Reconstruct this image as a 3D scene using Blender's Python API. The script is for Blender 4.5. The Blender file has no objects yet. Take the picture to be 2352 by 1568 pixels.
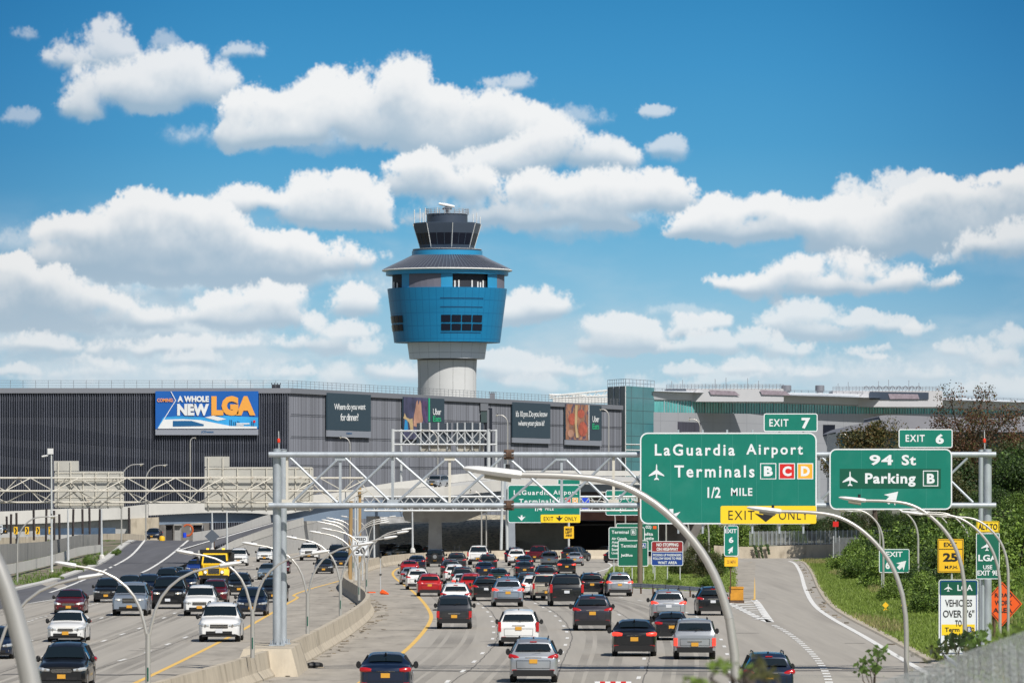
import bpy, bmesh, math, random
from mathutils import Vector, Matrix
random.seed(7)
R=math.radians
sc=bpy.context.scene
COL=sc.collection
F=12400.0; CH=7.0; HV=1138.0
# (u,v) are pixel measurements of a 2352-wide print of the photograph, turned into metres at a known distance Y
def Q(u,v,Y): return Vector(((u-1176.0)/F*Y, Y, CH-(v-HV)/F*Y))
def G(u,v,z=0.0):
    Y=F*(CH-z)/(v-HV); return Vector(((u-1176.0)/F*Y,Y,z))
def S(Y): return F/Y
# ---------------------------------------------------------------- materials
MATS={}
def mat(name,col,rough=.6,metal=0.0,var=0.0,vs=1.0,stretch=(1,1,1),bump=0.0,bs=None,coat=0.0,spec=None,emit=0.0,island=0.0,trans=0.0,alpha=1.0,world=False,dirt=None):
    if name in MATS: return MATS[name]
    m=bpy.data.materials.new(name); m.use_nodes=True; MATS[name]=m
    nt=m.node_tree; N=nt.nodes; L=nt.links; b=N['Principled BSDF']
    b.inputs['Base Color'].default_value=(*col,1); b.inputs['Roughness'].default_value=rough; b.inputs['Metallic'].default_value=metal
    if coat: b.inputs['Coat Weight'].default_value=coat; b.inputs['Coat Roughness'].default_value=.05
    if spec is not None: b.inputs['Specular IOR Level'].default_value=spec
    if emit: b.inputs['Emission Color'].default_value=(*col,1); b.inputs['Emission Strength'].default_value=emit
    if alpha<1: b.inputs['Alpha'].default_value=alpha
    last=None
    if var or bump or dirt:
        if world:
            g=N.new('ShaderNodeNewGeometry'); src=g.outputs['Position']
        else:
            g=N.new('ShaderNodeTexCoord'); src=g.outputs['Object']
        mp=N.new('ShaderNodeMapping'); mp.inputs['Scale'].default_value=stretch; L.new(src,mp.inputs['Vector'])
        src=mp.outputs['Vector']
    if var:
        n=N.new('ShaderNodeTexNoise'); n.inputs['Scale'].default_value=vs; n.inputs['Detail'].default_value=5; n.inputs['Roughness'].default_value=.65
        L.new(src,n.inputs['Vector'])
        r=N.new('ShaderNodeMapRange'); r.inputs[1].default_value=.3; r.inputs[2].default_value=.7; r.inputs[3].default_value=1-var; r.inputs[4].default_value=1+var
        L.new(n.outputs['Fac'],r.inputs[0])
        h=N.new('ShaderNodeVectorMath'); h.operation='SCALE'; h.inputs[0].default_value=col; L.new(r.outputs[0],h.inputs['Scale']); last=h.outputs[0]
    if dirt:
        dcol,dsc,lo,hi=dirt
        n=N.new('ShaderNodeTexNoise'); n.inputs['Scale'].default_value=dsc; n.inputs['Detail'].default_value=6; L.new(src,n.inputs['Vector'])
        r=N.new('ShaderNodeMapRange'); r.inputs[1].default_value=lo; r.inputs[2].default_value=hi; L.new(n.outputs['Fac'],r.inputs[0])
        mx=N.new('ShaderNodeMix'); mx.data_type='RGBA'; L.new(r.outputs[0],mx.inputs[0])
        if last: L.new(last,mx.inputs[6])
        else: mx.inputs[6].default_value=(*col,1)
        mx.inputs[7].default_value=(*dcol,1); last=mx.outputs[2]
    if island:
        gi=N.new('ShaderNodeNewGeometry')
        r=N.new('ShaderNodeMapRange'); r.inputs[3].default_value=1-island; r.inputs[4].default_value=1+island
        L.new(gi.outputs['Random Per Island'],r.inputs[0])
        h=N.new('ShaderNodeVectorMath'); h.operation='SCALE'
        if last: L.new(last,h.inputs[0])
        else: h.inputs[0].default_value=col
        L.new(r.outputs[0],h.inputs['Scale']); last=h.outputs[0]
    if last: L.new(last,b.inputs['Base Color'])
    if bump:
        n=N.new('ShaderNodeTexNoise'); n.inputs['Scale'].default_value=bs or vs*4; n.inputs['Detail'].default_value=4; L.new(src,n.inputs['Vector'])
        bp=N.new('ShaderNodeBump'); bp.inputs['Strength'].default_value=bump; bp.inputs['Distance'].default_value=.05
        L.new(n.outputs['Fac'],bp.inputs['Height']); L.new(bp.outputs['Normal'],b.inputs['Normal'])
    if trans:
        # thin leaf: a little light passes through
        out=N['Material Output']; t=N.new('ShaderNodeBsdfTranslucent'); 
        if last: L.new(last,t.inputs['Color'])
        else: t.inputs['Color'].default_value=(*col,1)
        ms=N.new('ShaderNodeMixShader'); ms.inputs[0].default_value=trans
        L.new(b.outputs[0],ms.inputs[1]); L.new(t.outputs[0],ms.inputs[2]); L.new(ms.outputs[0],out.inputs['Surface'])
    return m
# ---------------------------------------------------------------- mesh builder
class MB:
    def __init__(s): s.v=[]; s.f=[]; s.m=[]
    def add(s,vs,fs,mi=0):
        o=len(s.v); s.v+= [Vector(p) for p in vs]; s.f+=[tuple(i+o for i in f) for f in fs]; s.m+=[mi]*len(fs); return s
    def box(s,c,d,mi=0,rot=None):
        x,y,z=d[0]/2,d[1]/2,d[2]/2
        P=[Vector((a*x,b*y,e*z)) for a in(-1,1) for b in(-1,1) for e in(-1,1)]
        if rot: P=[rot@p for p in P]
        c=Vector(c)
        return s.add([p+c for p in P],[(0,1,3,2),(4,6,7,5),(0,4,5,1),(2,3,7,6),(0,2,6,4),(1,5,7,3)],mi)
    def box2(s,a,b,mi=0):
        a=Vector(a);b=Vector(b); d=b-a
        return s.box((a+b)/2,(abs(d.x),abs(d.y),abs(d.z)),mi)
    def tube(s,pts,r,n=8,mi=0,cap=True,flat=1.0):
        pts=[Vector(p) for p in pts]; k=len(pts)
        if not hasattr(r,'__len__'): r=[r]*k
        vs=[];fs=[]
        up=None
        for i,p in enumerate(pts):
            t=(pts[min(i+1,k-1)]-pts[max(i-1,0)]).normalized()
            if up is None:
                a=Vector((0,1,0)) if abs(t.y)<.9 else Vector((1,0,0))
            else: a=up
            b=t.cross(a).normalized(); a=b.cross(t).normalized(); up=a
            for j in range(n):
                w=2*math.pi*j/n
                vs.append(p+a*math.cos(w)*r[i]+b*math.sin(w)*r[i]*flat)
        for i in range(k-1):
            for j in range(n):
                fs.append((i*n+j,i*n+(j+1)%n,(i+1)*n+(j+1)%n,(i+1)*n+j))
        if cap: fs.append(tuple(range(n))[::-1]); fs.append(tuple((k-1)*n+j for j in range(n)))
        return s.add(vs,fs,mi)
    def bar(s,a,b,w,mi=0): return s.tube([a,b],w*.707,4,mi)
    def lathe(s,prof,n=32,c=(0,0,0),mi=0,cap=True,phase=0):
        c=Vector(c);vs=[];fs=[];k=len(prof)
        for r,z in prof:
            for j in range(n):
                w=2*math.pi*(j+phase)/n; vs.append(c+Vector((math.cos(w)*r,math.sin(w)*r,z)))
        for i in range(k-1):
            for j in range(n): fs.append((i*n+j,i*n+(j+1)%n,(i+1)*n+(j+1)%n,(i+1)*n+j))
        if cap: fs.append(tuple(range(n))[::-1]); fs.append(tuple((k-1)*n+j for j in range(n)))
        return s.add(vs,fs,mi)
    def prism(s,poly,fn,depth,mi=0):
        # poly: 2D outline; fn maps (a,b,off)->3D
        n=len(poly); A=[fn(p[0],p[1],0) for p in poly]; B=[fn(p[0],p[1],depth) for p in poly]
        return s.add(A+B,[tuple(range(n)),tuple(range(n,2*n))[::-1]]+[(i,n+i,n+(i+1)%n,(i+1)%n) for i in range(n)],mi)
    def strip(s,L,Rr,mi=0):
        vs=[];fs=[]
        for a,b in zip(L,Rr): vs+=[a,b]
        for i in range(len(L)-1): fs.append((2*i,2*i+1,2*i+3,2*i+2))
        return s.add(vs,fs,mi)
    def sweep(s,path,sec,mi=0,cap=True):
        # sec: list of (side,height) swept along a path (horizontal side vector)
        k=len(path);n=len(sec);vs=[];fs=[]
        for i,p in enumerate(path):
            t=(path[min(i+1,k-1)]-path[max(i-1,0)]); t=Vector((t.x,t.y,0)).normalized(); sd=Vector((t.y,-t.x,0))
            for a,h in sec: vs.append(p+sd*a+Vector((0,0,h)))
        for i in range(k-1):
            for j in range(n): fs.append((i*n+j,(i+1)*n+j,(i+1)*n+(j+1)%n,i*n+(j+1)%n))
        if cap: fs.append(tuple(range(n))); fs.append(tuple((k-1)*n+j for j in range(n))[::-1])
        return s.add(vs,fs,mi)
    def build(s,name,mats,parent=None,loc=None,smooth=False,angle=40,world=True,fix=True):
        me=bpy.data.meshes.new(name)
        off=Vector((0,0,0))
        if parent is not None and world:
            off=getattr_loc(parent)
        elif loc is not None: off=Vector(loc)
        me.from_pydata([p-off for p in s.v],[],s.f)
        if not isinstance(mats,(list,tuple)): mats=[mats]
        for m in mats: me.materials.append(m)
        me.polygons.foreach_set('material_index',s.m)
        if fix:
            bm=bmesh.new(); bm.from_mesh(me); bmesh.ops.recalc_face_normals(bm,faces=bm.faces); bm.to_mesh(me); bm.free()
        if smooth:
            me.polygons.foreach_set('use_smooth',[True]*len(me.polygons)); me.set_sharp_from_angle(angle=R(angle))
        me.update()
        o=bpy.data.objects.new(name,me); COL.objects.link(o)
        if parent is not None: o.parent=parent
        elif loc is not None: o.location=loc
        return o
WL={}
def getattr_loc(p):
    l=Vector((0,0,0))
    while p is not None: l=l+p.location; p=p.parent
    return l
def tag(o,label,cat,group=None,kind=None):
    if label: o['label']=label
    if cat: o['category']=cat
    if group: o['group']=group
    if kind: o['kind']=kind
    return o
def thing(name,label,cat,loc=(0,0,0),group=None,rz=0):
    o=bpy.data.objects.new(name,None); COL.objects.link(o); o.location=loc; o.rotation_euler=(0,0,rz); o.empty_display_size=.5
    return tag(o,label,cat,group)
def struct(name,mb,m,label=None,cat=None,**k):
    o=mb.build(name,m,**k); o['kind']='structure'; tag(o,label or name.replace('_',' '),cat or name.replace('_',' ')); return o
def copy_tree(o,parent=None,loc=None,rz=None):
    c=o.copy(); COL.objects.link(c); c.parent=parent
    if loc is not None: c.location=loc
    if rz is not None: c.rotation_euler=(0,0,rz)
    for ch in list(o.children): copy_tree(ch,c)
    return c
def catmull(P,n=6):
    out=[];k=len(P)
    for i in range(k-1):
        a=P[max(i-1,0)];b=P[i];c=P[i+1];d=P[min(i+2,k-1)]
        for j in range(n):
            t=j/n; out.append(.5*((2*b)+(c-a)*t+(2*a-5*b+4*c-d)*t*t+(3*b-a-3*c+d)*t*t*t))
    out.append(P[-1]); return out
# ---------------------------------------------------------------- lettering
_tc={}
def text_geo(txt,bold=.0,spacing=1.0):
    k=(txt,bold,spacing)
    if k in _tc: return _tc[k]
    cu=bpy.data.curves.new('t','FONT'); cu.body=txt; cu.size=1; cu.offset=bold; cu.space_character=spacing; cu.resolution_u=3
    o=bpy.data.objects.new('t',cu); COL.objects.link(o)
    dg=bpy.context.evaluated_depsgraph_get(); dg.update()
    me=bpy.data.meshes.new_from_object(o.evaluated_get(dg))
    V=[(v.co.x,v.co.y) for v in me.vertices]; Fc=[tuple(p.vertices) for p in me.polygons]
    bpy.data.objects.remove(o); bpy.data.curves.remove(cu); bpy.data.meshes.remove(me)
    _tc[k]=(V,Fc); return _tc[k]
def plane(Y,off=0.0):
    # map (u,v,depth) to 3D on a plane; Y may be a number or a function of u
    if callable(Y): return lambda u,v,d=0.0: Q(u,v,Y(u)-off-d)
    return lambda u,v,d=0.0: Q(u,v,Y-off-d)
def letters(mb,txt,u0,u1,v0,v1,fn,off=.02,bold=.02,spacing=1.0,mi=0):
    V,Fc=text_geo(txt,bold,spacing)
    xs=[a for a,b in V]; ys=[b for a,b in V]; x0,x1,y0,y1=min(xs),max(xs),min(ys),max(ys)
    P=[fn(u0+(a-x0)/(x1-x0)*(u1-u0), v1-(b-y0)/(y1-y0)*(v1-v0), off) for a,b in V]
    mb.add(P,Fc,mi); return mb
def rrect(u0,v0,u1,v1,r,n=5):
    P=[]
    for cu,cv,a0 in((u1-r,v0+r,-90),(u1-r,v1-r,0),(u0+r,v1-r,90),(u0+r,v0+r,180)):
        for i in range(n+1):
            a=R(a0+90*i/n); P.append((cu+r*math.cos(a),cv+r*math.sin(a)))
    return P
def ring(mb,outer,inner,fn,off,mi=0):
    n=len(outer); A=[fn(p[0],p[1],off) for p in outer]; B=[fn(p[0],p[1],off) for p in inner]
    mb.add(A+B,[(i,(i+1)%n,n+(i+1)%n,n+i) for i in range(n)],mi)
def poly(mb,P,fn,off,mi=0):
    mb.add([fn(p[0],p[1],off) for p in P],[tuple(range(len(P)))],mi)
# ---------------------------------------------------------------- camera, sun, sky
cam=bpy.data.cameras.new('camera'); co=bpy.data.objects.new('camera',cam); COL.objects.link(co)
co.location=(0,0,CH); co.rotation_euler=(R(90),0,0)
cam.sensor_width=36; cam.lens=F/2352*36; cam.shift_y=(HV-784)/2352.0; cam.clip_start=.5; cam.clip_end=30000
cam.dof.use_dof=True; cam.dof.focus_distance=330; cam.dof.aperture_fstop=6.3
sc.camera=co
SUNV=Vector((.34,-.60,.72)).normalized()
sl=bpy.data.lights.new('sun','SUN'); sl.energy=4.8; sl.angle=R(.53); sl.color=(1,.955,.88)
so=bpy.data.objects.new('sun',sl); COL.objects.link(so); so.rotation_euler=(-SUNV).to_track_quat('-Z','Y').to_euler(); so.location=(60,-60,120)
W=bpy.data.worlds.new('World'); sc.world=W; W.use_nodes=True
W.cycles.sampling_method='MANUAL'; W.cycles.sample_map_resolution=256
nt=W.node_tree; N=nt.nodes; L=nt.links; N.clear()
out=N.new('ShaderNodeOutputWorld')
sky=N.new('ShaderNodeTexSky'); sky.sky_type='NISHITA'; sky.sun_disc=False
sky.sun_elevation=math.asin(SUNV.z); sky.sun_rotation=math.atan2(SUNV.x,SUNV.y); sky.air_density=1.0; sky.dust_density=.6; sky.ozone_density=2
bg=N.new('ShaderNodeBackground'); bg.inputs[1].default_value=.068; L.new(sky.outputs[0],bg.inputs[0])
# --- cumulus field: computed here (no file), stored per direction of sight (azimuth x elevation) for the world
import numpy as np
def cloud_sky():
    rng=np.random.default_rng(5)
    w,h=1344,640            # covers print u -168..2520, v -60..1220 at 2 print px per texel
    U=(np.arange(w)*2-168.0)[None,:].repeat(h,0); V=(np.arange(h)*2-60.0)[:,None].repeat(w,1)
    fy=np.fft.fftfreq(h)[:,None]; fx=np.fft.fftfreq(w)[None,:]; fr=np.sqrt(fx*fx+(fy*1.25)**2); fr[0,0]=1
    def fbm(beta,lo=0.003):
        sp=np.fft.fft2(rng.standard_normal((h,w)))/np.maximum(fr,lo)**(beta)
        sp[0,0]=0; n=np.real(np.fft.ifft2(sp)); return n/n.std()
    def blur(a,s):
        k=np.exp(-2*(np.pi*s)**2*(fx*fx+fy*fy)); return np.real(np.fft.ifft2(np.fft.fft2(a)*k))
    def up(a,n):           # value of the texel n rows higher
        b=np.roll(a,n,0); b[:n]=0; return b
    def ss(x,a,b):
        t=np.clip((x-a)/(b-a),0,1); return t*t*(3-2*t)
    # clear sky gradient by elevation, slightly darker to both sides
    keys=[(-60,(.034,.235,.50)),(150,(.055,.295,.575)),(330,(.080,.345,.615)),(520,(.14,.43,.67)),(680,(.25,.52,.71)),(800,(.35,.58,.72)),(900,(.42,.62,.73)),(1000,(.47,.64,.73)),(1220,(.47,.62,.70))]
    v1=V[:,0]; grad=np.stack([np.interp(v1,[k[0] for k in keys],[k[1][c] for k in keys]) for c in range(3)],-1)
    img=grad[:,None,:].repeat(w,1)
    side=1-.28*ss(np.abs(U-1150),500,1400)*(1-.5*ss(V,500,1000)); img*=side[...,None]**np.array([1.3,1.0,.7])
    C=[(.62,2.0,[(160,655,210,50),(430,655,300,46),(680,640,190,40),(300,765,330,44),(650,770,240,36),(90,800,200,40)],.15),
    (.55,1.6,[(1250,500,260,50),(700,330,250,36),(2150,560,260,50),(1850,850,380,36),(1300,870,300,30),(2250,860,160,40),(500,860,420,34)],.15), # (opacity, base grey 0..1, [(u,v,ru,rv)...], edge sharpness)
    (.42,.45,[(60,80,40,16),(45,270,40,22),(380,82,42,26),(1290,250,60,30),(1345,268,55,26),(100,560,130,40),(1560,720,70,20),(1300,705,50,18)],.5),
    (.80,.5,[(230,70,60,42),(200,115,80,45),(270,110,60,45),(150,125,40,30)],.6),
    (.93,.5,[(400,175,95,50),(320,190,110,60),(450,205,80,40),(220,215,90,60),(180,260,55,36),(300,235,110,34)],.8),
    (.62,.4,[(565,118,42,18),(1140,182,55,24),(1105,178,28,12),(1488,268,32,14),(1530,358,48,26),(1545,340,20,18)],.6),
    (1,.62,[(910,195,80,66),(840,215,90,60),(770,225,100,60),(1000,235,120,50),(590,262,70,50),(700,270,120,60),(850,280,160,60),(1100,280,120,60),(1200,300,90,60),(560,320,50,42),(640,320,100,34),(1010,320,110,40)],1),
    (.95,.7,[(1290,310,60,48),(1230,340,90,40),(1350,355,90,44),(1180,365,120,40),(1100,380,110,34)],.9),
    (1,.85,[(980,380,70,34),(950,420,50,40),(1060,430,130,55),(1230,440,130,44),(1370,445,110,50),(1540,440,60,46),(1500,470,100,34),(1180,500,200,36),(1380,525,70,16)],1),
    (.9,.7,[(1935,425,50,34),(2060,415,70,32),(2120,405,30,20),(1990,450,110,30)],.7),
    (1,.8,[(1740,478,50,34),(1660,490,60,46),(1620,520,60,40),(1790,500,40,40),(1700,540,120,30),(1590,550,40,16)],1),
    (1,1.0,[(2250,410,60,24),(2330,420,60,34),(2160,440,70,30),(2280,460,150,46),(2090,470,110,40),(1960,500,130,44),(1870,510,70,40),(2200,520,200,55),(2000,555,180,34),(2350,500,120,50)],1),
    (.85,.9,[(2260,575,120,28),(2330,560,90,40),(2180,600,90,20)],.7),
    (1,.7,[(1660,632,46,20),(1740,635,80,26),(1840,615,90,36),(1980,612,90,40),(2100,640,80,36),(2160,655,50,22),(1950,655,200,26),(1785,680,26,14)],.9),
    (.95,.6,[(1235,700,72,38),(1200,715,60,26),(800,690,54,34),(800,715,70,26)],.9),
    (1,.62,[(560,460,66,34),(700,430,70,42),(785,425,50,34),(650,470,160,40),(800,470,90,44),(740,510,150,30)],1),
    (1,1.0,[(320,460,55,34),(290,480,60,30),(400,490,70,34),(220,540,110,40),(330,530,110,46),(460,520,80,50),(500,570,130,46),(640,570,130,40),(750,600,110,40),(350,590,190,46),(580,620,230,34),(200,610,110,36),(360,645,180,22)],1),
    (1,.85,[(40,620,40,30),(130,635,30,24),(40,660,60,36),(130,670,70,36),(230,700,110,34),(70,710,110,40),(520,695,90,28),(620,690,90,34),(560,730,180,34),(330,730,150,32),(100,750,150,24)],.9),
    (.9,.7,[(712,730,26,26),(790,750,50,22),(560,790,150,22),(700,785,80,20),(420,790,160,22),(120,790,130,22)],.6),
    (.9,.55,[(1400,760,60,36),(1460,770,40,34),(1430,800,95,26),(1620,745,70,22),(1590,770,60,16)],.9),
    (.85,.6,[(1830,725,80,28),(1770,745,60,26),(1960,740,60,18),(2040,752,42,20),(1840,770,120,22)],.75),
    (.8,.5,[(1620,790,60,22),(1720,780,70,28),(1800,800,110,22),(1600,815,90,16),(1960,815,90,10),(1130,835,60,24),(1190,860,90,22),(980,850,90,26)],.7),
    (.7,.6,[(2230,790,60,20),(2180,800,40,20),(2290,815,70,24),(2320,765,46,26),(2260,900,110,40)],.6),
    (.6,.4,[(330,850,190,20),(140,870,120,16),(760,850,110,24),(560,880,200,18),(1270,880,120,22),(1430,870,40,20),(1500,885,100,16),(1700,865,120,16),(2040,835,60,22),(2080,860,90,22),(1700,905,60,18)],.5),
    (.75,.6,[(60,850,60,16),(230,830,70,18),(480,815,80,20),(640,845,60,16),(820,800,40,20),(880,850,50,16),(1330,845,50,16),(1560,850,60,16),(1760,835,70,16),(1880,850,40,14),(1990,800,50,12),(2120,765,50,14)],.6)]
    # thin veils low in the sky and behind the left cloud banks
    vn=np.real(np.fft.ifft2(np.fft.fft2(rng.standard_normal((h,w)))/np.maximum(np.sqrt(fx*fx*2.6+fy*fy*.45),.004)**1.9)); vn/=vn.std()
    va=ss(vn,-.9,1.5)*(.62*ss(V,420,700)*(1-.75*ss(U,700,1350))+.60*ss(V,690,880)); va=np.clip(va*1.15+.10*ss(V,600,900),0,.8)[...,None]
    img=img*(1-va)+np.array([.60,.70,.77])*va
    for ci,(op,gr,bl,sharp) in enumerate(C):
        n1=fbm(1.9); n2=fbm(1.75); n3=fbm(1.25,.02)
        wu=U+n1*13+n3*3.4; wv=V+n2*8+np.roll(n3,37,1)*2.8
        B=np.full((h,w),-9.0)
        for (cu,cv,ru,rv) in bl:
            # flatter base, domed top
            dv=(wv-cv); k=np.where(dv>0,rv*.95,rv*1.25)
            d=1-((wu-cu)/(ru*1.22))**2-(dv/k)**2
            mxx=np.maximum(B,d); B=mxx+np.log1p(np.exp(-8*np.abs(B-d)))/8
        B=np.clip(B,-3,1.6)
        nn=fbm(1.55,.006)
        n5=fbm(1.2,.012)
        D=B+nn*(.24 if sharp>.7 else .40)+n5*(.085 if sharp>.7 else .13)
        soft=.22+.55*(1-sharp)
        # undersides dissolve more softly than tops
        A=ss(D,-.08,soft*2.1)
        As=blur(A,5); A=np.where(As<up(As,8),.45*A+.55*blur(A,3),A)*np.clip(ss(B,-.6,.1),0,1)
        b1=blur(A,7); b2=blur(A,26)
        top=(b1-up(b1,9))*1.5+(b2-up(b2,26))*1.5
        depth=np.clip(b2,0,1)
        rel=D; r1=blur(rel,5); r2=blur(rel,12); bump=.45*(r1-up(np.roll(r1,-2,1),5))+.75*(r2-up(np.roll(r2,-4,1),12))
        lit=.62+.50*top+.62*np.clip(bump,-.4,.4)-.38*gr*depth+.07*fbm(1.8)+.02*blur(n5,1.0)+.035*blur(n3,1.2)*np.clip(.5+2*top,0,1)
        lit=ss(lit,.02,.98)
        lo=np.array([.37,.50,.62]); hi=np.array([.88,.895,.905])
        col=lo+(hi-lo)*lit[...,None]
        hz=ss(V,560,960)[...,None]*.5
        col=col*(1-hz)+np.array([.66,.74,.79])*hz
        col=col*(side[...,None]*.35+.65)
        a=(A*op)[...,None]
        img=img*(1-a)+col*a
    img=np.clip(img,0,.96)
    buf=np.ones((h,w,4),np.float32); buf[...,:3]=img[::-1]
    im=bpy.data.images.new('cumulus',w,h,float_buffer=True); im.colorspace_settings.name='Non-Color'
    im.pixels.foreach_set(buf.ravel()); im.update(); im.pack()
    return im
# direction -> P
tc=N.new('ShaderNodeTexCoord'); sp=N.new('ShaderNodeSeparateXYZ'); L.new(tc.outputs['Generated'],sp.inputs[0])
def M(op,a,b=None,c=None,clamp=False):
    n=N.new('ShaderNodeMath'); n.operation=op; n.use_clamp=clamp
    for i,x in enumerate((a,b,c)):
        if x is None: continue
        if isinstance(x,(int,float)): n.inputs[i].default_value=x
        else: L.new(x,n.inputs[i])
    return n.outputs[0]
ay=M('MAXIMUM',M('ABSOLUTE',sp.outputs[1]),.05)
px=M('MULTIPLY',M('DIVIDE',sp.outputs[0],ay),F/100.); pz=M('MULTIPLY',M('DIVIDE',sp.outputs[2],ay),F/100.)
cb=N.new('ShaderNodeCombineXYZ'); L.new(px,cb.inputs[0]); L.new(pz,cb.inputs[1])
def MR(x,a,b,c=0.0,d=1.0,smooth=True):
    n=N.new('ShaderNodeMapRange'); n.interpolation_type='SMOOTHSTEP' if smooth else 'LINEAR'
    L.new(x,n.inputs[0])
    for i,q in enumerate((a,b,c,d)): n.inputs[i+1].default_value=q
    return n.outputs[0]
# px,pz (hundreds of print px) -> 0..1 of the map
uu=M('MULTIPLY_ADD',px,100/2688.,(1176+168)/2688.); vv=M('MULTIPLY_ADD',pz,100/1280.,(1220-HV)/1280.)
cb2=N.new('ShaderNodeCombineXYZ'); L.new(uu,cb2.inputs[0]); L.new(vv,cb2.inputs[1])
ti=N.new('ShaderNodeTexImage'); ti.image=cloud_sky(); ti.extension='EXTEND'; ti.interpolation='Cubic'; L.new(cb2.outputs[0],ti.inputs[0])
clo=ti.outputs['Color']
bg2=N.new('ShaderNodeBackground'); L.new(clo,bg2.inputs[0]); bg2.inputs[1].default_value=1.0
front=M('MULTIPLY',MR(sp.outputs[1],.93,.985),MR(sp.outputs[2],.12,.2,1,0))
mx=N.new('ShaderNodeMixShader'); L.new(front,mx.inputs[0]); L.new(bg.outputs[0],mx.inputs[1]); L.new(bg2.outputs[0],mx.inputs[2]); L.new(mx.outputs[0],out.inputs[0])
sc.view_settings.view_transform='Standard'; sc.view_settings.look='None'; sc.view_settings.exposure=0; sc.view_settings.gamma=1
sc.render.engine='CYCLES'
# ---------------------------------------------------------------- materials
m_conc=mat('road_concrete',(.375,.345,.30),.85,var=.09,vs=.9,stretch=(1.6,.03,1),bump=.12,bs=30,world=True,dirt=((.27,.245,.215),.5,.52,.9))
m_conc2=mat('shoulder_concrete',(.36,.325,.275),.9,var=.2,vs=.6,stretch=(1,.2,1),bump=.15,bs=25,world=True,dirt=((.18,.16,.135),1.4,.55,.85))
m_asph=mat('dark_asphalt',(.105,.105,.115),.9,var=.2,vs=.5,stretch=(1.2,.05,1),world=True,dirt=((.18,.175,.17),.35,.55,.9))
m_white=mat('marking_white',(.78,.77,.74),.7,var=.1,vs=3,dirt=((.5,.48,.44),2.5,.5,.8),world=True)
m_yellow=mat('marking_yellow',(.80,.50,.12),.7,var=.12,vs=2,dirt=((.5,.38,.2),2.5,.5,.85),world=True)
m_soil=mat('soil',(.20,.17,.125),.95,var=.3,vs=.5,dirt=((.07,.11,.03),.3,.5,.62),world=True,bump=.5,bs=3)
m_grassb=mat('turf',(.20,.255,.05),.95,var=.35,vs=.35,dirt=((.20,.19,.08),.5,.6,.85),world=True,bump=.5,bs=6)
m_barr=mat('barrier_concrete',(.47,.41,.32),.9,var=.14,vs=1.2,stretch=(1,1,.4),world=True,bump=.2,bs=12,dirt=((.20,.165,.12),1.1,.56,.78))
m_pier=mat('pier_concrete',(.33,.33,.325),.85,var=.12,vs=.8,world=True,dirt=((.2,.19,.18),.7,.55,.8))
m_deck=mat('viaduct_concrete',(.55,.54,.51),.85,var=.08,vs=.5,stretch=(1,1,.3),world=True,dirt=((.34,.32,.29),.5,.56,.85))
m_steelblue=mat('blue_girder',(.15,.20,.27),.55,var=.1,vs=.6,world=True)
m_pinkgird=mat('rust_girder',(.30,.16,.14),.7,var=.2,vs=1,world=True)
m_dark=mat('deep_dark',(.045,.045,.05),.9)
m_galv=mat('galvanised',(.43,.47,.51),.42,.35,var=.13,vs=2.5,stretch=(1,1,.5),world=True,bump=.05,dirt=((.27,.29,.31),1.1,.58,.8))
m_galvl=mat('galvanised_bright',(.58,.60,.61),.42,.25,var=.08,vs=1.5,world=True)
m_beige=mat('beige_steel',(.60,.57,.50),.6,.1,var=.1,vs=1.5,world=True,dirt=((.3,.2,.12),1.2,.62,.8))
m_rustb=mat('rusty_bolt',(.10,.06,.04),.9,var=.4,vs=6)
m_lamp=mat('lamp_aluminium',(.50,.485,.455),.38,.5,var=.06,vs=1.2,stretch=(1,1,.25),world=True)
m_head=mat('lamp_housing',(.72,.72,.71),.45,.1)
m_lens=mat('lamp_lens',(.30,.28,.22),.3)
m_black=mat('black_plastic',(.015,.015,.016),.5)
# ---------------------------------------------------------------- ground and roads
def struct2(name,mb,m,label,cat,**k): return struct(name,mb,m,label,cat,**k)
b=MB(); g0=-.06
b.add([(-9000,-200,g0),(9000,-200,g0),(9000,15000,g0),(-9000,15000,g0)],[(0,1,2,3)])
struct2('ground',b,mat('far_ground',(.17,.17,.13),.95,var=.2,vs=.02,world=True),'flat open ground running out to the horizon','ground')
def gz(pts,z): return [Vector((p.x,p.y,z)) for p in pts]
# right-hand edge line of the exit ramp (print pixels) on the road plane
EDGE=[(2420,1690),(2250,1606),(2150,1556),(2075,1515),(1983,1460),(1905,1416),(1868,1386),(1849,1350),(1839,1316),(1826,1294),(1812,1288)]
EDW=[G(u,v) for u,v in EDGE]
edge=catmull(EDW,5)
def edge_x(Y):
    for a,b_ in zip(edge,edge[1:]):
        if a.y<=Y<=b_.y: return a.x+(b_.x-a.x)*(Y-a.y)/max(b_.y-a.y,1e-6)
    return edge[0].x if Y<edge[0].y else edge[-1].x+(Y-edge[-1].y)*-.03
def LA(Y):
    # left side of the pavement
    t=[(0,-27),(200,-31),(330,-34),(394,-36.5),(449,-37.6),(500,-37.5),(560,-38),(700,-44)]
    for (a,x),(c,x2) in zip(t,t[1:]):
        if a<=Y<=c: return x+(x2-x)*(Y-a)/(c-a)
    return -44
ys=[40+i*10 for i in range(68)]
b=MB(); b.strip([Vector((LA(y),y,0)) for y in ys],[Vector((edge_x(y)+1.0 if y<588 else 32,y,0)) for y in ys])
struct2('highway',b,m_conc,'worn pale concrete highway with many lanes curving away','road')
# kerb on the exit side
b=MB(); b.sweep([Vector((p.x+.95,p.y,0)) for p in edge],[(-.1,0),(-.02,.07),(.35,.08),(.5,0)])
struct2('kerb',b,m_barr,'broken concrete kerb along the grassy exit side','kerb')
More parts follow.
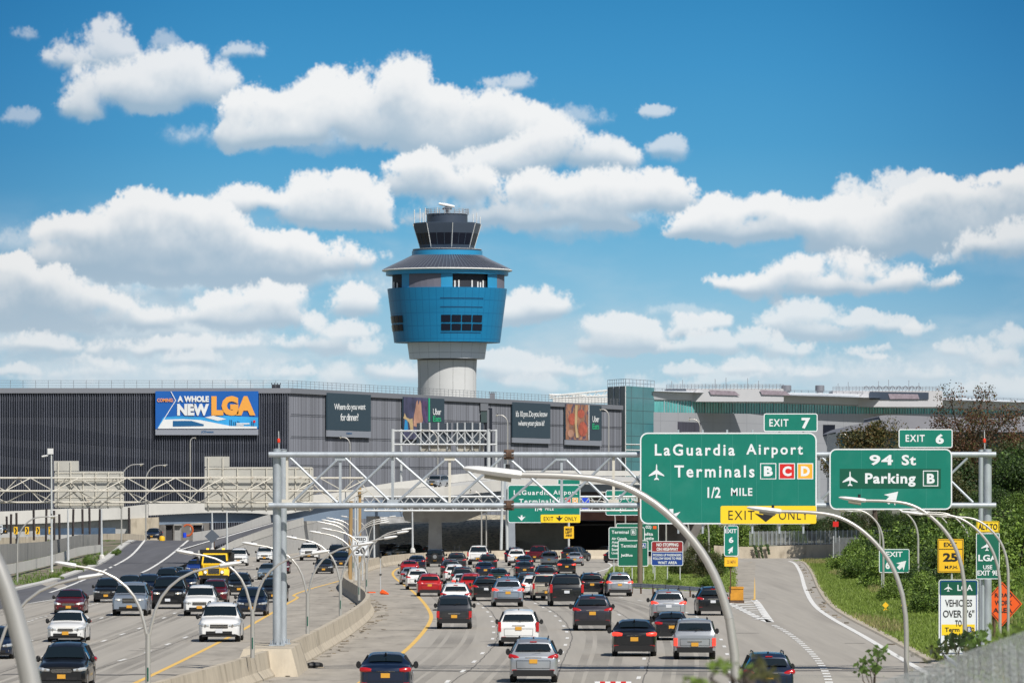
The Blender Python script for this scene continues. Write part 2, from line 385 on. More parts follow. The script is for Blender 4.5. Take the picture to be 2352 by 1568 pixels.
# median shoulder pavement, warmer colour
YL=catmull([Vector((x,y,0)) for x,y in ((-8,100),(-5.9,170),(-5.70,201.9),(-4.79,246.6),(-4.55,297),(-5.1,331),(-7.1,391),(-10.1,464),(-11.0,505),(-10.6,536),(-8.6,571),(-3,584),(8,588))],8)
def at(poly_,Y):
    for a,b_ in zip(poly_,poly_[1:]):
        if a.y<=Y<=b_.y: return a.x+(b_.x-a.x)*(Y-a.y)/max(b_.y-a.y,1e-6)
    return poly_[0].x if Y<poly_[0].y else poly_[-1].x
MED=catmull([Vector((x,y,0)) for x,y in ((-14.5,110),(-12.7,150),(-11.3,177),(-10.1,198),(-9.2,219),(-8.8,240),(-8.45,275),(-8.45,310),(-9.0,335),(-10.2,360),(-12.4,400),(-13.2,430),(-13.6,500),(-12.2,545),(-8.7,573),(-2.5,590),(6,597),(12.5,599))],6)
b=MB(); b.strip([Vector((at(MED,y),y,.004)) for y in ys if y<575],[Vector((at(YL,y),y,.004)) for y in ys if y<575])
struct2('median_shoulder',b,m_conc2,'stained inner shoulder between the yellow line and the median barrier','shoulder')
WYL=catmull([Vector((x,y,0)) for x,y in ((-16,120),(-14.4,180),(-14.1,202),(-14.0,240),(-14.05,278),(-14.2,300),(-14.4,330),(-14.6,352),(-14.75,371),(-15.4,382),(-15.1,409),(-14.3,440),(-13.95,470),(-14.2,505),(-15,560),(-14,600),(-6,640))],8)
b=MB(); b.strip([Vector((at(WYL,y),y,.004)) for y in ys if y<575],[Vector((at(MED,y),y,.004)) for y in ys if y<575])
struct2('left_median_shoulder',b,m_conc2,'narrow stained shoulder on the oncoming side of the median','shoulder')
def line(b,path,w,z=.010,y0=0,y1=1e9,mi=0):
    P=[p for p in path if y0<=p.y<=y1]; Lf=[];Rt=[]
    for i,p in enumerate(P):
        t=(P[min(i+1,len(P)-1)]-P[max(i-1,0)]); t.z=0; t.normalize(); sd=Vector((t.y,-t.x,0))
        Lf.append(Vector((p.x,p.y,z if p.z==0 else p.z+z))-sd*w/2); Rt.append(Vector((p.x,p.y,z if p.z==0 else p.z+z))+sd*w/2)
    b.strip(Lf,Rt,mi)
def dashes(b,path,period,length,w,z=.010,start=0,mi=0):
    d=[0]
    for a,c in zip(path,path[1:]): d.append(d[-1]+(c-a).length)
    def pt(s):
        for i in range(len(d)-1):
            if d[i]<=s<=d[i+1]: return path[i].lerp(path[i+1],(s-d[i])/max(d[i+1]-d[i],1e-6))
        return path[-1].copy()
    s=start
    while s+length<d[-1]:
        if s>=0: line(b,[pt(s),pt(s+length)],w,z,-1e9,1e9,mi)
        s+=period
b=MB(); line(b,YL,.22,.010,100,590); line(b,WYL,.22,.010,100,520)
line(b,catmull([G(u,v) for u,v in ((1731,1378),(1731,1345),(1729,1310),(1725,1290))],4),.25)
struct2('yellow_lines',b,m_yellow,'yellow edge lines beside the median','road marking')
b=MB()
cu=lambda pts:[G(1102.5+.27344*x,1194.4+.27336*y) for x,y in pts]
LB=[G(u,v) for u,v in ((1000,1600),(1030,1562),(1065,1539),(1092,1516),(1112,1495),(1127,1477),(1133,1460),(1134,1444.5),(1131,1430),(1128.5,1418),(1122,1407),(1114,1399),(1106,1392),(1085,1375),(1065,1356),(1055,1335),(1062,1312),(1085,1297))]
LB2=cu([(560,1500),(610,1290),(665,1155),(703,1080),(725,1022),(735,960),(713,905),(683,855),(640,808),(595,770),(547,740),(495,712),(450,690),(330,620),(250,540),(220,450),(260,390),(330,330)])
LB3=cu([(1280,1500),(1335,1315),(1365,1222),(1380,1150),(1375,1060),(1350,980),(1290,880),(1180,800),(1120,765),(1000,700),(850,640),(700,560),(600,470),(590,400),(640,350)])
LB4=cu([(2110,1400),(2100,1300),(2093,1210),(2078,1130),(2052,1060),(2025,1000),(1990,945),(1930,890),(1800,800),(1600,730),(1440,690),(1380,680),(1240,655),(1120,630),(980,570),(890,480),(860,420)])
for P,st in((LB,2),(LB2,5),(LB3,8),(LB4,3)):
    dashes(b,catmull(P,6),12.2,3.05,.16,start=st)
# dotted extension line at the exit and the gore
dg=lambda pts:[G(1708.9+.27344*x,1148.4+.27344*y) for x,y in pts]
dashes(b,catmull(dg([(225,1035),(340,1095),(440,1165),(520,1235),(580,1295),(630,1355),(670,1415),(700,1480),(722,1560)]),5)[::-1],3.3,1.6,.3)
line(b,catmull(dg([(215,1024),(120,985),(0,925),(-90,880),(-190,845)]),4)[::-1],.45)
line(b,catmull(dg([(220,1022),(160,935),(110,860),(80,835)]),4),.45)
for i in range(9):
    t=i/9.; a=Vector(( -150+i*34,862+i*17)); c=Vector((85+i*13,850+i*19))
    line(b,[G(1708.9+.27344*a.x,1148.4+.27344*a.y),G(1708.9+.27344*c.x,1148.4+.27344*c.y)][::1],.9)
line(b,edge,.3,.012,100,600)
line(b,catmull([G(u,v) for u,v in((1340,1331),(1352,1318),(1395,1306),(1405,1298),(1393,1290))],4),.22)
# outer white edge on the right highway shoulder
line(b,catmull([G(u,v) for u,v in((1680,1372),(1560,1358),(1460,1352),(1380,1342),(1330,1328))],4)[::1],.2)
# oncoming side
za=lambda pts:[G(.27344*x,1194.4+.27336*y) for x,y in pts]
LL=[za([(400,1480),(560,1330),(810,1235),(1075,1158),(1285,1088),(1465,1018),(1610,962),(1760,900),(1950,800),(2200,640),(2350,520)]),
    za([(-200,1330),(50,1250),(250,1180),(500,1100),(810,1030),(990,968),(1145,917),(1260,868),(1370,822),(1470,778),(1700,690),(1900,600),(2140,470),(2350,370)]),
    za([(-300,1100),(0,1060),(360,985),(560,910),(820,832),(920,790),(1100,720),(1300,650),(1600,560),(1960,420),(2130,380),(2300,345)]),
    za([(-300,960),(0,910),(210,860),(300,828),(440,790),(800,700),(1000,640),(1400,560),(1900,400)])]
for i,P in enumerate(LL): dashes(b,catmull(P,6),12.2 if i<3 else 3.4,3.05 if i<3 else 1.4,.16,start=4)
line(b,catmull(za([(-250,770),(0,735),(150,712),(445,665),(800,612)]),5),.2)
struct2('white_lines',b,m_white,'white lane dashes edge lines and striped gore of the highway','road marking')
# faint oil and tyre bands worn along each lane
m_band=mat('tyre_band',(.20,.19,.175),.8,var=.15,vs=.8,world=True)
nt_=m_band.node_tree; nz_=nt_.nodes.new('ShaderNodeTexNoise'); nz_.inputs['Scale'].default_value=.06; nz_.inputs['Detail'].default_value=3; gg_=nt_.nodes.new('ShaderNodeNewGeometry'); nt_.links.new(gg_.outputs['Position'],nz_.inputs['Vector'])
mr_=nt_.nodes.new('ShaderNodeMapRange'); mr_.inputs[1].default_value=.35; mr_.inputs[2].default_value=.7; mr_.inputs[3].default_value=.03; mr_.inputs[4].default_value=.26; nt_.links.new(nz_.outputs['Fac'],mr_.inputs[0]); nt_.links.new(mr_.outputs[0],nt_.nodes['Principled BSDF'].inputs['Alpha'])
b2_=MB()
def byY(P): return sorted(catmull(P,6),key=lambda p:p.y)
lanes=[YL]+[byY(P) for P in (LB,LB2,LB3,LB4)]
for a_,c_ in zip(lanes,lanes[1:]):
    y0_=max(a_[0].y,c_[0].y,150); y1_=min(a_[-1].y,c_[-1].y,520)
    for fr_,wd_ in((.30,.35),(.5,.7),(.70,.35)):
        P_=[Vector((at(a_,y)*(1-fr_)+at(c_,y)*fr_,y,0)) for y in range(int(y0_),int(y1_),8)]
        if len(P_)>2 and all(at(c_,p.y)-at(a_,p.y)>1.5 for p in P_): line(b2_,P_,wd_,.0055)
        elif len(P_)>2:
            P_=[p for p in P_ if at(c_,p.y)-at(a_,p.y)>1.5]
            if len(P_)>2: line(b2_,P_,wd_,.0055)
for k_ in range(5):
    for o_ in(-.7,.0,.7):
        P_=[Vector((at(WYL,y)-2.0-3.6*k_+o_,y,0)) for y in range(150,480,10) if at(WYL,y)-2-3.6*k_>LA(y)+2]
        if len(P_)>2: line(b2_,P_,.35 if o_ else .6,.0055)
struct2('tyre_bands',b2_,m_band,'faint dark tyre and oil bands worn into the lanes','road wear')
# expansion joints, tar-sealed cracks
b=MB(); rr=random.Random(3)
for Y,x0,x1 in((216,-6,19.8),(211.5,-20,-12),(148,-20,20)):
    n=40; P=[]
    for i in range(n+1):
        P.append(Vector((x0+(x1-x0)*i/n,Y+math.sin(i*.5)*.5+rr.uniform(-.15,.15),0)))
    for a,c in zip(P,P[1:]): b.add([a+Vector((0,-.7,.007)),c+Vector((0,-.7,.007)),c+Vector((0,.7,.007)),a+Vector((0,.7,.007))],[(0,1,2,3)])
for path,st in((LB,0),(LB2,0),(LB3,0),(LL[0],0),(LL[1],0),(LL[2],0)):
    P=[Vector((p.x+.22+rr.uniform(-.04,.04),p.y,0)) for p in catmull(path,8)]
    line(b,P,.05,.007)
for i in range(60):
    Y=rr.uniform(170,420); x=rr.uniform(-28,16); 
    if rr.random()<.4: x=rr.uniform(-8,-5); 
    w=rr.uniform(.6,2.6); line(b,[Vector((x,Y,0)),Vector((x+w*.5,Y+rr.uniform(-.3,.3),0)),Vector((x+w,Y+rr.uniform(-.3,.3),0))],rr.uniform(.06,.4),.0075,0,1e9)
struct2('sealed_joints',b,mat('tar',(.15,.14,.13),.9,var=.3,vs=2,world=True),'dark sealed joints and cracks across the concrete lanes','road joint')
# ---- dark asphalt ramp road on the left, climbing to a crest
def zl(Y): return 0 if Y<450 else min((Y-450)*.00968,1.85)
def GL(u,v):
    Y=400.
    for _ in range(40): Y=F*(CH-zl(Y))/(v-HV)*.5+Y*.5
    return Q(u,v,Y)
outer=catmull([GL(u,v) for u,v in((-160,1395),(26,1358),(80,1346),(137,1331),(232,1296),(270,1270),(292,1252),(314,1240))],5)
inner=catmull([GL(u,v) for u,v in((-160,1432),(40,1390),(120,1376),(218,1364),(310,1336),(395,1306),(440,1284),(447,1241))],5)
b=MB(); b.strip([p+Vector((0,0,.02)) for p in outer],[p+Vector((0,0,.02)) for p in inner])
struct2('ramp_road',b,m_asph,'dark asphalt ramp road climbing away on the left','road')
near=catmull([Q(u,v,Y) for u,v,Y in((395,1306,508),(440,1284,545),(475,1262,575),(540,1239,600),(620,1213,630),(700,1191,670),(800,1168,725),(900,1150,790))],5)
farr=catmull([Q(u,v,Y) for u,v,Y in((370,1275,560),(443,1244,610),(480,1238,622),(540,1223,645),(620,1201,665),(700,1181,700),(800,1158,750),(900,1142,800))],5)
b=MB(); b.strip([p+Vector((0,0,.03)) for p in farr],[p+Vector((0,0,.03)) for p in near])
struct2('flyover_road',b,m_asph,'dark asphalt branch of the ramp rising between parapets','road')
def offs(P,t): return [p+Vector((0,0,t)) for p in P]
b=MB()
for pts in( [(1220,165),(1100,300),(900,412),(640,530),(420,610)], [(1580,170),(1470,265),(1370,340),(1240,420),(1110,470)]):
    line(b,catmull([GL(.27344*x,1194.4+.27336*y) for x,y in pts],5)[::-1],.26,.045)
P=catmull([GL(.27344*1470,1194.4+.27336*265)]+[a.lerp(c,.25) for a,c in list(zip(farr,near))[10::4]],3); line(b,P,.3,.06)
struct2('ramp_lines',b,m_white,'white edge lines on the dark ramp','road marking')
# pale kerb at the outer side of the ramp
b=MB(); b.sweep(outer,[(-.7,-.1),(-.7,.16),(0,.16),(0,-.1)]); struct2('ramp_kerb',b,m_deck,'pale concrete kerb edging the dark ramp','kerb')
# verge left of the ramp
b=MB(); vv=[p.copy() for p in outer]; lo=[Vector((p.x-28-(p.y-400)*.03,p.y+3,p.z+.05)) for p in vv]; b.strip(lo,[p+Vector((-.6,0,.06)) for p in vv])
for p in lo: p.z-=0
lo2=[Vector((-45-max(0,(y-300))*.05,y,.03)) for y in range(60,400,20)]; b.strip(lo2,[Vector((LA(y)+.3,y,.03)) for y in range(60,400,20)])
struct2('verge',b,m_soil,'bare earth verge with weeds beside the ramp','verge')
# ---- embankment on the right
def ez(d):
    if d<1.2: return .02
    if d<8: return .02+(d-1.2)*.05
    if d<24: return .36+(d-8)*.27*min(1,(d-8)/5)
    return 4.7+min(d-24,40)*.05
b=MB(); Ls=[0.9,1.5,3,5,8,10,12,14,17,20,24,30,45,90,250]; rows=[]
ys2=[90+i*9 for i in range(56)]
rr=random.Random(9)
for y in ys2: rows.append([Vector((edge_x(y)+d,y,(ez(d)+(rr.uniform(-.15,.15) if d>6 else 0)-(0 if y<560 else (y-560)*.0)) if y<588 else (ez(d) if d>12 else .03))) for d in Ls])
for i in range(len(rows)-1): b.strip(rows[i],rows[i+1])
emb=struct('embankment',b,m_grassb,'green grassy embankment rising beside the exit ramp','embankment',smooth=True,angle=80)
def emb_pt(u,Y):
    x=(u-1176)/F*Y; return Vector((x,Y,ez(max(0,x-edge_x(Y)))))
# gore island with grass between highway and exit
b=MB()
isl=[G(u,v) for u,v in((1372,1345),(1455,1350),(1560,1354),(1672,1360),(1690,1345),(1690,1318),(1640,1303),(1500,1297),(1405,1302))]
b.add([p+Vector((0,0,.10)) for p in isl]+[p for p in isl],[tuple(range(9))]+[(i,9+i,9+(i+1)%9,(i+1)%9) for i in range(9)])
struct2('grass_island',b,m_grassb,'triangular green grass island between highway and exit','grass island')
b=MB(); P=[G(u,v,.02) for u,v in((1640,1290),(1735,1290),(1731,1375),(1700,1372),(1692,1345))]
b.add(P,[tuple(range(5))]); struct2('island_pavement',b,m_conc2,'pale paved strip between grass island and exit lane','pavement')
# ---------------------------------------------------------------- median barrier
sec=[(-.40,0),(-.40,.08),(-.22,.35),(-.12,1.0),(.12,1.0),(.22,.35),(.40,.08),(.40,0)]
t=thing('median_barrier','long tan concrete median barrier curving through the middle of the highway','barrier',(MED[0].x,MED[0].y,0))
d=0; seg=[];k=0
import itertools
acc=[MED[0]]; 
fine=catmull(MED,3)
run=0;cur=[fine[0]]
SEGS=[]
for a,c in zip(fine,fine[1:]):
    run+=(c-a).length; cur.append(c)
    if run>9.0: SEGS.append(cur); cur=[c]; run=0
if len(cur)>1: SEGS.append(cur)
for P in SEGS:
    P=[q.copy() for q in P]; dd=(P[-1]-P[-2]).normalized()*.03; P[-1]=P[-1]-dd
    MB().sweep(P,sec).build('barrier_segment',m_barr,t)
# gantry pedestal set in the barrier
gx=(636-1176)/F*214
b=MB(); b.add([(gx-1.55,209,0),(gx+1.05,209,0),(gx+1.05,219.5,0),(gx-1.55,219.5,0),(gx-1.1,209.4,1.06),(gx+.75,209.4,1.06),(gx+.75,219,1.06),(gx-1.1,219,1.06)],[(0,1,2,3),(4,5,6,7),(0,1,5,4),(1,2,6,5),(2,3,7,6),(3,0,4,7)])
b.build('pedestal',m_barr,t)
# ---------------------------------------------------------------- trusses helper
def truss_face(b,A,Bv,up,n,r,mi=0,flip=0):
    for i in range(n):
        p=A.lerp(Bv,i/n); q=A.lerp(Bv,(i+1)/n)
        if (i+flip)%2: b.tube([p+up,q],r,6,mi)
        else: b.tube([p,q+up],r,6,mi)
# ---------------------------------------------------------------- main gantry
GY=214.0
t=thing('sign_gantry','big galvanised tubular sign gantry standing on the median and carrying the airport signs','gantry',(gx,GY,1.05))
f=plane(GY)
for u0,dy in((636,0),(650,2.2)):
    x=(u0-1176)/F*(GY+dy); z1=CH-(1032-HV)/F*GY
    b=MB(); b.tube([(x,GY+dy,1.06),(x,GY+dy,z1)],.165 if dy==0 else .15,20)
    b.lathe([(.17,0),(.175,.02),(.0,.05)],20,(x,GY+dy,z1),cap=False)
    p=b.build('post',m_galv,t,smooth=True)
    bb=MB(); bb.box((x,GY+dy,1.09),(.62,.62,.05))
    for a in range(8):
        w=a*math.pi/4; bb.tube([(x+.25*math.cos(w),GY+dy+.25*math.sin(w),1.06),(x+.25*math.cos(w),GY+dy+.25*math.sin(w),1.28)],.022,6)
    bb.build('base_plate',m_galv,p)
for u0,dy,vb in((2268,0,1470),(2253,2.2,1480)):
    Yr=GY*1.0+dy; x=(u0-1176)/F*Yr; z1=CH-(1031-HV)/F*GY
    b=MB(); b.tube([(x,Yr,CH-(vb-HV)/F*GY),(x,Yr,z1)],.165 if dy==0 else .09,20); b.build('post',m_galv,t,smooth=True)
ZU=CH-(1043.5-HV)/F*GY; ZL=CH-(1160-HV)/F*GY
X0=(612-1176)/F*GY; X1=(2286-1176)/F*GY
for z in(ZU,ZL):
    for dy,ro in((-.0,.113),(2.2,.10)):
        yy=GY-.32 if dy==0 else GY+dy
        MB().tube([(X0+.1,yy,z),(X1,yy,z)],ro,14).build('chord',m_galv,t,smooth=True)
ups=[(628+ (1036-624)*0,0)]
nod=[660,782,902,1033,1160,1290,1409,1520,1640,1760,1880,2000,2120,2240]
for i,(a,c) in enumerate(zip(nod,nod[1:])):
    xa=(a-1176)/F*GY; xc=(c-1176)/F*GY
    for yy,fl in((GY-.32,0),(GY+2.2,1)):
        b=MB()
        if (i+fl)%2==0: b.tube([(xa+.12,yy,ZU-.12),(xc-.12,yy,ZL+.12)],.052,8)
        else: b.tube([(xa+.12,yy,ZL+.12),(xc-.12,yy,ZU-.12)],.052,8)
        b.build('diagonal',m_galv,t,smooth=True)
    b=MB(); z,z2=(ZU,-1) if i%2 else (ZL,1)
    b.box((xa,GY-.32,z+z2*.15),(.42,.03,.18)); b.box((xa,GY-.32+.1,(ZU+ZL)/2),(.10,.10,ZU-ZL-.2),0)
    b.build('strut',m_galv if i%3 else m_beige,t)
for z in (ZU,ZL):
    b=MB(); x=(1169-1176)/F*GY; b.tube([(x-.10,GY-.32,z),(x+.10,GY-.32,z)],.2,14)
    for a in range(8): w=a*math.pi/4; b.tube([(x-.2,GY-.32+.165*math.cos(w),z+.165*math.sin(w)),(x+.2,GY-.32+.165*math.cos(w),z+.165*math.sin(w))],.03,6)
    b.build('flange',m_rustb,t)
for u0 in(641,2262):
    p=thing('beacon','small red obstruction lamp on a thin mast on top of the %s gantry post'%('left' if u0<1000 else 'right'),'beacon',(*Q(u0,1032,GY).xy,ZU+.2),'obstruction lamps on the gantry')
    MB().tube([Q(u0,1034,GY),Q(u0-1,990,GY)],.02,6).build('mast',m_galvl,p)
    MB().lathe([(.05,0),(.06,.05),(.06,.12),(.03,.17)],10,Q(u0-1,1016,GY)-Vector((0,0,.0))).build('red_lens',mat('red_lens',(.8,.05,.02),.3),p)
# ---------------------------------------------------------------- green signs
m_green=mat('sign_green',(0,.18,.13),.42,var=.07,vs=.8,world=True,dirt=((.02,.21,.16),1.3,.52,.9))
m_green2=mat('sign_green_patch',(0,.085,.05),.45,var=.05,vs=1,world=True)
m_greend=mat('sign_green_dark',(.0,.12,.075),.5,var=.05,vs=.6,world=True)
m_sw=mat('sign_white',(.74,.77,.80),.45)
m_syel=mat('sign_yellow',(.90,.62,.02),.45,var=.03,vs=1,world=True)
m_syel2=mat('sign_amber',(.85,.50,.02),.45,var=.05,vs=2,world=True)
m_sblk=mat('sign_black',(.012,.012,.015),.5)
m_sred=mat('sign_red',(.62,.012,.01),.5); m_sdred=mat('sign_dark_red',(.26,.015,.02),.5)
m_sblue=mat('sign_blue',(.005,.045,.26),.5); m_sor=mat('sign_orange',(.80,.10,.01),.5)
m_sorl=mat('sign_gold',(.90,.42,.03),.5)
m_alu=mat('sign_back',(.47,.46,.42),.55,.15,var=.08,vs=.7,world=True)
def sign_panel(t,u0,v0,u1,v1,r,Y,face=m_green,border=m_sw,bw=1.6,depth=.06,inset=0,name='panel'):
    f=plane(Y); b=MB(); O=rrect(u0,v0,u1,v1,r)
    n=len(O); A=[f(p[0],p[1],0) for p in O]; B=[f(p[0],p[1],-depth) for p in O]
    b.add(A+B,[tuple(range(n)),tuple(range(n,2*n))[::-1]]+[(i,n+i,n+(i+1)%n,(i+1)%n) for i in range(n)])
    o=b.build(name,[face],t)
    if border:
        b=MB(); i_=inset; ring(b,rrect(u0+i_,v0+i_,u1-i_,v1-i_,max(r-i_,.5)),rrect(u0+i_+bw,v0+i_+bw,u1-i_-bw,v1-i_-bw,max(r-i_-bw,.4)),f,.006)
        b.build('border',border,t)
    return o
def plate(t,u0,v0,u1,v1,Y,off,m,name='patch',r=.3):
    b=MB(); poly(b,rrect(u0,v0,u1,v1,r),plane(Y),off); return b.build(name,m,t)
def word(t,txt,u0,u1,v0,v1,Y,m=m_sw,off=.014,bold=.022,sp=1.0,name='lettering',fn=None):
    b=MB(); letters(b,txt,u0,u1,v0,v1,fn or plane(Y),off,bold,sp); return b.build(name,m,t)
PLANE=[(0,-1),(.07,-.85),(.09,-.3),(.95,.33),(1,.5),(.09,.22),(.07,.62),(.30,.82),(.30,.95),(0,.88)]
def airplane(t,cu,cv,w,h,Y,m=m_sw,off=.014,fn=None,name='airplane_symbol'):
    P=[(cu+x*w/2,cv+y*h/2) for x,y in PLANE]; P2=[(cu-x*w/2,cv+y*h/2) for x,y in PLANE[::-1][1:-1]]
    b=MB(); poly(b,P+P2,fn or plane(Y),off); return b.build(name,m,t)
def arrow(t,cu,cv,w,h,Y,m=m_sw,ang=0,off=.014,name='arrow',shaft=.22):
    P=[(-shaft/2,-.5),(shaft/2,-.5),(shaft/2,-.12),(.5,-.28),(0,.5),(-.5,-.28),(-shaft/2,-.12)]
    c,s=math.cos(R(ang)),math.sin(R(ang))
    P=[(cu+(x*w*c-y*h*s),cv+(x*w*s+y*h*c)) for x,y in P]
    b=MB(); poly(b,P,plane(Y),off); return b.build(name,m,t)
SY=GY-.62
t=thing('airport_exit_sign','largest green overhead sign reading LaGuardia Airport Terminals B C D half mile','highway sign',Q(1673,1100,SY))
sign_panel(t,1470,993,1876,1203,18,SY,bw=3)
word(t,'LaGuardia',1504,1688,1019,1046,SY,sp=1.3); word(t,'Airport',1714,1844,1019,1051,SY,sp=1.3)
word(t,'Terminals',1549,1733,1068,1096,SY,sp=1.3)
airplane(t,1508,1084,36,38,SY)
for u0,c,mm in((1746,'B',None),(1789,'C',m_sred),(1831,'D',m_sorl)):
    plate(t,u0,1063,u0+37,1100,SY,.010,m_sw,'terminal_box'); plate(t,u0+2,1065,u0+35,1098,SY,.014,mm or m_green,'terminal_box')
    word(t,c,u0+8.5,u0+29,1070,1093,SY,off=.018,bold=.05)
word(t,'1/2',1625,1655,1118,1143,SY); word(t,'MILE',1679,1728,1120,1138,SY,sp=1.15)
plate(t,1655,1161,1875,1202,SY,.010,m_syel,'exit_only_panel',4)
word(t,'EXIT',1673,1733,1172,1193,SY,m_sblk,.016,.0,1.2); word(t,'ONLY',1789,1856,1172,1193,SY,m_sblk,.016,.0,1.2)
arrow(t,1759,1185,52,26,SY,m_sblk,off=.017); arrow(t,1542,1183,42,30,SY)
b=MB(); fq_=plane(SY)
for u0 in(1540,1611,1682,1737,1773,1833): poly(b,[(u0,996),(u0+1,996),(u0+1,1160 if u0>1655 else 1199),(u0,1160 if u0>1655 else 1199)],fq_,.004)
b.build('panel_seam',mat('seam_green',(.03,.24,.19),.5),t)
b=MB()
for u0 in(1558,1614,1670,1728,1790,1845): b.box(Q(u0,1030,SY+.2)-Vector((0,0,1.3)),(.07,.25,4.1))
b.build('hanger',m_galv,t)
t=thing('exit_seven_tab','small green tab reading EXIT 7 above the largest sign','sign tab',Q(1816,992,SY),'exit number tabs')
sign_panel(t,1754,949,1878,991,5,SY,bw=2.2); word(t,'EXIT',1767,1811,962,979,SY,sp=1.2); word(t,'7',1841,1861,959,984,SY,bold=.045)
t=thing('street_parking_sign','green overhead sign reading 94 St Parking B','highway sign',Q(2046,1100,SY))
sign_panel(t,1905,1030,2187,1170,16,SY,bw=3)
b=MB(); fq_=plane(SY)
for u0 in(1978,2053,2127): poly(b,[(u0,1033),(u0+1,1033),(u0+1,1167),(u0,1167)],fq_,.004)
b.build('panel_seam',MATS['seam_green'],t); word(t,'94',1997,2051,1044,1068,SY,bold=.03,sp=1.1); word(t,'St',2071,2104,1044,1068,SY,bold=.03,sp=1.1)
plate(t,1929,1076,2161,1121,SY,.008,m_green2)
airplane(t,1952.5,1099,35,35,SY); word(t,'Parking',1987,2103,1086,1117,SY,bold=.03,sp=1.1)
plate(t,2120,1080,2155,1116,SY,.012,m_sw,'terminal_box'); plate(t,2122,1082,2153,1114,SY,.015,m_green2,'terminal_box'); word(t,'B',2129,2147,1087,1110,SY,off=.019,bold=.04)
arrow(t,2050,1141,36,36,SY,ang=-135,shaft=.34)
t=thing('exit_six_tab','small green tab reading EXIT 6 above the parking sign','sign tab',Q(2126,1029,SY),'exit number tabs')
sign_panel(t,2064,985,2188,1028,5,SY,bw=2.2); word(t,'EXIT',2080,2124,998,1014,SY,sp=1.2); word(t,'6',2149,2168,996,1019,SY,bold=.045)
# ---------------------------------------------------------------- second gantry, farther
Y2=523.0
t=thing('distant_gantry','slimmer galvanised sign gantry far down the highway behind the big one','gantry',Q(1157,1262,Y2))
b1=CH-(1140-HV)/F*Y2; b2=CH-(1172-HV)/F*Y2
for z in(b1,b2):
    for dy in(0,1.4): MB().tube([(Q(836,0,Y2).x,Y2+dy,z),(Q(1520,0,Y2).x,Y2+dy,z)],.10,8).build('chord',m_galvl if dy==0 else m_beige,t,smooth=True)
for i in range(26):
    xa=Q(836+i*26,0,Y2).x; xc=Q(862+i*26,0,Y2).x
    MB().tube([(xa,Y2,b1 if i%2 else b2),(xc,Y2,b2 if i%2 else b1)],.05,5).build('diagonal',m_galvl,t); MB().tube([(xa,Y2+1.4,b2 if i%2 else b1),(xc,Y2+1.4,b1 if i%2 else b2)],.05,5).build('diagonal',m_galvl,t)
for u0 in(1153,1163): MB().tube([Q(u0-2 if u0<1160 else u0+2,1262,Y2),Q(u0+1.5 if u0<1160 else u0,1098,Y2)],.14,8).build('post',m_galvl,t)
YS2=Y2-.4
t=thing('quarter_mile_sign','farther green overhead sign reading LaGuardia Airport Terminals one quarter mile','highway sign',Q(1250,1150,YS2))
sign_panel(t,1166,1113,1333,1200,7,YS2,bw=1.6)
word(t,'LaGuardia',1180,1262,1125,1136,YS2,sp=1.25); word(t,'Airport',1271,1326,1125,1138,YS2,sp=1.25); word(t,'Terminals',1192,1274,1145,1156,YS2,sp=1.25)
for u0,mm in((1280,m_green),(1297,m_sred),(1314,m_sorl)):
    plate(t,u0,1142,u0+14,1157,YS2,.03,m_sw,'terminal_box'); plate(t,u0+1,1143,u0+13,1156,YS2,.05,mm,'terminal_box')
word(t,'B',1283.5,1291,1145,1154,YS2,off=.08); word(t,'C',1300,1308,1145,1154,YS2,off=.08); word(t,'D',1317.5,1325,1145,1154,YS2,off=.08)
word(t,'1/4',1229,1245,1163,1173,YS2); word(t,'MILE',1252,1272,1164,1171.5,YS2,sp=1.2)
plate(t,1242,1181,1332.5,1199.5,YS2,.03,m_syel,'exit_only_panel',2)
word(t,'EXIT',1249,1271,1186,1195,YS2,m_sblk,.06,.0,1.1); word(t,'ONLY',1297,1325,1186,1195,YS2,m_sblk,.06,.0,1.1)
arrow(t,1285,1190,17,12,YS2,m_sblk,off=.06); arrow(t,1198,1189,18,13,YS2)
t=thing('exit_tab','little green exit tab above the quarter mile sign','sign tab',Q(1307,1110,YS2)); sign_panel(t,1281,1100,1333,1112.5,2,YS2,bw=1.2)
t=thing('advance_sign','partly hidden green sign reading LaGuardia behind the far gantry','highway sign',Q(1430,1150,Y2+40))
sign_panel(t,1391,1125,1530,1183,5,Y2+40,bw=1.4); word(t,'LaGuardia',1407,1465,1135,1147,Y2+40,sp=1.2); arrow(t,1425,1172,12,10,Y2+40)
t=thing('blue_service_sign','small bright blue sign panel under the far gantry','highway sign',Q(1344,1155,Y2+30)); sign_panel(t,1336,1141,1354,1169,1,Y2+30,mat('bright_blue',(.01,.06,.62),.5),m_sw,.8)
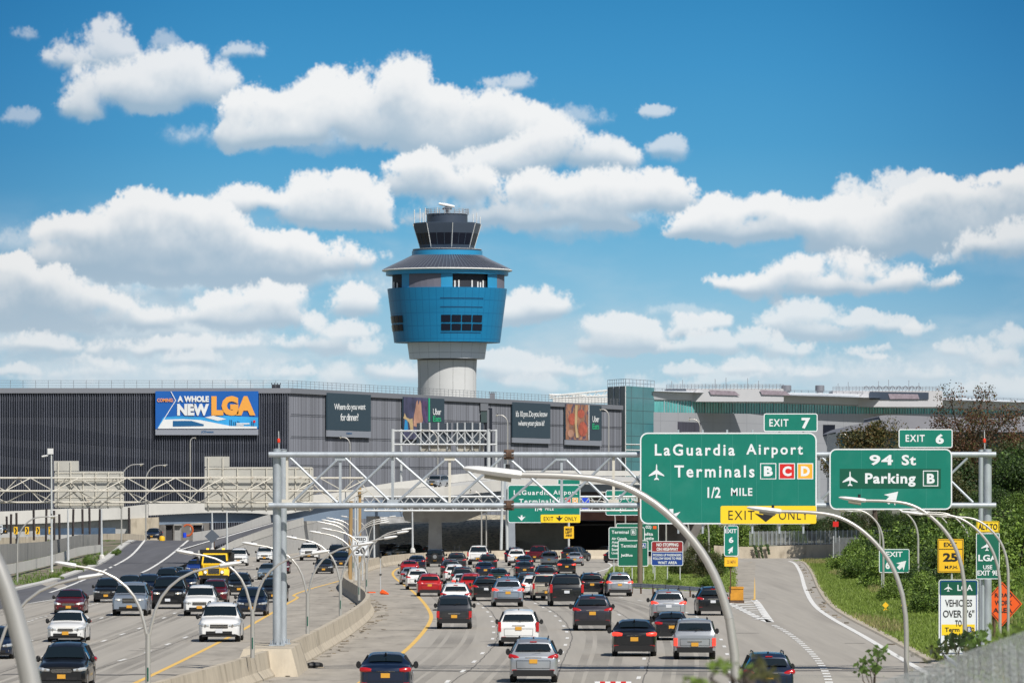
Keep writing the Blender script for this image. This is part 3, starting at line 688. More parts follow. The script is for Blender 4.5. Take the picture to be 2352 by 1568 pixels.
# ---------------------------------------------------------------- control tower
TY=1000.0; s_=S(TY); tx=(1027-1176)/F*TY
zt=lambda v: CH-(v-HV)/s_
m_tblue=mat('tower_blue',(.010,.205,.42),.38,.15,var=.07,vs=.12,stretch=(1,1,3))
def add_grid(m,sx,sz,w,dark,horiz_only=False,cyl=True):
    # panel joints: thin darker lines on the cladding in the object's own angle/height
    nt=m.node_tree; N=nt.nodes; L=nt.links; b=N['Principled BSDF']
    src=b.inputs['Base Color'].links[0].from_socket if b.inputs['Base Color'].links else None
    tc=N.new('ShaderNodeTexCoord'); sp=N.new('ShaderNodeSeparateXYZ'); L.new(tc.outputs['Object'],sp.inputs[0])
    def mm(op,a,c=None):
        n=N.new('ShaderNodeMath'); n.operation=op
        for i,x in enumerate((a,c)):
            if x is None: continue
            if isinstance(x,(int,float)): n.inputs[i].default_value=x
            else: L.new(x,n.inputs[i])
        return n.outputs[0]
    ang=mm('ARCTAN2',sp.outputs[1],sp.outputs[0]) if cyl else sp.outputs[0]
    def lines(x,k,ww): return mm('LESS_THAN',mm('FRACT',mm('ADD',mm('MULTIPLY',x,k),100.0)),ww)
    a=lines(sp.outputs[2],sz,w*sz); 
    if not horiz_only: a=mm('MAXIMUM',a,lines(ang,sx,w*sx*(.07 if cyl else 1)))
    mx=N.new('ShaderNodeMix'); mx.data_type='RGBA'; L.new(a,mx.inputs[0])
    if src: L.new(src,mx.inputs[6])
    else: mx.inputs[6].default_value=b.inputs['Base Color'].default_value
    mx.inputs[7].default_value=(*dark,1); L.new(mx.outputs[2],b.inputs['Base Color'])
add_grid(m_tblue,8.0,.42,.16,(.006,.155,.34))
m_tblue2=mat('tower_blue_plain',(.03,.30,.56),.35,.15,var=.05,vs=.2)
m_shaft=mat('tower_shaft',(.56,.57,.575),.8,var=.05,vs=.2); add_grid(m_shaft,2.2,.125,.14,(.12,.12,.12))
m_collar=mat('tower_collar',(.68,.72,.77),.5,.05,var=.04,vs=.2); add_grid(m_collar,3.4,.3,.08,(.33,.36,.40))
m_troof=mat('tower_roof',(.075,.085,.115),.5,.3)
m_tdark=mat('tower_dark',(.055,.075,.11),.4,.2,var=.06,vs=.3)
m_glass=mat('dark_glass',(.012,.015,.026),.2,0,spec=.25)
m_tgrey=mat('tower_shutter',(.15,.15,.19),.6)
m_white2=mat('white_metal',(.78,.78,.76),.45)
t=thing('control_tower','tall blue flaring air traffic control tower with dark glass cab and radar on top','control tower',(tx,TY,0))
def lat(prof,name,m,n=64,par=t,sm=True,ph=0,ang=30):
    b=MB(); b.lathe([(r/s_,zt(v)) for r,v in prof],n,(tx,TY,0),phase=ph); return b.build(name,m,par,smooth=sm,angle=ang)
lat([(72,1140),(67,905),(67,860),(68.5,826)],'shaft',m_shaft)
lat([(66,824),(86.5,824.5),(91.7,788)],'collar',m_collar)
drum=lat([(88,787.2),(121.7,787),(137.4,664),(132,663.8)],'drum',m_tblue)
lat([(126,664.5),(126,630)],'core_wall',mat('core_dark',(.018,.022,.032),.7))
lat([(131,633),(140.6,633),(140.6,622)],'fascia',m_tblue2)
rf=lat([(148.7,623),(148.7,620.5),(128,611),(104,600),(80,588.3)],'roof',m_troof,96)
b=MB(); 
for k in range(96):
    w=k*2*math.pi/96; pr=[(148,620.2),(128,610.4),(104,599.4),(81,587.6)]
    b.tube([(tx+math.cos(w)*r/s_,TY+math.sin(w)*r/s_,zt(v)) for r,v in pr],.085,4,cap=False)
b.build('roof_rib',mat('roof_rib',(.16,.18,.22),.45,.3),rf)
lat([(148.9,623.4),(150,621.8),(148.9,620.2),(147,621.8)],'gutter',m_white2,64)
lat([(81,588.2),(81,577)],'ring_wall',m_tblue2)
b=MB(); b.lathe([(79/s_,zt(577)),(79/s_,zt(573.5)),(78.2/s_,zt(573.2)),(78.2/s_,zt(577))],48,(tx,TY,0),cap=False); b.build('catwalk_rail',m_tdark,t)
b=MB(); b.lathe([(79.5/s_,zt(573.4)),(79.5/s_,zt(572.8)),(78/s_,zt(572.8)),(78/s_,zt(573.4))],48,(tx,TY,0),cap=False); b.build('handrail',m_white2,t)
ph=.5*0+.22
lat([(63,574),(64,566),(78.3,517),(78.3,513.5),(74,512.5)],'cab',m_tdark,8,ph=ph,ang=20)
for k in range(8):
    w0=2*math.pi*(k+ph)/8; w1=2*math.pi*(k+1+ph)/8; 
    def cp(w,v,o): 
        r=(64+(566-v)/49*14.3)/s_+o; return Vector((tx+math.cos(w)*r,TY+math.sin(w)*r,zt(v)))
    A,B_,C_,D_=cp(w0,563,.05),cp(w1,563,.05),cp(w1,537,.05),cp(w0,537,.05)
    b=MB(); b.add([A.lerp(B_,.05),A.lerp(B_,.95),D_.lerp(C_,.95),D_.lerp(C_,.05)],[(0,1,2,3)]); gl=b.build('cab_window',m_glass,t)
    b=MB(); 
    for q in(.33,.66): b.tube([A.lerp(B_,q),D_.lerp(C_,q)],.07,4)
    b.build('mullion',m_tdark,gl)
    b=MB(); b.tube([cp(w0,573,.0),cp(w0,515,.06)],.06,4); b.build('corner_trim',m_white2,t)
pen=lat([(47,513),(47,493),(46,492)],'roof_drum',m_tdark,24)
b=MB()
for v in(492,488.5,485,481): b.lathe([(49.5/s_,zt(v)),(49.5/s_,zt(v)+.07),(49/s_,zt(v)+.07),(49/s_,zt(v))],32,(tx,TY,0),cap=False)
for k in range(26):
    w=k*2*math.pi/26; x,y=tx+math.cos(w)*49.2/s_,TY+math.sin(w)*49.2/s_; b.tube([(x,y,zt(493)),(x,y,zt(480.5))],.05,4)
b.build('railing',mat('rail_grey',(.35,.37,.4),.5),t)
b=MB()
for u,v0,v1 in((-75,516,482),(-62,513,480),(-55,513,490),(-22,513,478),(-3,513,490),(7,513,495),(20,513,495),(36,513,480),(60,513,492),(68,513,490),(76,514,498),(-50,513,478)):
    b.tube([(tx+u/s_,TY-3.6+abs(u)/s_*.5,zt(v0)),(tx+u/s_,TY-3.6+abs(u)/s_*.5,zt(v1))],.075,4)
b.build('antenna',m_white2,t)
p=MB(); p.tube([(tx,TY,zt(494)),(tx,TY,zt(477))],.30,8); p.lathe([(.9,0),(.9,.3),(.2,.5)],12,(tx,TY,zt(481))); p.build('radar_pedestal',m_tdark,t)
p=MB(); p.tube([(tx-1.55,TY-.3,zt(468)),(tx-.3,TY-.3,zt(471)),(tx+1.35,TY-.3,zt(475))],[.20,.32,.22],8); p.tube([(tx-.2,TY,zt(472)),(tx+.2,TY,zt(480))],.25,8); p.build('radar_antenna',m_white2,t,smooth=True)
# windows and panels on the drum: built as curved patches just proud of it
def drum_patch(b,a0,a1,v0,v1,out,n=8,r0=None):
    vs=[];fs=[]
    for v in(v0,v1):
        rr_=((121.7+(787-v)/123*15.7) if r0 is None else r0)/s_+out
        for i in range(n+1):
            w=R(-90+a0+(a1-a0)*i/n); vs.append((tx+math.cos(w)*rr_,TY+math.sin(w)*rr_,zt(v)))
    for i in range(n): fs.append((i,i+1,n+2+i,n+1+i))
    b.add(vs,fs)
def ang_of(u,r): return math.degrees(math.asin(max(-1,min(1,(u-1027)/r))))
m_rec=mat('tower_recess',(.004,.06,.15),.5)
for v in(688,708,766):
    b=MB(); drum_patch(b,ang_of(1013,132),ang_of(1109,132),v,v+2,.06); b.build('louvre_slot',m_rec,drum)
for u0,u1,n in((1014,1108,4),(899,928,3)):
    for v0,v1 in((727,743),(747,762)):
        r=128 if v0<740 else 126
        for k in range(n):
            ua=u0+(u1-u0)*(k+.05)/n; ub=u0+(u1-u0)*(k+.95)/n
            b=MB(); drum_patch(b,ang_of(ua,r),ang_of(ub,r),v0,v1,.10,4); b.build('window',m_glass,drum)
# band of panels and openings above the drum
for u0,u1,m,o in((926,943,m_tblue2,.3),(943,1015,m_tgrey,.32),(1015,1041,m_tblue2,.36),(1119,1140,m_tblue2,.36),(1140,1157,m_tgrey,.32)):
    b=MB(); drum_patch(b,ang_of(u0,131),ang_of(u1-.3,131),631,664.4,o,5,129.0); b.build('band_panel',m,t)
b=MB(); 
for u in(1046,1055,1085,1098,1104,1110,906,914): b.tube([(tx+(u-1027)/s_,TY-math.sqrt(max(1,127.5**2-(u-1027)**2))/s_-.02,zt(664)),(tx+(u-1027)/s_,TY-math.sqrt(max(1,127.5**2-(u-1027)**2))/s_-.02,zt(648+ (u%5)))],.16,5)
b.build('equipment',m_white2,t)
# ---------------------------------------------------------------- parking garage
def face_line(uA,YA,uB,YB):
    A=Vector(((uA-1176)/F*YA,YA)); Bp=Vector(((uB-1176)/F*YB,YB)); d=Bp-A
    def fn(u):
        k=(u-1176)/F   # x=k*y
        tt=(k*A.y-A.x)/(d.x-k*d.y); return A.y+d.y*tt
    return fn
m_gar=mat('garage_rib',(.165,.18,.225),.6,.1,island=.35)
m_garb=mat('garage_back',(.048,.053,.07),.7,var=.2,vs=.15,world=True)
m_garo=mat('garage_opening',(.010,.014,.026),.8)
m_garr=mat('garage_side_rib',(.16,.17,.20),.6,.1,island=.35)
m_garrb=mat('garage_side',(.125,.133,.16),.6,var=.15,vs=.3,world=True)
m_cop=mat('garage_coping',(.22,.23,.26),.55,.2)
GFY=700.0
t=thing('parking_garage','long dark ribbed parking garage carrying large billboards','building',Q(662,1180,GFY)); GAR=t
b=MB(); A=Q(-500,893,GFY); C=Q(662,890,GFY); ztop=A.z; zb=CH-(1185-HV)/S(GFY)-4
fr=face_line(662,700,1425,835)
Cr=Q(1425,930,fr(1425))
b.add([(A.x,GFY,zb),(C.x,GFY,zb),(C.x,GFY,ztop),(A.x,GFY,ztop),(A.x,GFY+140,zb),(Cr.x,GFY+140,zb),(Cr.x,GFY+140,ztop),(A.x,GFY+140,ztop),(Cr.x,Cr.y,zb),(Cr.x,Cr.y,ztop)],
 [(0,1,2,3),(1,8,9,2),(8,5,6,9),(5,4,7,6),(4,0,3,7),(3,2,9,6,7),(0,4,5,8,1)])
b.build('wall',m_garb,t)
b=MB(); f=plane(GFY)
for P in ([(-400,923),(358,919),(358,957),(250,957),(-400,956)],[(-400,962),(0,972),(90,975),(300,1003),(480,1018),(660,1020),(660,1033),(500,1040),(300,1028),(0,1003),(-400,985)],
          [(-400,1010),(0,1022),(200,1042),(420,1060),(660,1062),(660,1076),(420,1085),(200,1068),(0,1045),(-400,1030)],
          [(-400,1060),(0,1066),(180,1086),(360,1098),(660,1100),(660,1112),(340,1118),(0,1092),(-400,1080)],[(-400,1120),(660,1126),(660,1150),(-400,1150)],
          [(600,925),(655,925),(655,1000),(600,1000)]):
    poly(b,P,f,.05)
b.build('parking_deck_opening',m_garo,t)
b=MB(); x=A.x
while x<C.x-.1:
    w=.11; b.add([(x,GFY-.12,zb),(x+w*.5,GFY-.30,zb),(x+w,GFY-.12,zb),(x,GFY-.12,ztop-.5),(x+w*.5,GFY-.30,ztop-.5),(x+w,GFY-.12,ztop-.5)],[(0,1,4,3),(1,2,5,4)]); x+=.30
b.build('ribbed_screen',m_gar,t,fix=False)
dv=Vector((Cr.x-C.x,Cr.y-C.y,0)); dl=dv.length; dv.normalize(); nn_=Vector((dv.y,-dv.x,0))
b=MB(); d=.05
while d<dl:
    p=Vector((C.x,C.y,0))+dv*d; w=.11
    pts=[p+nn_*.05,p+dv*w*.5+nn_*.16,p+dv*w+nn_*.05]
    b.add([Vector((q.x,q.y,zb)) for q in pts]+[Vector((q.x,q.y,ztop-.5)) for q in pts],[(0,1,4,3),(1,2,5,4)]); d+=.26
b.build('side_cladding_rib',m_garr,t,fix=False)
b=MB(); b.add([Vector((C.x,C.y,zb))+nn_*.04,Vector((Cr.x,Cr.y,zb))+nn_*.04,Vector((Cr.x,Cr.y,ztop-.5))+nn_*.04,Vector((C.x,C.y,ztop-.5))+nn_*.04],[(0,1,2,3)]); b.build('side_cladding',m_garrb,t,fix=False)
def fside(off=0): return lambda u,v,dd=0: Q(u,v,fr(u))+nn_*(off+dd)
fsd=fside()
vr=lambda u,v: HV+(v-HV)*700/fr(u)   # keeps a level line level along the receding face
b=MB()
for v in(951,1002,1068): 
    poly(b,[(664,vr(664,v)-.7),(1424,vr(1424,v)-.7),(1424,vr(1424,v)+.7),(664,vr(664,v)+.7)],fsd,.27)
b.build('joint',m_garo,t)
b=MB(); b.sweep([Vector((A.x,GFY,ztop)),Vector((C.x,GFY,ztop)),Vector((Cr.x,Cr.y,ztop))],[(-.3,-.55),(-.3,.12),(.45,.12),(.45,-.55)]); b.build('coping',m_cop,t)
b=MB(); P=[Vector((A.x,GFY+.6,ztop)),Vector((C.x,GFY+.6,ztop)),Vector((Cr.x,Cr.y+.6,ztop))]
for hh in(.45,.8,1.1):
    for a,c in zip(P,P[1:]): b.tube([a+Vector((0,0,hh)),c+Vector((0,0,hh))],.022,3)
for a,c in zip(P,P[1:]):
    k=int((c-a).length/1.6)
    for i in range(k):
        q=a.lerp(c,i/k); b.tube([q,q+Vector((0,0,1.15))],.03,3)
b.build('roof_railing',mat('rail_dark',(.2,.21,.23),.5,.3),t,fix=False)
# stair recess on the side face and grey pylon
b=MB(); poly(b,[(1110,vr(1110,915)-.0),(1126,vr(1126,915)),(1126,1090),(1110,1090)],fsd,.30); b.build('recess',m_garo,t)
b=MB(); poly(b,[(1098,919),(1116,920),(1116,943),(1098,943)],fsd,.36); poly(b,[(1113,940),(1118,940),(1118,1090),(1113,1090)],fsd,.37); b.build('recess_panel',m_cop,t)
b=MB(); poly(b,[(1099,945),(1113,945),(1113,970),(1099,970)],fsd,.36); b.build('recess_glazing',mat('green_glass',(.01,.05,.07),.1,spec=.9),t)
# roof boxes
for u,v0,v1,w,Yq in((634,883,889,20,GFY+2),(1131,903,913,12,fr(1131)+6)):
    b=MB(); a=Q(u-w/2,v1+3,Yq); c=Q(u+w/2,v0,Yq+1.5); b.box2(a,(c.x,Yq+1.5,c.z)); 
    for k in range(4): b.tube([Q(u-w/2+k*w/3,v0,Yq),Q(u-w/2+k*w/3,v0-4,Yq)],.05,4)
    q=thing('roof_unit','small dark equipment box on the garage roof %s'%('near its corner' if u<700 else 'right of the tower'),'roof unit',(a.x,Yq,a.z),'garage roof boxes'); b.build('housing',m_garo if u<700 else m_cop,q)
# ---- billboards
m_bill=mat('billboard_slate',(.030,.055,.078),.5,var=.03,vs=.2,world=True); m_ledge=mat('billboard_ledge',(.30,.32,.37),.5,.2)
def board(name,label,u0,u1,fv0,fv1,fn,group='billboards on the garage'):
    P0=fn((u0+u1)/2,(fv0(u0)+fv1(u0))/2,0)
    t=thing(name,label,'billboard',P0,group); return t
cn=lambda x:(lambda u:x)
f0=plane(GFY,.5)
t=board('billboard','blue billboard reading Coming A Whole New LGA in orange and white',357,593.5,cn(898),cn(985),f0)
b=MB(); b.prism([(357,898),(593.5,898),(593.5,985),(357,985)],f0,.25); b.build('panel',mat('ad_blue',(.004,.105,.42),.5,var=.1,vs=.08,world=True),t)
b=MB(); b.prism([(357,985.3),(593.5,985.3),(593.5,998.5),(357,998.5)],f0,.22); b.build('ledge',m_ledge,t)
OF=.30
def pic(pts,m,off=OF,name='picture_shape',fn=f0):
    b=MB(); poly(b,pts,fn,off); return b.build(name,m,t)
m_sky1=mat('ad_light_blue',(.03,.30,.62),.5,var=.3,vs=.15,world=True); m_wh=mat('ad_white',(.72,.74,.75),.5,var=.06,vs=.3,world=True); m_ink=mat('ad_dark_blue',(.005,.10,.26),.5)
pic([(375,958),(410,955),(470,958),(520,954),(593,958),(593,982),(362,982)],m_sky1)
pic([(377,963),(420,962),(460,964),(500,972),(530,978),(590,979),(590,984),(362,984)],m_wh,.33)
pic([(397,966),(440,966),(468,974),(468,978),(397,979)],m_ink,.36); pic([(470,958),(490,954),(505,958),(520,962),(500,966)],m_wh,.34)
for u in(527,531,536,540,545,548,577,581): pic([(u,978),(u,968-(u%4)*1.4),(u+2.2,968-(u%4)*1.4),(u+2.2,978)],m_ink,.34)
pic([(543,974),(573,974),(573,971),(543,971)],m_wh,.36); pic([(543,977.5),(560,977.5),(560,975.5),(543,975.5)],m_wh,.36)
b=MB(); b.add([f0(584+3*math.cos(a*math.pi/6),967.5+3*math.sin(a*math.pi/6),.36) for a in range(12)],[tuple(range(12))]); b.build('red_dot',m_sred,t)
b=MB()
for a,c in(((391.5,898.5),(402.5,919.5)),((402.5,919.5),(362,984))):
    b.add([f0(a[0],a[1],.37),f0(a[0]+2,a[1],.37),f0(c[0]+2,c[1],.37),f0(c[0],c[1],.37)],[(0,1,2,3)])
b.build('chevron_line',m_wh,t)
m_ora=mat('ad_orange',(.80,.36,.06),.5)
word(t,'COMING:',361,398,914.4,922.7,0,mat('ad_orange2',(.85,.32,.08),.5),.37,.03,1,fn=f0)
word(t,'A WHOLE',407.6,480,908.9,923,0,m_wh,.37,.06,1,fn=f0); word(t,'NEW',407,480,927,954,0,m_wh,.37,.06,1,fn=f0); word(t,'LGA',485.5,586.6,909,954,0,m_ora,.37,.07,1,fn=f0)
word(t,'JCDecaux',462,491,988.5,995,0,m_ink,.26,.02,1,fn=f0)
f1=fside(.35)
def sboard(name,label,u0,u1,v0,v1):
    t=thing(name,label,'billboard',f1((u0+u1)/2,(v0+v1)/2,0),'billboards on the garage')
    va=HV+(v0-HV)*1.0; 
    top=lambda u: HV+(v0-HV)*fr(u0)/fr(u); bot=lambda u: HV+(v1-HV)*fr(u0)/fr(u)
    return t,top,bot
def quad(t,u0,u1,top,bot,m,off,name='panel',solid=0):
    P=[(u0,top(u0)),(u1,top(u1)),(u1,bot(u1)),(u0,bot(u0))]
    b=MB()
    if solid: b.prism(P,f1,solid)
    else: poly(b,P,f1,off)
    return b.build(name,m,t)
t,tp,bt=sboard('billboard','slate billboard asking Where do you want for dinner',743,843,901.6,987)
quad(t,743,843,tp,bt,m_bill,0,solid=.2); quad(t,743,843,lambda u:bt(u)+.5,lambda u:bt(u)+15,m_ledge,0,'ledge',.2)
word(t,'Where do you want',758,830,926.5,945,0,m_wh,.24,.02,.85,fn=f1); word(t,'for dinner?',772.5,814,949,966,0,m_wh,.24,.02,.85,fn=f1); word(t,'Outfront',786,799,992,997,0,m_ink,.24,.02,1,fn=f1)
t,tp,bt=sboard('billboard','billboard with hands photo and Uber Eats in white and green, behind the far gantry',918,1012,911,1008)
quad(t,918,1012,tp,bt,m_bill,0,solid=.2); quad(t,918,974,tp,bt,mat('ad_violet',(.07,.07,.14),.5,var=.5,vs=.4,world=True),.23,'photo')
m_skin=mat('ad_skin',(.50,.27,.19),.5,var=.25,vs=.5,world=True); m_tan=mat('ad_tan',(.52,.38,.2),.5,var=.2,vs=.6,world=True)
def pf(P,m,off=.26,name='picture_shape'): b=MB(); poly(b,P,f1,off); b.build(name,m,t)
pf([(940,978),(941,955),(944,940),(947,922),(950,918),(951,930),(955,918),(958,926),(959,945),(962,965),(958,975),(955,982)],m_skin)
pf([(917,960),(920,948),(924,958),(932,962),(938,960),(940,988),(934,992),(930,970)],m_tan); pf([(921,962),(926,965),(928,985),(918,990)],m_sky1)
pf([(960,920),(972,922),(971,975),(962,960)],mat('ad_plum',(.09,.05,.13),.5,var=.6,vs=1.2,world=True))
quad(t,974.5,978,tp,lambda u:968,mat('ad_green',(.02,.45,.22),.5),.27,'green_stripe')
m_ug=mat('ad_green2',(.02,.42,.19),.5)
word(t,'Uber',985,1004,938,952.5,0,m_wh,.26,.02,.85,fn=f1); word(t,'Eats',985,1004,955,968,0,m_ug,.26,.02,.85,fn=f1)
t,tp,bt=sboard('billboard',"slate billboard reading It's 10 pm. Do you know where your pizza is",1170,1256,923,1004)
quad(t,1170,1256,tp,bt,m_bill,0,solid=.2); quad(t,1170,1256,lambda u:bt(u)+.5,lambda u:bt(u)+12,m_ledge,0,'ledge',.2)
word(t,"It's 10 pm. Do you know",1176,1249,943,961,0,m_wh,.24,.02,.8,fn=f1); word(t,'where your pizza is?',1181,1242,965,981,0,m_wh,.24,.02,.8,fn=f1)
t,tp,bt=sboard('billboard','billboard with pizza photo beside Uber Eats lettering, rightmost on the garage',1291,1374,927,1009)
quad(t,1291,1374,tp,bt,m_bill,0,solid=.2); quad(t,1291,1343,tp,bt,mat('ad_crust',(.36,.17,.10),.5,var=.5,vs=.5,world=True,dirt=((.10,.07,.12),.8,.5,.6)),.23,'photo'); quad(t,1291,1374,lambda u:bt(u)+.5,lambda u:bt(u)+12,m_ledge,0,'ledge',.2)
m_sal=mat('ad_salami',(.45,.10,.06),.5,var=.4,vs=1.5,world=True)
for cu_,cv_,ru_,rv_ in((1330,985,10,17),(1306,962,9,14),(1326,950,8,10),(1302,995,7,9)):
    pf([(cu_+ru_*math.cos(a*math.pi/7),cv_+rv_*math.sin(a*math.pi/7)) for a in range(14)],m_sal if cu_>1305 else m_skin,.26)
pf([(1312,930),(1318,930),(1316,975),(1320,1005),(1314,1005),(1311,970)],m_tan,.27)
quad(t,1343,1344.8,tp,bt,m_wh,.26,'white_stripe')
word(t,'Uber',1352,1367.5,955,969,0,m_wh,.26,.02,.85,fn=f1); word(t,'Eats',1352,1367.5,972,985.5,0,m_ug,.26,.02,.85,fn=f1)
# ---------------------------------------------------------------- glass stair tower and terminal
m_tealg=mat('teal_glass',(.055,.22,.25),.2,0,var=.12,vs=.25,world=True,spec=.3); add_grid(m_tealg,.5,.5,.10,(.03,.10,.12),cyl=False)
m_bluedk=mat('navy_glass',(.006,.075,.15),.2,spec=.2)
YT=845.
t=thing('glass_stair_tower','teal and navy glazed stair tower between garage and terminal','building',Q(1450,1060,YT))
b=MB(); P=[Q(1396,887,YT+8),Q(1437,886,YT),Q(1503,890,YT+14)]
pz=P[1].z; zb=-2
b.add([(P[0].x,P[0].y,zb),(P[1].x,P[1].y,zb),(P[2].x,P[2].y,zb),(P[1].x,YT+30,zb)]+[(P[0].x,P[0].y,pz),(P[1].x,P[1].y,pz),(P[2].x,P[2].y,pz),(P[1].x,YT+30,pz)],[(0,1,5,4),(2,3,7,6),(3,0,4,7),(4,5,6,7)]); b.build('navy_glazing',m_bluedk,t)
b=MB(); b.add([(P[1].x,P[1].y-.02,zb),(P[2].x,P[2].y-.02,zb),(P[2].x,P[2].y-.02,pz),(P[1].x,P[1].y-.02,pz)],[(0,1,2,3)]); b.build('teal_glazing',m_tealg,t)
b=MB()
for q in(.0,.33,.66,.99): a=P[0].lerp(P[1],q); b.tube([(a.x,a.y-.1,zb),(a.x,a.y-.1,pz)],.07,4)
for v in(1020,1033,1046): b.tube([Q(1437,v,YT-.1),Q(1503,v+1,YT+13.8)],.09,4)
b.build('mullion',m_white2,t)
b=MB()
for a,c in((P[0],P[1]),(P[1],P[2])):
    for i in range(9): q=a.lerp(c,i/8); b.tube([(q.x,q.y+.3,pz),(q.x,q.y+.3,pz+1.1)],.04,3)
    for hh in(.5,1.1): b.tube([(a.x,a.y+.3,pz+hh),(c.x,c.y+.3,pz+hh)],.035,3)
b.build('roof_railing',m_cop,t,fix=False)
# long curved terminal
m_term=mat('terminal_wall',(.36,.37,.40),.6,.1,var=.06,vs=.1,world=True); add_grid(m_term,.33,.33,.07,(.27,.28,.31),cyl=False)
m_termf=mat('terminal_fascia',(.50,.52,.55),.5,.1,var=.04,vs=.1,world=True)
m_tealw=mat('teal_window',(.10,.42,.42),.2,spec=.7,var=.35,vs=.6,stretch=(1,1,.3),world=True)
tk=[(1500,897,905,917,919,946),(1600,898,907,919,921,948),(1750,900,909,923,925,950),(1900,903,912,927,930,950),(2050,908,917,931,935,950),(2200,914,921,936,939,951),(2352,921,927,941,944,952),(2500,927,932,945,948,954)]
def tY(u): return 860+(u-1500)*.16
t=thing('terminal_building','long curving pale airport terminal with a teal window band','building',Q(1900,1100,tY(1900)))
def band(k0,k1,off0,off1,name,m,step=1):
    b=MB(); Lf=[];Rt=[]
    for r in tk: Lf.append(Q(r[0],r[k0] if k0 else 1150,tY(r[0])-off0)); Rt.append(Q(r[0],r[k1] if k1 else 1150,tY(r[0])-off1))
    Lf=catmull(Lf,4); Rt=catmull(Rt,4); b.strip(Lf,Rt); return b.build(name,m,t,smooth=True)
band(1,2,1.5,1.8,'parapet',mat('terminal_parapet',(.60,.63,.67),.5,.1)); band(2,3,1.7,1.5,'fascia',m_termf); band(4,5,.9,.9,'window_band',m_tealw)
band(3,4,1.5,1.0,'soffit',m_term); band(5,0,1.6,1.6,'wall',m_term)
b=MB(); 
for k in range(150):
    u=1525+k*6.3; v0=np.interp(u,[r[0] for r in tk],[r[4] for r in tk]); v1=np.interp(u,[r[0] for r in tk],[r[5] for r in tk])
    b.tube([Q(u,v0,tY(u)-1.05),Q(u,v1,tY(u)-1.05)],.05 if k%5 else .12,4)
b.build('window_mullion',mat('mullion_pale',(.30,.38,.40),.5),t)['kind']='stuff'
b=MB(); Lf=[Q(u,905+(u-1500)*.0,tY(u)+25) for u in(1500,2500)]
b.add([Q(1500,898,tY(1500)-3),Q(2500,928,tY(2500)-3),Q(2500,927.5,tY(2500)+30),Q(1500,897.5,tY(1500)+30)],[(0,1,2,3)]); b.build('roof',m_termf,t)
b=MB()
for k in range(60):
    u=1505+k*16; v=np.interp(u,[r[0] for r in tk],[r[1] for r in tk]); b.tube([Q(u,v,tY(u)-3),Q(u,v-5.5,tY(u)-3)],.035,3)
b.tube([Q(r[0],r[1]-5.5,tY(r[0])-3) for r in tk],.03,3); b.tube([Q(r[0],r[1]-3,tY(r[0])-3) for r in tk],.03,3)
b.build('roof_railing',m_cop,t,fix=False)
b=MB(); poly(b,[(1505,966),(1610,970),(1610,992),(1505,992)],plane(tY(1560)-2.2),0); b.build('louvre',mat('louvre_dark',(.04,.04,.06),.6,var=.3,vs=3,stretch=(1,1,.05),world=True),t)
b=MB(); poly(b,[(1880,975),(1918,975),(1918,1001),(1880,1001)],plane(tY(1895)-2.4),0); b.build('side_window',m_glass,t)
for (u0,u1,v0,v1,lab) in((1531,1800,892,908,'left rooftop plant room with railing and pinkish louvres'),(1913,2165,897,920,'right rooftop plant room with a dark slot and arched pipes')):
    Yp=tY(u0)+8; q=thing('rooftop_plant_room',lab,'plant room',Q((u0+u1)/2,v1+6,Yp),'rooftop plant rooms on the terminal')
    b=MB(); a=Q(u0,v1+14,Yp); c=Q(u1,v0,Yp); b.box2(a,(c.x,Yp+12,c.z)); b.build('wall',mat('plant_wall',(.52,.52,.54),.6,var=.05,vs=.3,world=True),q)
    fp=plane(Yp,.1); t_=t; t=q
    if u0<1600:
        pic([(1531,893),(1576,893),(1576,906),(1531,906)],m_tdark,.1,'dark_panel',fp)
        for ua in(1628,1745): pic([(ua,895),(ua+60,898),(ua+72,908),(ua+5,906)],mat('pink_louvre',(.30,.25,.29),.6,var=.3,vs=2,world=True),.12,'louvre',fp)
    else:
        pic([(1997,899),(2133,901),(2133,917),(1997,917)],m_tdark,.1,'dark_slot',fp); pic([(2040,904),(2108,905),(2112,916),(2044,916)],mat('pink_louvre',(.33,.22,.27),.6),.2,'louvre',fp)
    t=t_
    b=MB(); 
    for k in range(34):
        u=u0+(u1-u0)*k/33; b.tube([Q(u,v0,Yp-.1),Q(u,v0-9-(1.5 if k%3 else 0),Yp-.1)],.045,3)
    for dv_ in(3,6,9): b.tube([Q(u0,v0-dv_,Yp-.1),Q(u1,v0-dv_,Yp-.1)],.035,3)
    if u0>1600:
        for k in range(9):
            u=1990+k*15; b.tube([Q(u+5*math.cos(math.pi*j/6),v0-4-6*math.sin(math.pi*j/6),Yp+.5) for j in range(7)],.09,4)
    b.build('railing',m_cop,q,fix=False)
    b=MB()
    for k in range(6):
        u=u0+12+(u1-u0-20)*((k*37)%10)/10.; b.tube([Q(u,v0,Yp+2),Q(u,v0-17-(k*7)%9,Yp+2)],.05,3)
    b.build('antenna',m_cop,q,fix=False)
for u,w in((1806,11),(1883,10)):
    Yp=tY(u)+2; q=thing('rooftop_tank','round grey rooftop vent, %s of the two on the terminal roof'%('left' if u<1850 else 'right'),'vent',Q(u,905,Yp),'round vents on the terminal roof')
    r=w/S(Yp); c=Q(u,898,Yp); b=MB(); b.lathe([(r*1.05,0),(r*1.05,.9),(r*.9,1.0)],16,c); b.build('drum',m_cop,q,smooth=True); b=MB(); b.lathe([(r*.8,-1.4),(r*.8,0)],12,c); b.build('base',m_termf,q)
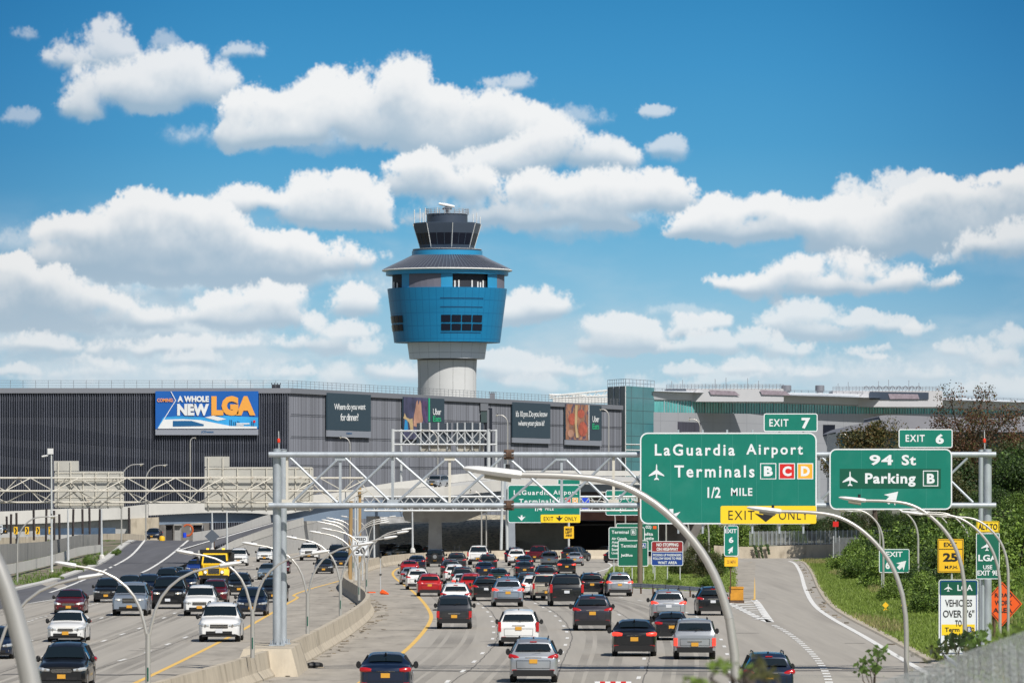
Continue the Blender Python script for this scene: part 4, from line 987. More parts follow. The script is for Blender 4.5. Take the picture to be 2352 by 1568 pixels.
# hangar with curved canopy
Yh=760.; q=thing('hangar','teal glazed hangar under a curved grey canopy, partly behind trees','building',Q(2100,1060,Yh))
b=MB(); b.box2(Q(1928,1160,Yh),Vector((Q(2500,990,Yh).x,Yh+30,Q(0,990,Yh).z))); b.build('glazed_wall',mat('hangar_teal',(.02,.13,.18),.2,var=.15,vs=.1,world=True),q)
b=MB(); T_=catmull([Q(u,v,Yh-2) for u,v in((1920,992),(1945,980),(1990,970),(2020,962),(2035,953),(2200,958),(2500,968))],4); B_=catmull([Q(u,v,Yh-6) for u,v in((1920,996),(1945,989),(1990,988),(2020,988),(2100,990),(2300,992),(2500,994))],4)
b.strip(T_,B_); 
b.strip([p+Vector((0,34,0)) for p in T_],T_); b.build('canopy',mat('hangar_roof',(.20,.20,.215),.6,var=.1,vs=.1,world=True),q,smooth=True,angle=60)
# white truss ramp structure at the end of the garage roof
q=thing('walkway_truss','white sloping covered walkway truss behind the garage roof end','walkway',Q(1330,915,900))
b=MB(); y=900.
for v in(0,5): b.tube([Q(1262,914-v,y),Q(1398,908-v*2.4,y)],.16,5)
for k in range(14): b.tube([Q(1262+k*10,914-k*.42-(5 if k%2 else 0),y),Q(1272+k*10,914-k*.46-(0 if k%2 else 5+k*.5),y)],.07,4)
b.box2(Q(1270,925,y+3),Vector((Q(1398,0,y).x,y+6,Q(0,911,y).z)))
b.tube([Q(1262,908,y),Q(1262,906,y),Q(1345,907,y)],.14,4); b.build('truss',m_white2,q)
# ---------------------------------------------------------------- viaducts
def wallstrip(name,label,cat,pts,m,th=.45,group=None,kind=None):
    T_=catmull([Q(u,v0,Y) for u,v0,v1,Y in pts],5); B_=catmull([Q(u,v1,Y) for u,v0,v1,Y in pts],5)
    for a,c in zip(T_,B_): a.x=c.x; a.y=c.y
    b=MB(); n=len(T_); K=Vector((0,th,0))
    vs=T_+B_+[p+K for p in T_]+[p+K for p in B_]; fs=[]
    for i in range(n-1): fs+=[(i,i+1,n+i+1,n+i),(2*n+i,3*n+i,3*n+i+1,2*n+i+1),(i,2*n+i,2*n+i+1,i+1),(n+i,n+i+1,3*n+i+1,3*n+i)]
    fs+=[(0,n,3*n,2*n),(n-1,3*n-1,4*n-1,2*n-1)]
    b.add(vs,fs); 
    if isinstance(label,bpy.types.Object): return b.build(name,m,label)
    o=b.build(name,m,loc=B_[n//2]); tag(o,label,cat,group,kind); return o
t=thing('back_viaduct','long pale concrete viaduct in front of the dark garage','viaduct',Q(300,1250,662)); VIA=t
wallstrip('parapet',t,None,[(-300,1178,1207,650),(0,1174,1204,655),(150,1167.5,1199,660),(250,1166,1193,662),(340,1157,1190.5,662)],m_deck)
wallstrip('wall_panels',t,None,[(-300,1207,1245,651),(0,1204,1240,656),(150,1199,1238,661),(250,1193,1238,663),(338,1190,1240,663)],mat('mse_wall',(.40,.40,.395),.85,var=.12,vs=.7,world=True,dirt=((.28,.28,.28),.5,.5,.7)))
wallstrip('parapet',t,None,[(341,1156,1183,662),(475,1154.5,1177,663),(575,1151,1177.5,664),(650,1143,1180,666),(760,1132,1158,670),(835,1122,1147,673)],m_deck)
wallstrip('girder',t,None,[(365,1184,1204.5,663),(475,1178,1200,664),(575,1178,1198,665),(650,1181,1196,667),(760,1160,1195,671),(870,1148,1189,676),(1000,1143,1186,682)],m_steelblue)
wallstrip('abutment',t,None,[(300,1190,1242,661.5),(364,1187,1242,661.5)],m_barr,3)
t=thing('flyover','pale concrete flyover rising to the right behind the big gantry','viaduct',Q(1150,1250,640))
wallstrip('far_parapet',t,None,[(820,1122,1136,642),(893,1109,1126,642),(955,1101.5,1120,642),(1060,1087.5,1106,642),(1180,1081,1096,641),(1300,1080,1092,641),(1480,1081,1093,640),(1560,1083,1095,640)],m_deck)
nr=catmull([Q(u,v,Y) for u,v,Y in((820,1142,607),(950,1134,606),(1060,1120,605),(1150,1108,605),(1300,1104,604),(1560,1108,604))],5)
fr2=catmull([Q(u,v,Y) for u,v,Y in((820,1137,642),(955,1121,642),(1060,1107,642),(1180,1097,641),(1300,1093,641),(1560,1096,640))],5)
b=MB(); nn2=min(len(nr),len(fr2)); b.strip([fr2[int(i*(len(fr2)-1)/29)] for i in range(30)],[nr[int(i*(len(nr)-1)/29)] for i in range(30)]); b.build('deck',m_deck,t,smooth=True,angle=70)
wallstrip('near_parapet',t,None,[(820,1126,1143,606),(893,1121,1141.6,606),(960,1120,1142,605),(1060,1114,1135,605),(1150,1102,1127,604),(1300,1101.5,1112,604),(1560,1105,1114,604)],m_deck)
wallstrip('underside_girder',t,None,[(880,1143,1166,607),(1000,1143,1167,607),(1090,1134,1166,607),(1200,1120,1150,607),(1300,1112,1130,607),(1560,1114,1130,607)],m_steelblue,1.2)
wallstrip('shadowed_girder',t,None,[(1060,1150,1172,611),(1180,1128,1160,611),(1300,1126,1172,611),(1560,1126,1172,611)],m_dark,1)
# hammerhead pier
YP=612.; fp=plane(YP)
b=MB(); b.prism([(928,1164),(1150,1164),(1120,1175),(1066,1196),(1050,1199.5),(945,1199),(930,1195),(924,1180)],fp,-3.5); b.build('pier_cap',m_pier,t)
b=MB(); b.prism([(985,1199),(1014,1199),(1016,1270),(983,1270)],fp,-2.5); b.build('pier_column',m_pier,t)
b=MB(); a=Q(855,1262,YP); b.lathe([(15.5/S(YP),0),(15.5/S(YP),4.6)],20,(a.x,YP+3,a.z-.8)); b.build('pier_column',m_pier,t,smooth=True)
b=MB(); b.prism([(1165,1150),(1182,1150),(1184,1266),(1165,1266)],plane(600),-1); b.build('pier_column',mat('pier_blue',(.26,.29,.33),.7,var=.08,vs=.8,world=True),t)
# underpass walls and deep opening under the second bridge
t=thing('underpass_bridge','lower bridge with a rusty pink girder over a black underpass opening','bridge',Q(1330,1262,625))
wallstrip('girder',t,None,[(1170,1172,1196,622),(1334,1175,1194,622),(1464,1176,1196,622),(1600,1178,1198,622)],m_pinkgird,.6)
wallstrip('deck_edge',t,None,[(1170,1160,1173,621.7),(1600,1160,1176,621.7)],m_cop,.6)
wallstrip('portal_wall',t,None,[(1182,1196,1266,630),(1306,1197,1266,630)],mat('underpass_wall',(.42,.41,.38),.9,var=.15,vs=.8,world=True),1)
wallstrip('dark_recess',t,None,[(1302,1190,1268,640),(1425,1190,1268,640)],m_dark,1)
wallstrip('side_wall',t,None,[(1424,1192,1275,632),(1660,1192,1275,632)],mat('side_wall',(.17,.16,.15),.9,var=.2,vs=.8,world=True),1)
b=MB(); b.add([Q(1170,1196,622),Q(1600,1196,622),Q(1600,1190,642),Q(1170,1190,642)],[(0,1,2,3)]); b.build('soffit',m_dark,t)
b=MB(); b.tube([Q(1300,1205,635),Q(1410,1204,635)],.10,5); b.build('handrail',m_cop,t)
# riprap slope
b=MB(); b.add([Q(855,1266,621),Q(1190,1267,621),Q(1190,1182,650),Q(1095,1182,650),Q(1010,1194,648),Q(860,1204,646)],[(0,1,2,3,4,5)])
o=struct('stone_slope',b,mat('riprap',(.48,.43,.33),.95,var=.35,vs=1.6,world=True,bump=1,bs=4,dirt=((.20,.18,.14),2.4,.5,.62)),'stony riprap slope under the flyover','slope')
o=MB().box2(Q(873,1204,652),Vector((Q(960,0,652).x,653,Q(0,1186,652).z))).build('painted_wall',mat('painted_wall',(.42,.42,.42),.8,var=.3,vs=1.5,world=True),loc=Q(873,1204,652)); tag(o,'pale graffiti covered wall under the flyover beside the stone slope','wall')
# MSE retaining wall below rising ramp and its parapets
t=thing('rising_ramp_walls','pale retaining wall and parapets of the ramp rising right behind the lamps','retaining wall',Q(700,1260,640))
off=[(455,1264,1282,560),(495,1262,1290,580),(540,1240,1292,600),(620,1212,1284,630),(700,1188,1284,670),(800,1165,1280,725),(835,1158,1279,745)]
wallstrip('lower_wall',t,None,[(u,v0+14*min(1,(u-440)/80),v1,Y+.3) for u,v0,v1,Y in off],mat('mse_wall2',(.46,.455,.44),.85,var=.1,vs=.6,world=True,dirt=((.32,.31,.29),.6,.55,.75)),.5)
wallstrip('near_parapet',t,None,[(u,v0-1,v0+17,Y) for u,v0,v1,Y in off],m_deck,.4)
wallstrip('far_parapet',t,None,[(443,1222,1246,612),(480,1217,1240,622),(530,1210,1227,640),(620,1180,1202,665),(700,1165,1182,700),(800,1146,1160,750),(835,1141,1153,768)],m_deck,.4)
# ---------------------------------------------------------------- left beige truss gantry seen from behind
YB=505.
t=thing('beige_gantry','long beige lattice gantry crossing the oncoming road, seen from behind','gantry',Q(400,1300,YB))
za_,zm,zb_=[CH-(v-HV)/S(YB) for v in(1097,1127,1153)]
xs=lambda u:(u-1176)/F*YB
for z,dy in((za_,1.2),(zm,0),(zb_,1.2)): MB().tube([(xs(-80),YB+dy,z),(xs(834),YB+dy,z)],.09,8).build('chord',m_beige,t,smooth=True)
for i in range(16):
    u0=12+ (i-1)*55.5
    b=MB(); b=MB(); A=(xs(u0),YB+1.2,za_) if i%2==0 else (xs(u0),YB,zm); Bq=(xs(u0+55.5),YB,zm) if i%2==0 else (xs(u0+55.5),YB+1.2,za_)
    b.tube([A,Bq],.05,5); b.build('diagonal',m_beige,t); b=MB(); A=(xs(u0),YB,zm) if i%2==0 else (xs(u0),YB+1.2,zb_); Bq=(xs(u0+55.5),YB+1.2,zb_) if i%2==0 else (xs(u0+55.5),YB,zm); b.tube([A,Bq],.05,5); b.build('diagonal',m_beige,t); b=MB()
    b.tube([(xs(u0+27),YB+1.3,za_),(xs(u0+82),YB+1.3,zb_)] if i%2 else [(xs(u0+27),YB+1.3,zb_),(xs(u0+82),YB+1.3,za_)],.045,5)
    b.build('diagonal',m_beige,t)
MB().tube([Q(826,1320,YB+.6),Q(826,1118,YB+.6)],.17,10).build('post',mat('weathered_pole',(.33,.22,.10),.85,var=.3,vs=1,stretch=(4,4,.3),world=True),t)
for u0,u1,v0,v1,tu0,tu1,tv0,tv1,lab in((125,285,1082,1165.5,124,181,1058,1081),(470,720,1072,1172,470,527,1048,1071)) and [(125,285,1082,1165.5,124,181,1058,1081,'grey back of the left overhead sign on the beige gantry'),(470,720,1072,1172,470,527,1048,1071,'grey back of the wider right overhead sign on the beige gantry')]:
    q=thing('overhead_sign',lab,'highway sign',Q((u0+u1)/2,(v0+v1)/2,YB+1.6),'sign backs on the beige gantry')
    fq=plane(YB+1.7); b=MB(); b.prism(rrect(u0,v0,u1,v1,5),fq,-.05); b.build('panel',m_alu,q); b=MB(); b.prism(rrect(tu0,tv0,tu1,tv1,1),fq,-.05); b.build('exit_tab',m_alu,q)
    b=MB(); n=int((u1-u0)/38)+1
    for k in range(n+1):
        u=u0+8+(u1-u0-16)*k/n; b.bar(Q(u,(tv0 if k<2 else v0)+2,YB+1.62),Q(u,v1+2,YB+1.62),.09)
    for v in(v0+4,v0+22,(v0+v1)/2,v1-24,v1-6): b.bar(Q(u0+2,v,YB+1.66),Q(u1-2,v,YB+1.66),.05)
    b.build('stiffener',m_beige,q)
# ---------------------------------------------------------------- gantry on the flyover seen from behind
YF=672.
t=thing('flyover_gantry','grey lattice gantry standing on the flyover in front of the garage','gantry',Q(1020,1106,YF))
for z in(989,1020):
    for dy in(0,1.5): MB().tube([Q(902,z,YF)+Vector((0,dy,0)),Q(1140,z,YF)+Vector((0,dy,0))],.11,6).build('chord',m_galvl,t)
for u,dy in((902,0),(920,3),(1122,0),(1139,3)): MB().tube([Q(u,1112,YF)+Vector((0,dy,0)),Q(u,985,YF)+Vector((0,dy,0))],.24 if dy==0 else .17,10).build('post',m_galvl,t,smooth=True)
for i in range(8):
    u=925+i*25; MB().tube([Q(u,990 if i%2 else 1019,YF),Q(u+25,1019 if i%2 else 990,YF)],.07,4).build('diagonal',m_galvl,t); b=MB(); b.tube([Q(u-6,1019 if i%2 else 990,YF+1.5),Q(u+19,990 if i%2 else 1019,YF+1.5)],.07,4); b.build('diagonal',m_galvl,t)
for u0,u1,lab in((957,1036,'dark back of the left sign on the flyover gantry'),(1041,1111,'dark back of the right sign on the flyover gantry')):
    q=thing('overhead_sign',lab,'highway sign',Q((u0+u1)/2,1000,YF+1),'sign backs on the flyover gantry')
    b=MB(); b.prism([(u0,971),(u1,971),(u1,1021),(u0,1021)],plane(YF+1.7),-.06); b.build('panel',mat('slate_back',(.035,.05,.07),.6),q)
    b=MB()
    for k in range(4): u=u0+9+(u1-u0-18)*k/3; b.bar(Q(u,970,YF+1.6),Q(u,1034,YF+1.6),.16)
    b.build('stiffener',m_galvl,q)
    b=MB(); b.prism([(u0+6,1022),(u1,1022),(u1,1036),(u0+6,1036)],plane(YF+1.7),-.06); b.build('lower_panel',mat('stained_panel',(.38,.36,.31),.8,var=.4,vs=1,world=True),q)
# ---------------------------------------------------------------- median double-arm lamps
def lamp_head(b_,p,q,w,h): # lofted cobra head from p (joint) to q (tip)
    b_.tube([p,p.lerp(q,.08),p.lerp(q,.4),p.lerp(q,.75),p.lerp(q,.93),q],[w*.46,w*.52,w*.52,w*.44,w*.28,w*.10],10,flat=h/w)
GRP='double arm lamps on the median barrier'
arm=[(.045,2.75),(.11,3.08),(.24,3.55),(.42,3.92),(.66,4.22),(.98,4.48),(1.36,4.67),(1.80,4.79),(2.22,4.86)]
def v_lamp(lab,loc,rz=0,sc_=1.0):
    t=thing('median_lamp',lab,'street lamp',loc,GRP,rz)
    b=MB(); b.tube([(0,0,1.0),(0,0,2.1),(0,0,2.8)],[.085,.08,.075],12); b.build('pole',m_lamp,t,world=False,smooth=True)
    b=MB(); b.box((.0,-.088,1.55),(.045,.012,.42)); b.build('number_plate',m_green2,t,world=False)
    for sg in(-1,1):
        b=MB(); b.tube([(sg*x,0,z) for x,z in arm],[.05,.05,.048,.046,.044,.042,.04,.038,.036],8); a=b.build('arm',m_lamp,t,world=False,smooth=True)
        b=MB(); lamp_head(b,Vector((sg*2.20,0,4.86)),Vector((sg*2.86,0,4.97)),.24,.15); b.build('lamp_head',m_head,a,world=False,smooth=True)
        b=MB(); b.box((sg*2.42,0,4.97),(.07,.07,.09)); b.build('photocell',m_black,a,world=False)
    return t
vl=[(340,165,'nearest of the double arm lamps on the median barrier'),(580,200,'double arm lamp just left of the big gantry post'),(706.5,235,'double arm lamp right of the big gantry post, in front of the navy sedan'),
(782,271,'double arm lamp standing where the barrier begins to bend'),(824.5,310,'double arm lamp just left of the speed limit sign post'),(842,338,'double arm lamp at the orange bag on the barrier end')]
first=None
for i,(u,Y,lab) in enumerate(vl):
    loc=Vector(((u-1176)/F*Y,Y,0))
    if first is None: first=v_lamp(lab,loc)
    else:
        c=copy_tree(first,None,loc); c['label']=lab
for i,(u,Y,rz) in enumerate(((811,425,.1),(815,460,.12),(820,500,.1),(846,545,-.2))):
    c=copy_tree(first,None,Vector(((u-1176)/F*Y,Y,.0)),rz); c['label']='distant double arm lamp %s on the median'%('beside the wooden poles','just behind the speed limit sign','rising over the speed limit sign','nearest the curved barrier')[i]
# ---------------------------------------------------------------- single arm lamps
def path1(reach,z0,zt_,sg=-1):
    P=[(-4.95,0),(-3.9,-.03),(-2.9,-.15),(-2.1,-.50),(-1.4,-1.05),(-.8,-1.75),(-.4,-2.5),(-.15,-3.3),(-.03,-4.1),(0,-4.8)]
    k=reach/6.27
    return [Vector((-x*k if sg>0 else x*k,0,zt_+z*k)) for x,z in P if zt_+z*k>z0]+[Vector((0,0,z0))]
def single_lamp(lab,u,s,vt,reach_px,vb,group,yaw=None,r=.10,sg=-1,cell=True,m=None,headlen=1.32,name='street_lamp'):
    Y=F/s; x=(u-1176)/s; zt_=CH-(vt-HV)/s; z0=CH-(vb-HV)/s
    reach=reach_px/s; 
    t=thing(name,lab,'street lamp',(x,Y,z0),group)
    P=path1(reach,z0,zt_,sg); n=len(P)
    P=[Vector((p.x+x,Y,p.z)) for p in P]
    cut=[i for i,p in enumerate(P) if p.z<zt_-4.0*reach/6.27] or [n-1]
    c=max(2,min(cut[0],n-1))
    rr_=[r*(.62+.38*i/(n-1)) for i in range(n)]
    b=MB(); b.tube(P[c-1:][::-1] if c<n else P[-2:][::-1],rr_[c-1:][::-1] if c<n else rr_[-2:],12); b.build('pole',m or m_lamp,t,smooth=True)
    b=MB(); b.tube(catmull(P[:c],3),[r*(.62+.3*i/(3*(c-1))) for i in range(3*(c-1)+1)],12); a=b.build('arm',m or m_lamp,t,smooth=True)
    L_=reach*.21; d=Vector((sg*L_,0,.16*reach/6.27)); j=P[0]
    b=MB(); lamp_head(b,j-d*.02,j+d,.34*reach/6.27,.21*reach/6.27); h=b.build('lamp_head',m_head,a,smooth=True)
    if r>=.07:
        b=MB(); b.tube([j+d*.15-Vector((0,0,.085)),j+d*.62-Vector((0,0,.06))],.075,8,flat=1.5); b.build('lens',m_lens,h,smooth=True)
        b=MB(); b.lathe([(.055,0),(.05,.13)],8,j+d*.22+Vector((0,0,.08))); b.build('photocell',m_black,h)
    return t
G2='single arm lamps along the exit side'
single_lamp('nearest big lamp arching over the highway with its head in front of the gantry',1690,100,1090,627,1850,G2,r=.115)
single_lamp('single arm lamp with its head over the yellow EXIT ONLY panel',2082,60,1174,367,1560,G2,r=.10)
single_lamp('single arm lamp with its head in front of the 94 St sign arrow',2216,61,1149,290,1530,G2,r=.085)
single_lamp('single arm lamp crossing in front of the dark LGA sign and the orange sign',2297,64,1180,228,1510,G2,r=.06)
single_lamp('rightmost single arm lamp, beside the bushes at the orange work sign',2316,62,1186,180,1470,G2,r=.055)
single_lamp('thin lamp behind the exit 25 mph sign',2186,27,1174,95,1335,G2,r=.085)
single_lamp('thin lamp passing behind the white vehicle height sign',2229,31,1176,120,1345,G2,r=.085)
single_lamp('thin lamp on the slope between the EXIT 6 sign and the exit speed sign',2109,32,1168,95,1374,G2,r=.08)
single_lamp('lamp post rising behind the EXIT 6 arrow sign',2029,33,1170,110,1382,G2,r=.08)
single_lamp('slim lamp beside the post of the EXIT 6 arrow sign',2021,30,1174,80,1364,G2,r=.06)
G3='thin lamps between highway and grass island'
for u,s,vb,rp,vt,lab in((1436.5,21,1345,60,1130,'thin pale lamp pole passing the Terminal B sign'),(1413,20.5,1330,60,1150,'thin lamp pole at the left edge of the Terminal B sign'),(1582,24,1345,95,1150,'thin lamp pole left of the near lamp, beside the red and blue sign'),(1628,25,1345,100,1150,'thin lamp pole between the near lamp and the narrow EXIT 6 sign'),
  (1530,23,1300,80,1150,'thin lamp pole above the NO STOPPING sign'),(1106,20.6,1262,30,1128,'left pole of the pair behind the white pickup'),(1117,20.4,1262,30,1130,'right pole of the pair behind the white pickup')):
    single_lamp(lab,u,s,vt,rp,vb,G3,r=.085)
G4='lamps on the viaducts'
for u,s,vt,rp,vb,sg,lab in((804,18.5,1004,25,1120,-1,'viaduct lamp under the slate dinner billboard'),(1005.5,18.5,987,40,1110,-1,'viaduct lamp in front of the flyover gantry'),(1166,18.5,953,28,1085,-1,'viaduct lamp beside the pizza question billboard'),
   (1398,18.5,940,22,1082,-1,'viaduct lamp at the rightmost Uber Eats billboard'),(1608,18,962,28,1000,-1,'viaduct lamp above the large airport sign'),(1950,17.5,996,22,1040,-1,'viaduct lamp beside the large sign edge'),
   (437,18.5,1005,14,1150,1,'viaduct lamp under the blue LGA billboard')):
    single_lamp(lab,u,s,vt,rp,vb,G4,r=.085,sg=sg)
G5='lamps along the left verge'
for u,s,vt,rp,vb,sg,lab in((40,29,1186,93,1345,1,'leftmost verge lamp arching right in front of the chevron signs'),(335,22,1068,50,1242,1,'curved verge lamp rising behind the car on the ramp crest'),
   (279,24,1066,52,1252,1,'curved verge lamp right of the left sign back')):
    single_lamp(lab,u,s,vt,rp,vb,G5,r=.075,sg=sg)
G6='tall poles along the left verge'
for u,s,v0,vb,lab in((119,26,1032,1322,'tallest pole on the left verge, with a lamp bracket'),(157,25,1168,1306,'pale pole beside the grass patch'),(234,23.5,1168,1284,'pale pole on the bare verge right of the grass patch'),(488,22.5,1176,1268,'pale pole carrying the diamond sign back'),(522,22.5,1174,1274,'thin grey pole right of the diamond sign back'),(948,21,1163,1268,'thin pole left of the hammerhead pier'),(860,21,1192,1300,'thin pole right of the wooden poles')):
    q=thing('metal_pole',lab,'pole',Q(u,vb,F/s),G6); MB().tube([Q(u,vb,F/s),Q(u-1,v0,F/s)],[.12,.07],8).build('pole',m_galvl,q,smooth=True)
    MB().lathe([(.30,0),(.26,.35),(.14,.5)],8,Q(u,vb,F/s)).build('footing',m_deck,q)
    if v0==1032:
        b=MB(); b.tube([Q(118,1034,F/s),Q(108,1046,F/s),Q(96,1048,F/s)],.09,6); b.box(Q(116,1036,F/s),(.5,.3,.5)); b.build('lamp_bracket',m_head,q)
for u,v in((10,1138),(24,1162),(12,1118),(126,1134),(330,1110),(330,1140)):
    pass
# near blurred pole at far left
t=thing('foreground_lamp_pole','blurred pale lamp pole leaning across the lower left corner, closest to the viewer','lamp pole',Vector(((140-1176)/F*57,57,-.5)))
s57=S(57.)
pp=[(-40,1230),(-22,1262),(-3,1305),(15,1352),(33,1410),(50,1475),(66,1545),(84,1640),(95,1760),(100,1900)]
MB().tube([Q(u,v,57.) for u,v in pp],[.07,.08,.09,.095,.10,.105,.11,.115,.12,.12],16).build('pole',m_lamp,t,smooth=True)
# left arm lamp whose pole stands outside the frame
t=thing('street_lamp','lamp arm reaching in from the left edge above the maroon sedan','street lamp',Q(-14,1600,165.+5),G5)
Yl=175.; PA=[(-10,1520),(0,1480),(14,1440),(38,1405),(62,1378),(92,1356),(130,1340),(165,1331),(182,1327)]
PB=[Q(u,v,Yl) for u,v in PA]; MB().tube([Q(-14,1640,Yl),Q(-12,1560,Yl)]+PB,.055,10).build('arm',m_lamp,t,smooth=True)
b=MB(); lamp_head(b,Q(180,1327,Yl),Q(238,1318,Yl),.22,.14); b.build('lamp_head',m_head,t,smooth=True)
# ---------------------------------------------------------------- roadside signs
def rposts(t,us,v0,v1,Y,r=.05,m=m_galvl):
    for u in us: MB().tube([Q(u,v0,Y+.12),Q(u,v1,Y+.12)],r,6).build('post',m,t)
Yr=470.
t=thing('terminal_d_sign','green guide sign partly hidden behind the other terminal signs','guide sign',Q(1465,1345,Yr+12))
sign_panel(t,1415,1201,1513,1265,4,Yr+12,m_greend,bw=1.3); plate(t,1500,1207,1508,1214,Yr+12,.02,m_sor,'orange_box'); word(t,'Delta',1470,1500,1222,1229,Yr+12); word(t,'Shuttle',1468,1502,1232,1239,Yr+12); word(t,'02)',1483,1496,1206,1215,Yr+12); rposts(t,(1432,1500),1265,1340,Yr+12)
t=thing('terminal_b_sign','green guide sign reading Terminal B Air Canada American','guide sign',Q(1440,1345,Yr))
sign_panel(t,1398,1210,1481,1283,4,Yr,m_greend,bw=1.5); word(t,'Terminal',1405,1444,1217.5,1225,Yr,sp=1.1); plate(t,1449,1215,1461,1228,Yr,.02,m_sw,'terminal_box'); plate(t,1450,1216,1460,1227,Yr,.03,m_greend,'terminal_box'); word(t,'B',1452,1458,1217.5,1225.5,Yr,off=.05)
word(t,'Air Canada',1405,1440,1233,1239,Yr); word(t,'American',1405,1436,1241.5,1247,Yr); word(t,'Southwest',1405,1438,1258,1264,Yr); word(t,'United',1405,1427,1267,1272,Yr); word(t,'Alaska',1405,1427,1249.5,1255,Yr); rposts(t,(1410,1470),1283,1345,Yr)
Yr=440.
t=thing('terminal_a_sign','nearer green guide sign reading Terminal A JetBlue','guide sign',Q(1454,1345,Yr))
sign_panel(t,1419,1240,1489,1300,4,Yr,m_greend,bw=1.6); word(t,'Terminal',1426,1462,1249,1256.5,Yr,sp=1.1); plate(t,1472,1246,1484,1258,Yr,.02,m_sw,'terminal_box'); plate(t,1473,1247,1483,1257,Yr,.03,m_sblue,'terminal_box'); word(t,'A',1475,1481,1248.5,1256,Yr,off=.05); word(t,'JetBlue',1426,1453,1271,1279,Yr); rposts(t,(1432,1452,1478),1300,1352,Yr)
t=thing('no_stopping_sign','red and blue sign reading No Stopping On Highway','regulatory sign',Q(1532,1350,Yr))
sign_panel(t,1496,1242,1569,1298.5,4,Yr,m_sblue,bw=1.3); plate(t,1497.5,1243.5,1567.5,1266,Yr,.01,m_sdred,'red_panel',3); plate(t,1498,1266,1567,1267.3,Yr,.02,m_sw,'divider')
word(t,'NO STOPPING',1508,1558,1246.5,1254,Yr,off=.03,bold=.03); word(t,'ON HIGHWAY',1508,1558,1256.5,1264,Yr,off=.03,bold=.03)
word(t,'PICKING UP PASSENGERS',1500,1565,1271,1276.5,Yr,off=.03); word(t,'FOLLOW SIGNS TO FREE',1500,1565,1279,1284.5,Yr,off=.03); word(t,'WAIT AREA',1511,1555,1288,1294.5,Yr,off=.03); rposts(t,(1504,1533,1562),1298,1352,Yr)
t=thing('utility_pole','brown weathered pole in front of the Terminal A sign','pole',Q(1470,1347,420.))
MB().tube([Q(1470,1347,420.),Q(1470,1120,420.)],[.22,.18],10).build('pole',mat('brown_pole',(.16,.12,.09),.8,var=.3,vs=2,stretch=(3,3,.4),world=True,dirt=((.4,.38,.36),3,.68,.74)),t,smooth=True)
Yr=300.
t=thing('narrow_exit_sign','narrow vertical green sign reading EXIT 6 with an arrow above an amber plate','exit sign',Q(1679,1360,Yr))
sign_panel(t,1663,1206,1696,1277,5,Yr,bw=1.6); word(t,'EXIT',1665.5,1692,1214,1223.5,Yr); word(t,'6',1674,1684.5,1232.5,1246,Yr,bold=.04); arrow(t,1679,1262,13,19,Yr,ang=-150,shaft=.3)
plate(t,1664,1279,1695,1300,Yr,.0,m_syel2,'amber_plate',1.5); word(t,'25 MPH',1670,1690,1285,1293,Yr,mat('faded_text',(.6,.33,.05),.5),.02); rposts(t,(1678,),1276,1362,Yr,.035,m_rustb)
t=thing('small_amber_sign','small amber warning sign on a thin post under the quarter mile sign','warning sign',Q(1300,1266,590.))
sign_panel(t,1295.5,1208,1318,1236,1.5,590.,m_syel2,None); rposts(t,(1306.5,),1200,1264,590.,.12)
for k in range(3): word(t,('MERGE','LEFT','AHEAD')[k],1299,1314,1212+k*7,1217+k*7,590.,m_sblk,.05)
Yr=395.
t=thing('arrow_exit_sign','square green sign reading EXIT 6 with a slanted arrow, on the grassy slope','exit sign',Q(2054,1385,Yr))
sign_panel(t,2019,1260,2089,1314.5,4,Yr,bw=1.6); word(t,'EXIT',2035,2073,1266,1278,Yr); word(t,'6',2034,2044,1288,1306,Yr,bold=.04); arrow(t,2072,1296,24,26,Yr,ang=-135,shaft=.36); rposts(t,(2026,2060),1314,1385,Yr,.08)
for u,lab in((2034,'yellow double diamond marker below the EXIT 6 arrow sign'),(2077,'yellow double diamond marker partly behind a lamp pole')):
    q=thing('object_marker',lab,'marker',Q(u,1425,320.),'double diamond markers'); b=MB()
    for v in(1389,1402): b.prism([(u,v-7.5),(u+7.5,v),(u,v+7.5),(u-7.5,v)],plane(320.),-.02)
    b.build('diamonds',m_syel2,q); rposts(q,(u,),1409,1425,320.,.03)
Yr=330.
t=thing('exit_speed_sign','yellow sign reading EXIT 25 MPH beside a lamp post','speed sign',Q(2185,1400,Yr))
sign_panel(t,2154,1237,2213,1314,2,Yr,m_syel2,m_sblk,1.2,inset=1.5); plate(t,2156,1259.5,2211,1260.8,Yr,.02,m_sblk,'divider'); word(t,'EXIT',2168,2198,1245,1255,Yr,m_sblk); word(t,'25',2166,2200,1269,1289,Yr,m_sblk,bold=.04); word(t,'M.P.H.',2170,2200,1298,1305.5,Yr,m_sblk); rposts(t,(2186,),1314,1400,Yr,.06)
Yr=206.
t=thing('lga_sign','dark green sign with an airplane reading LGA Use Exit 9E','guide sign',Q(2268,1500,Yr))
sign_panel(t,2242,1224,2296,1329,2,Yr,m_greend,bw=1.5); airplane(t,2267,1253,27,24,Yr); word(t,'LGA',2247,2291,1273,1288,Yr,bold=.03); word(t,'USE',2258,2279,1297,1306.5,Yr); word(t,'EXIT 9E',2245,2293,1309,1321,Yr)
MB().tube([Q(2257,1480,Yr+.25),Q(2257,1330,Yr+.25)],.07,8).build('post',m_galv,t,smooth=True)
t=thing('alternate_sign','yellow plate reading ALT TO above the LGA sign','guide sign',Q(2268,1223,Yr))
sign_panel(t,2243,1196,2295,1222,1.5,Yr,m_syel,m_sblk,1,inset=1); word(t,'ALT TO',2247,2291,1202,1216,Yr,m_sblk)
Yr=225.
t=thing('vehicle_height_sign','tall white sign with green top reading Vehicles Over 8 6 To Term','guide sign',Q(2202,1520,Yr))
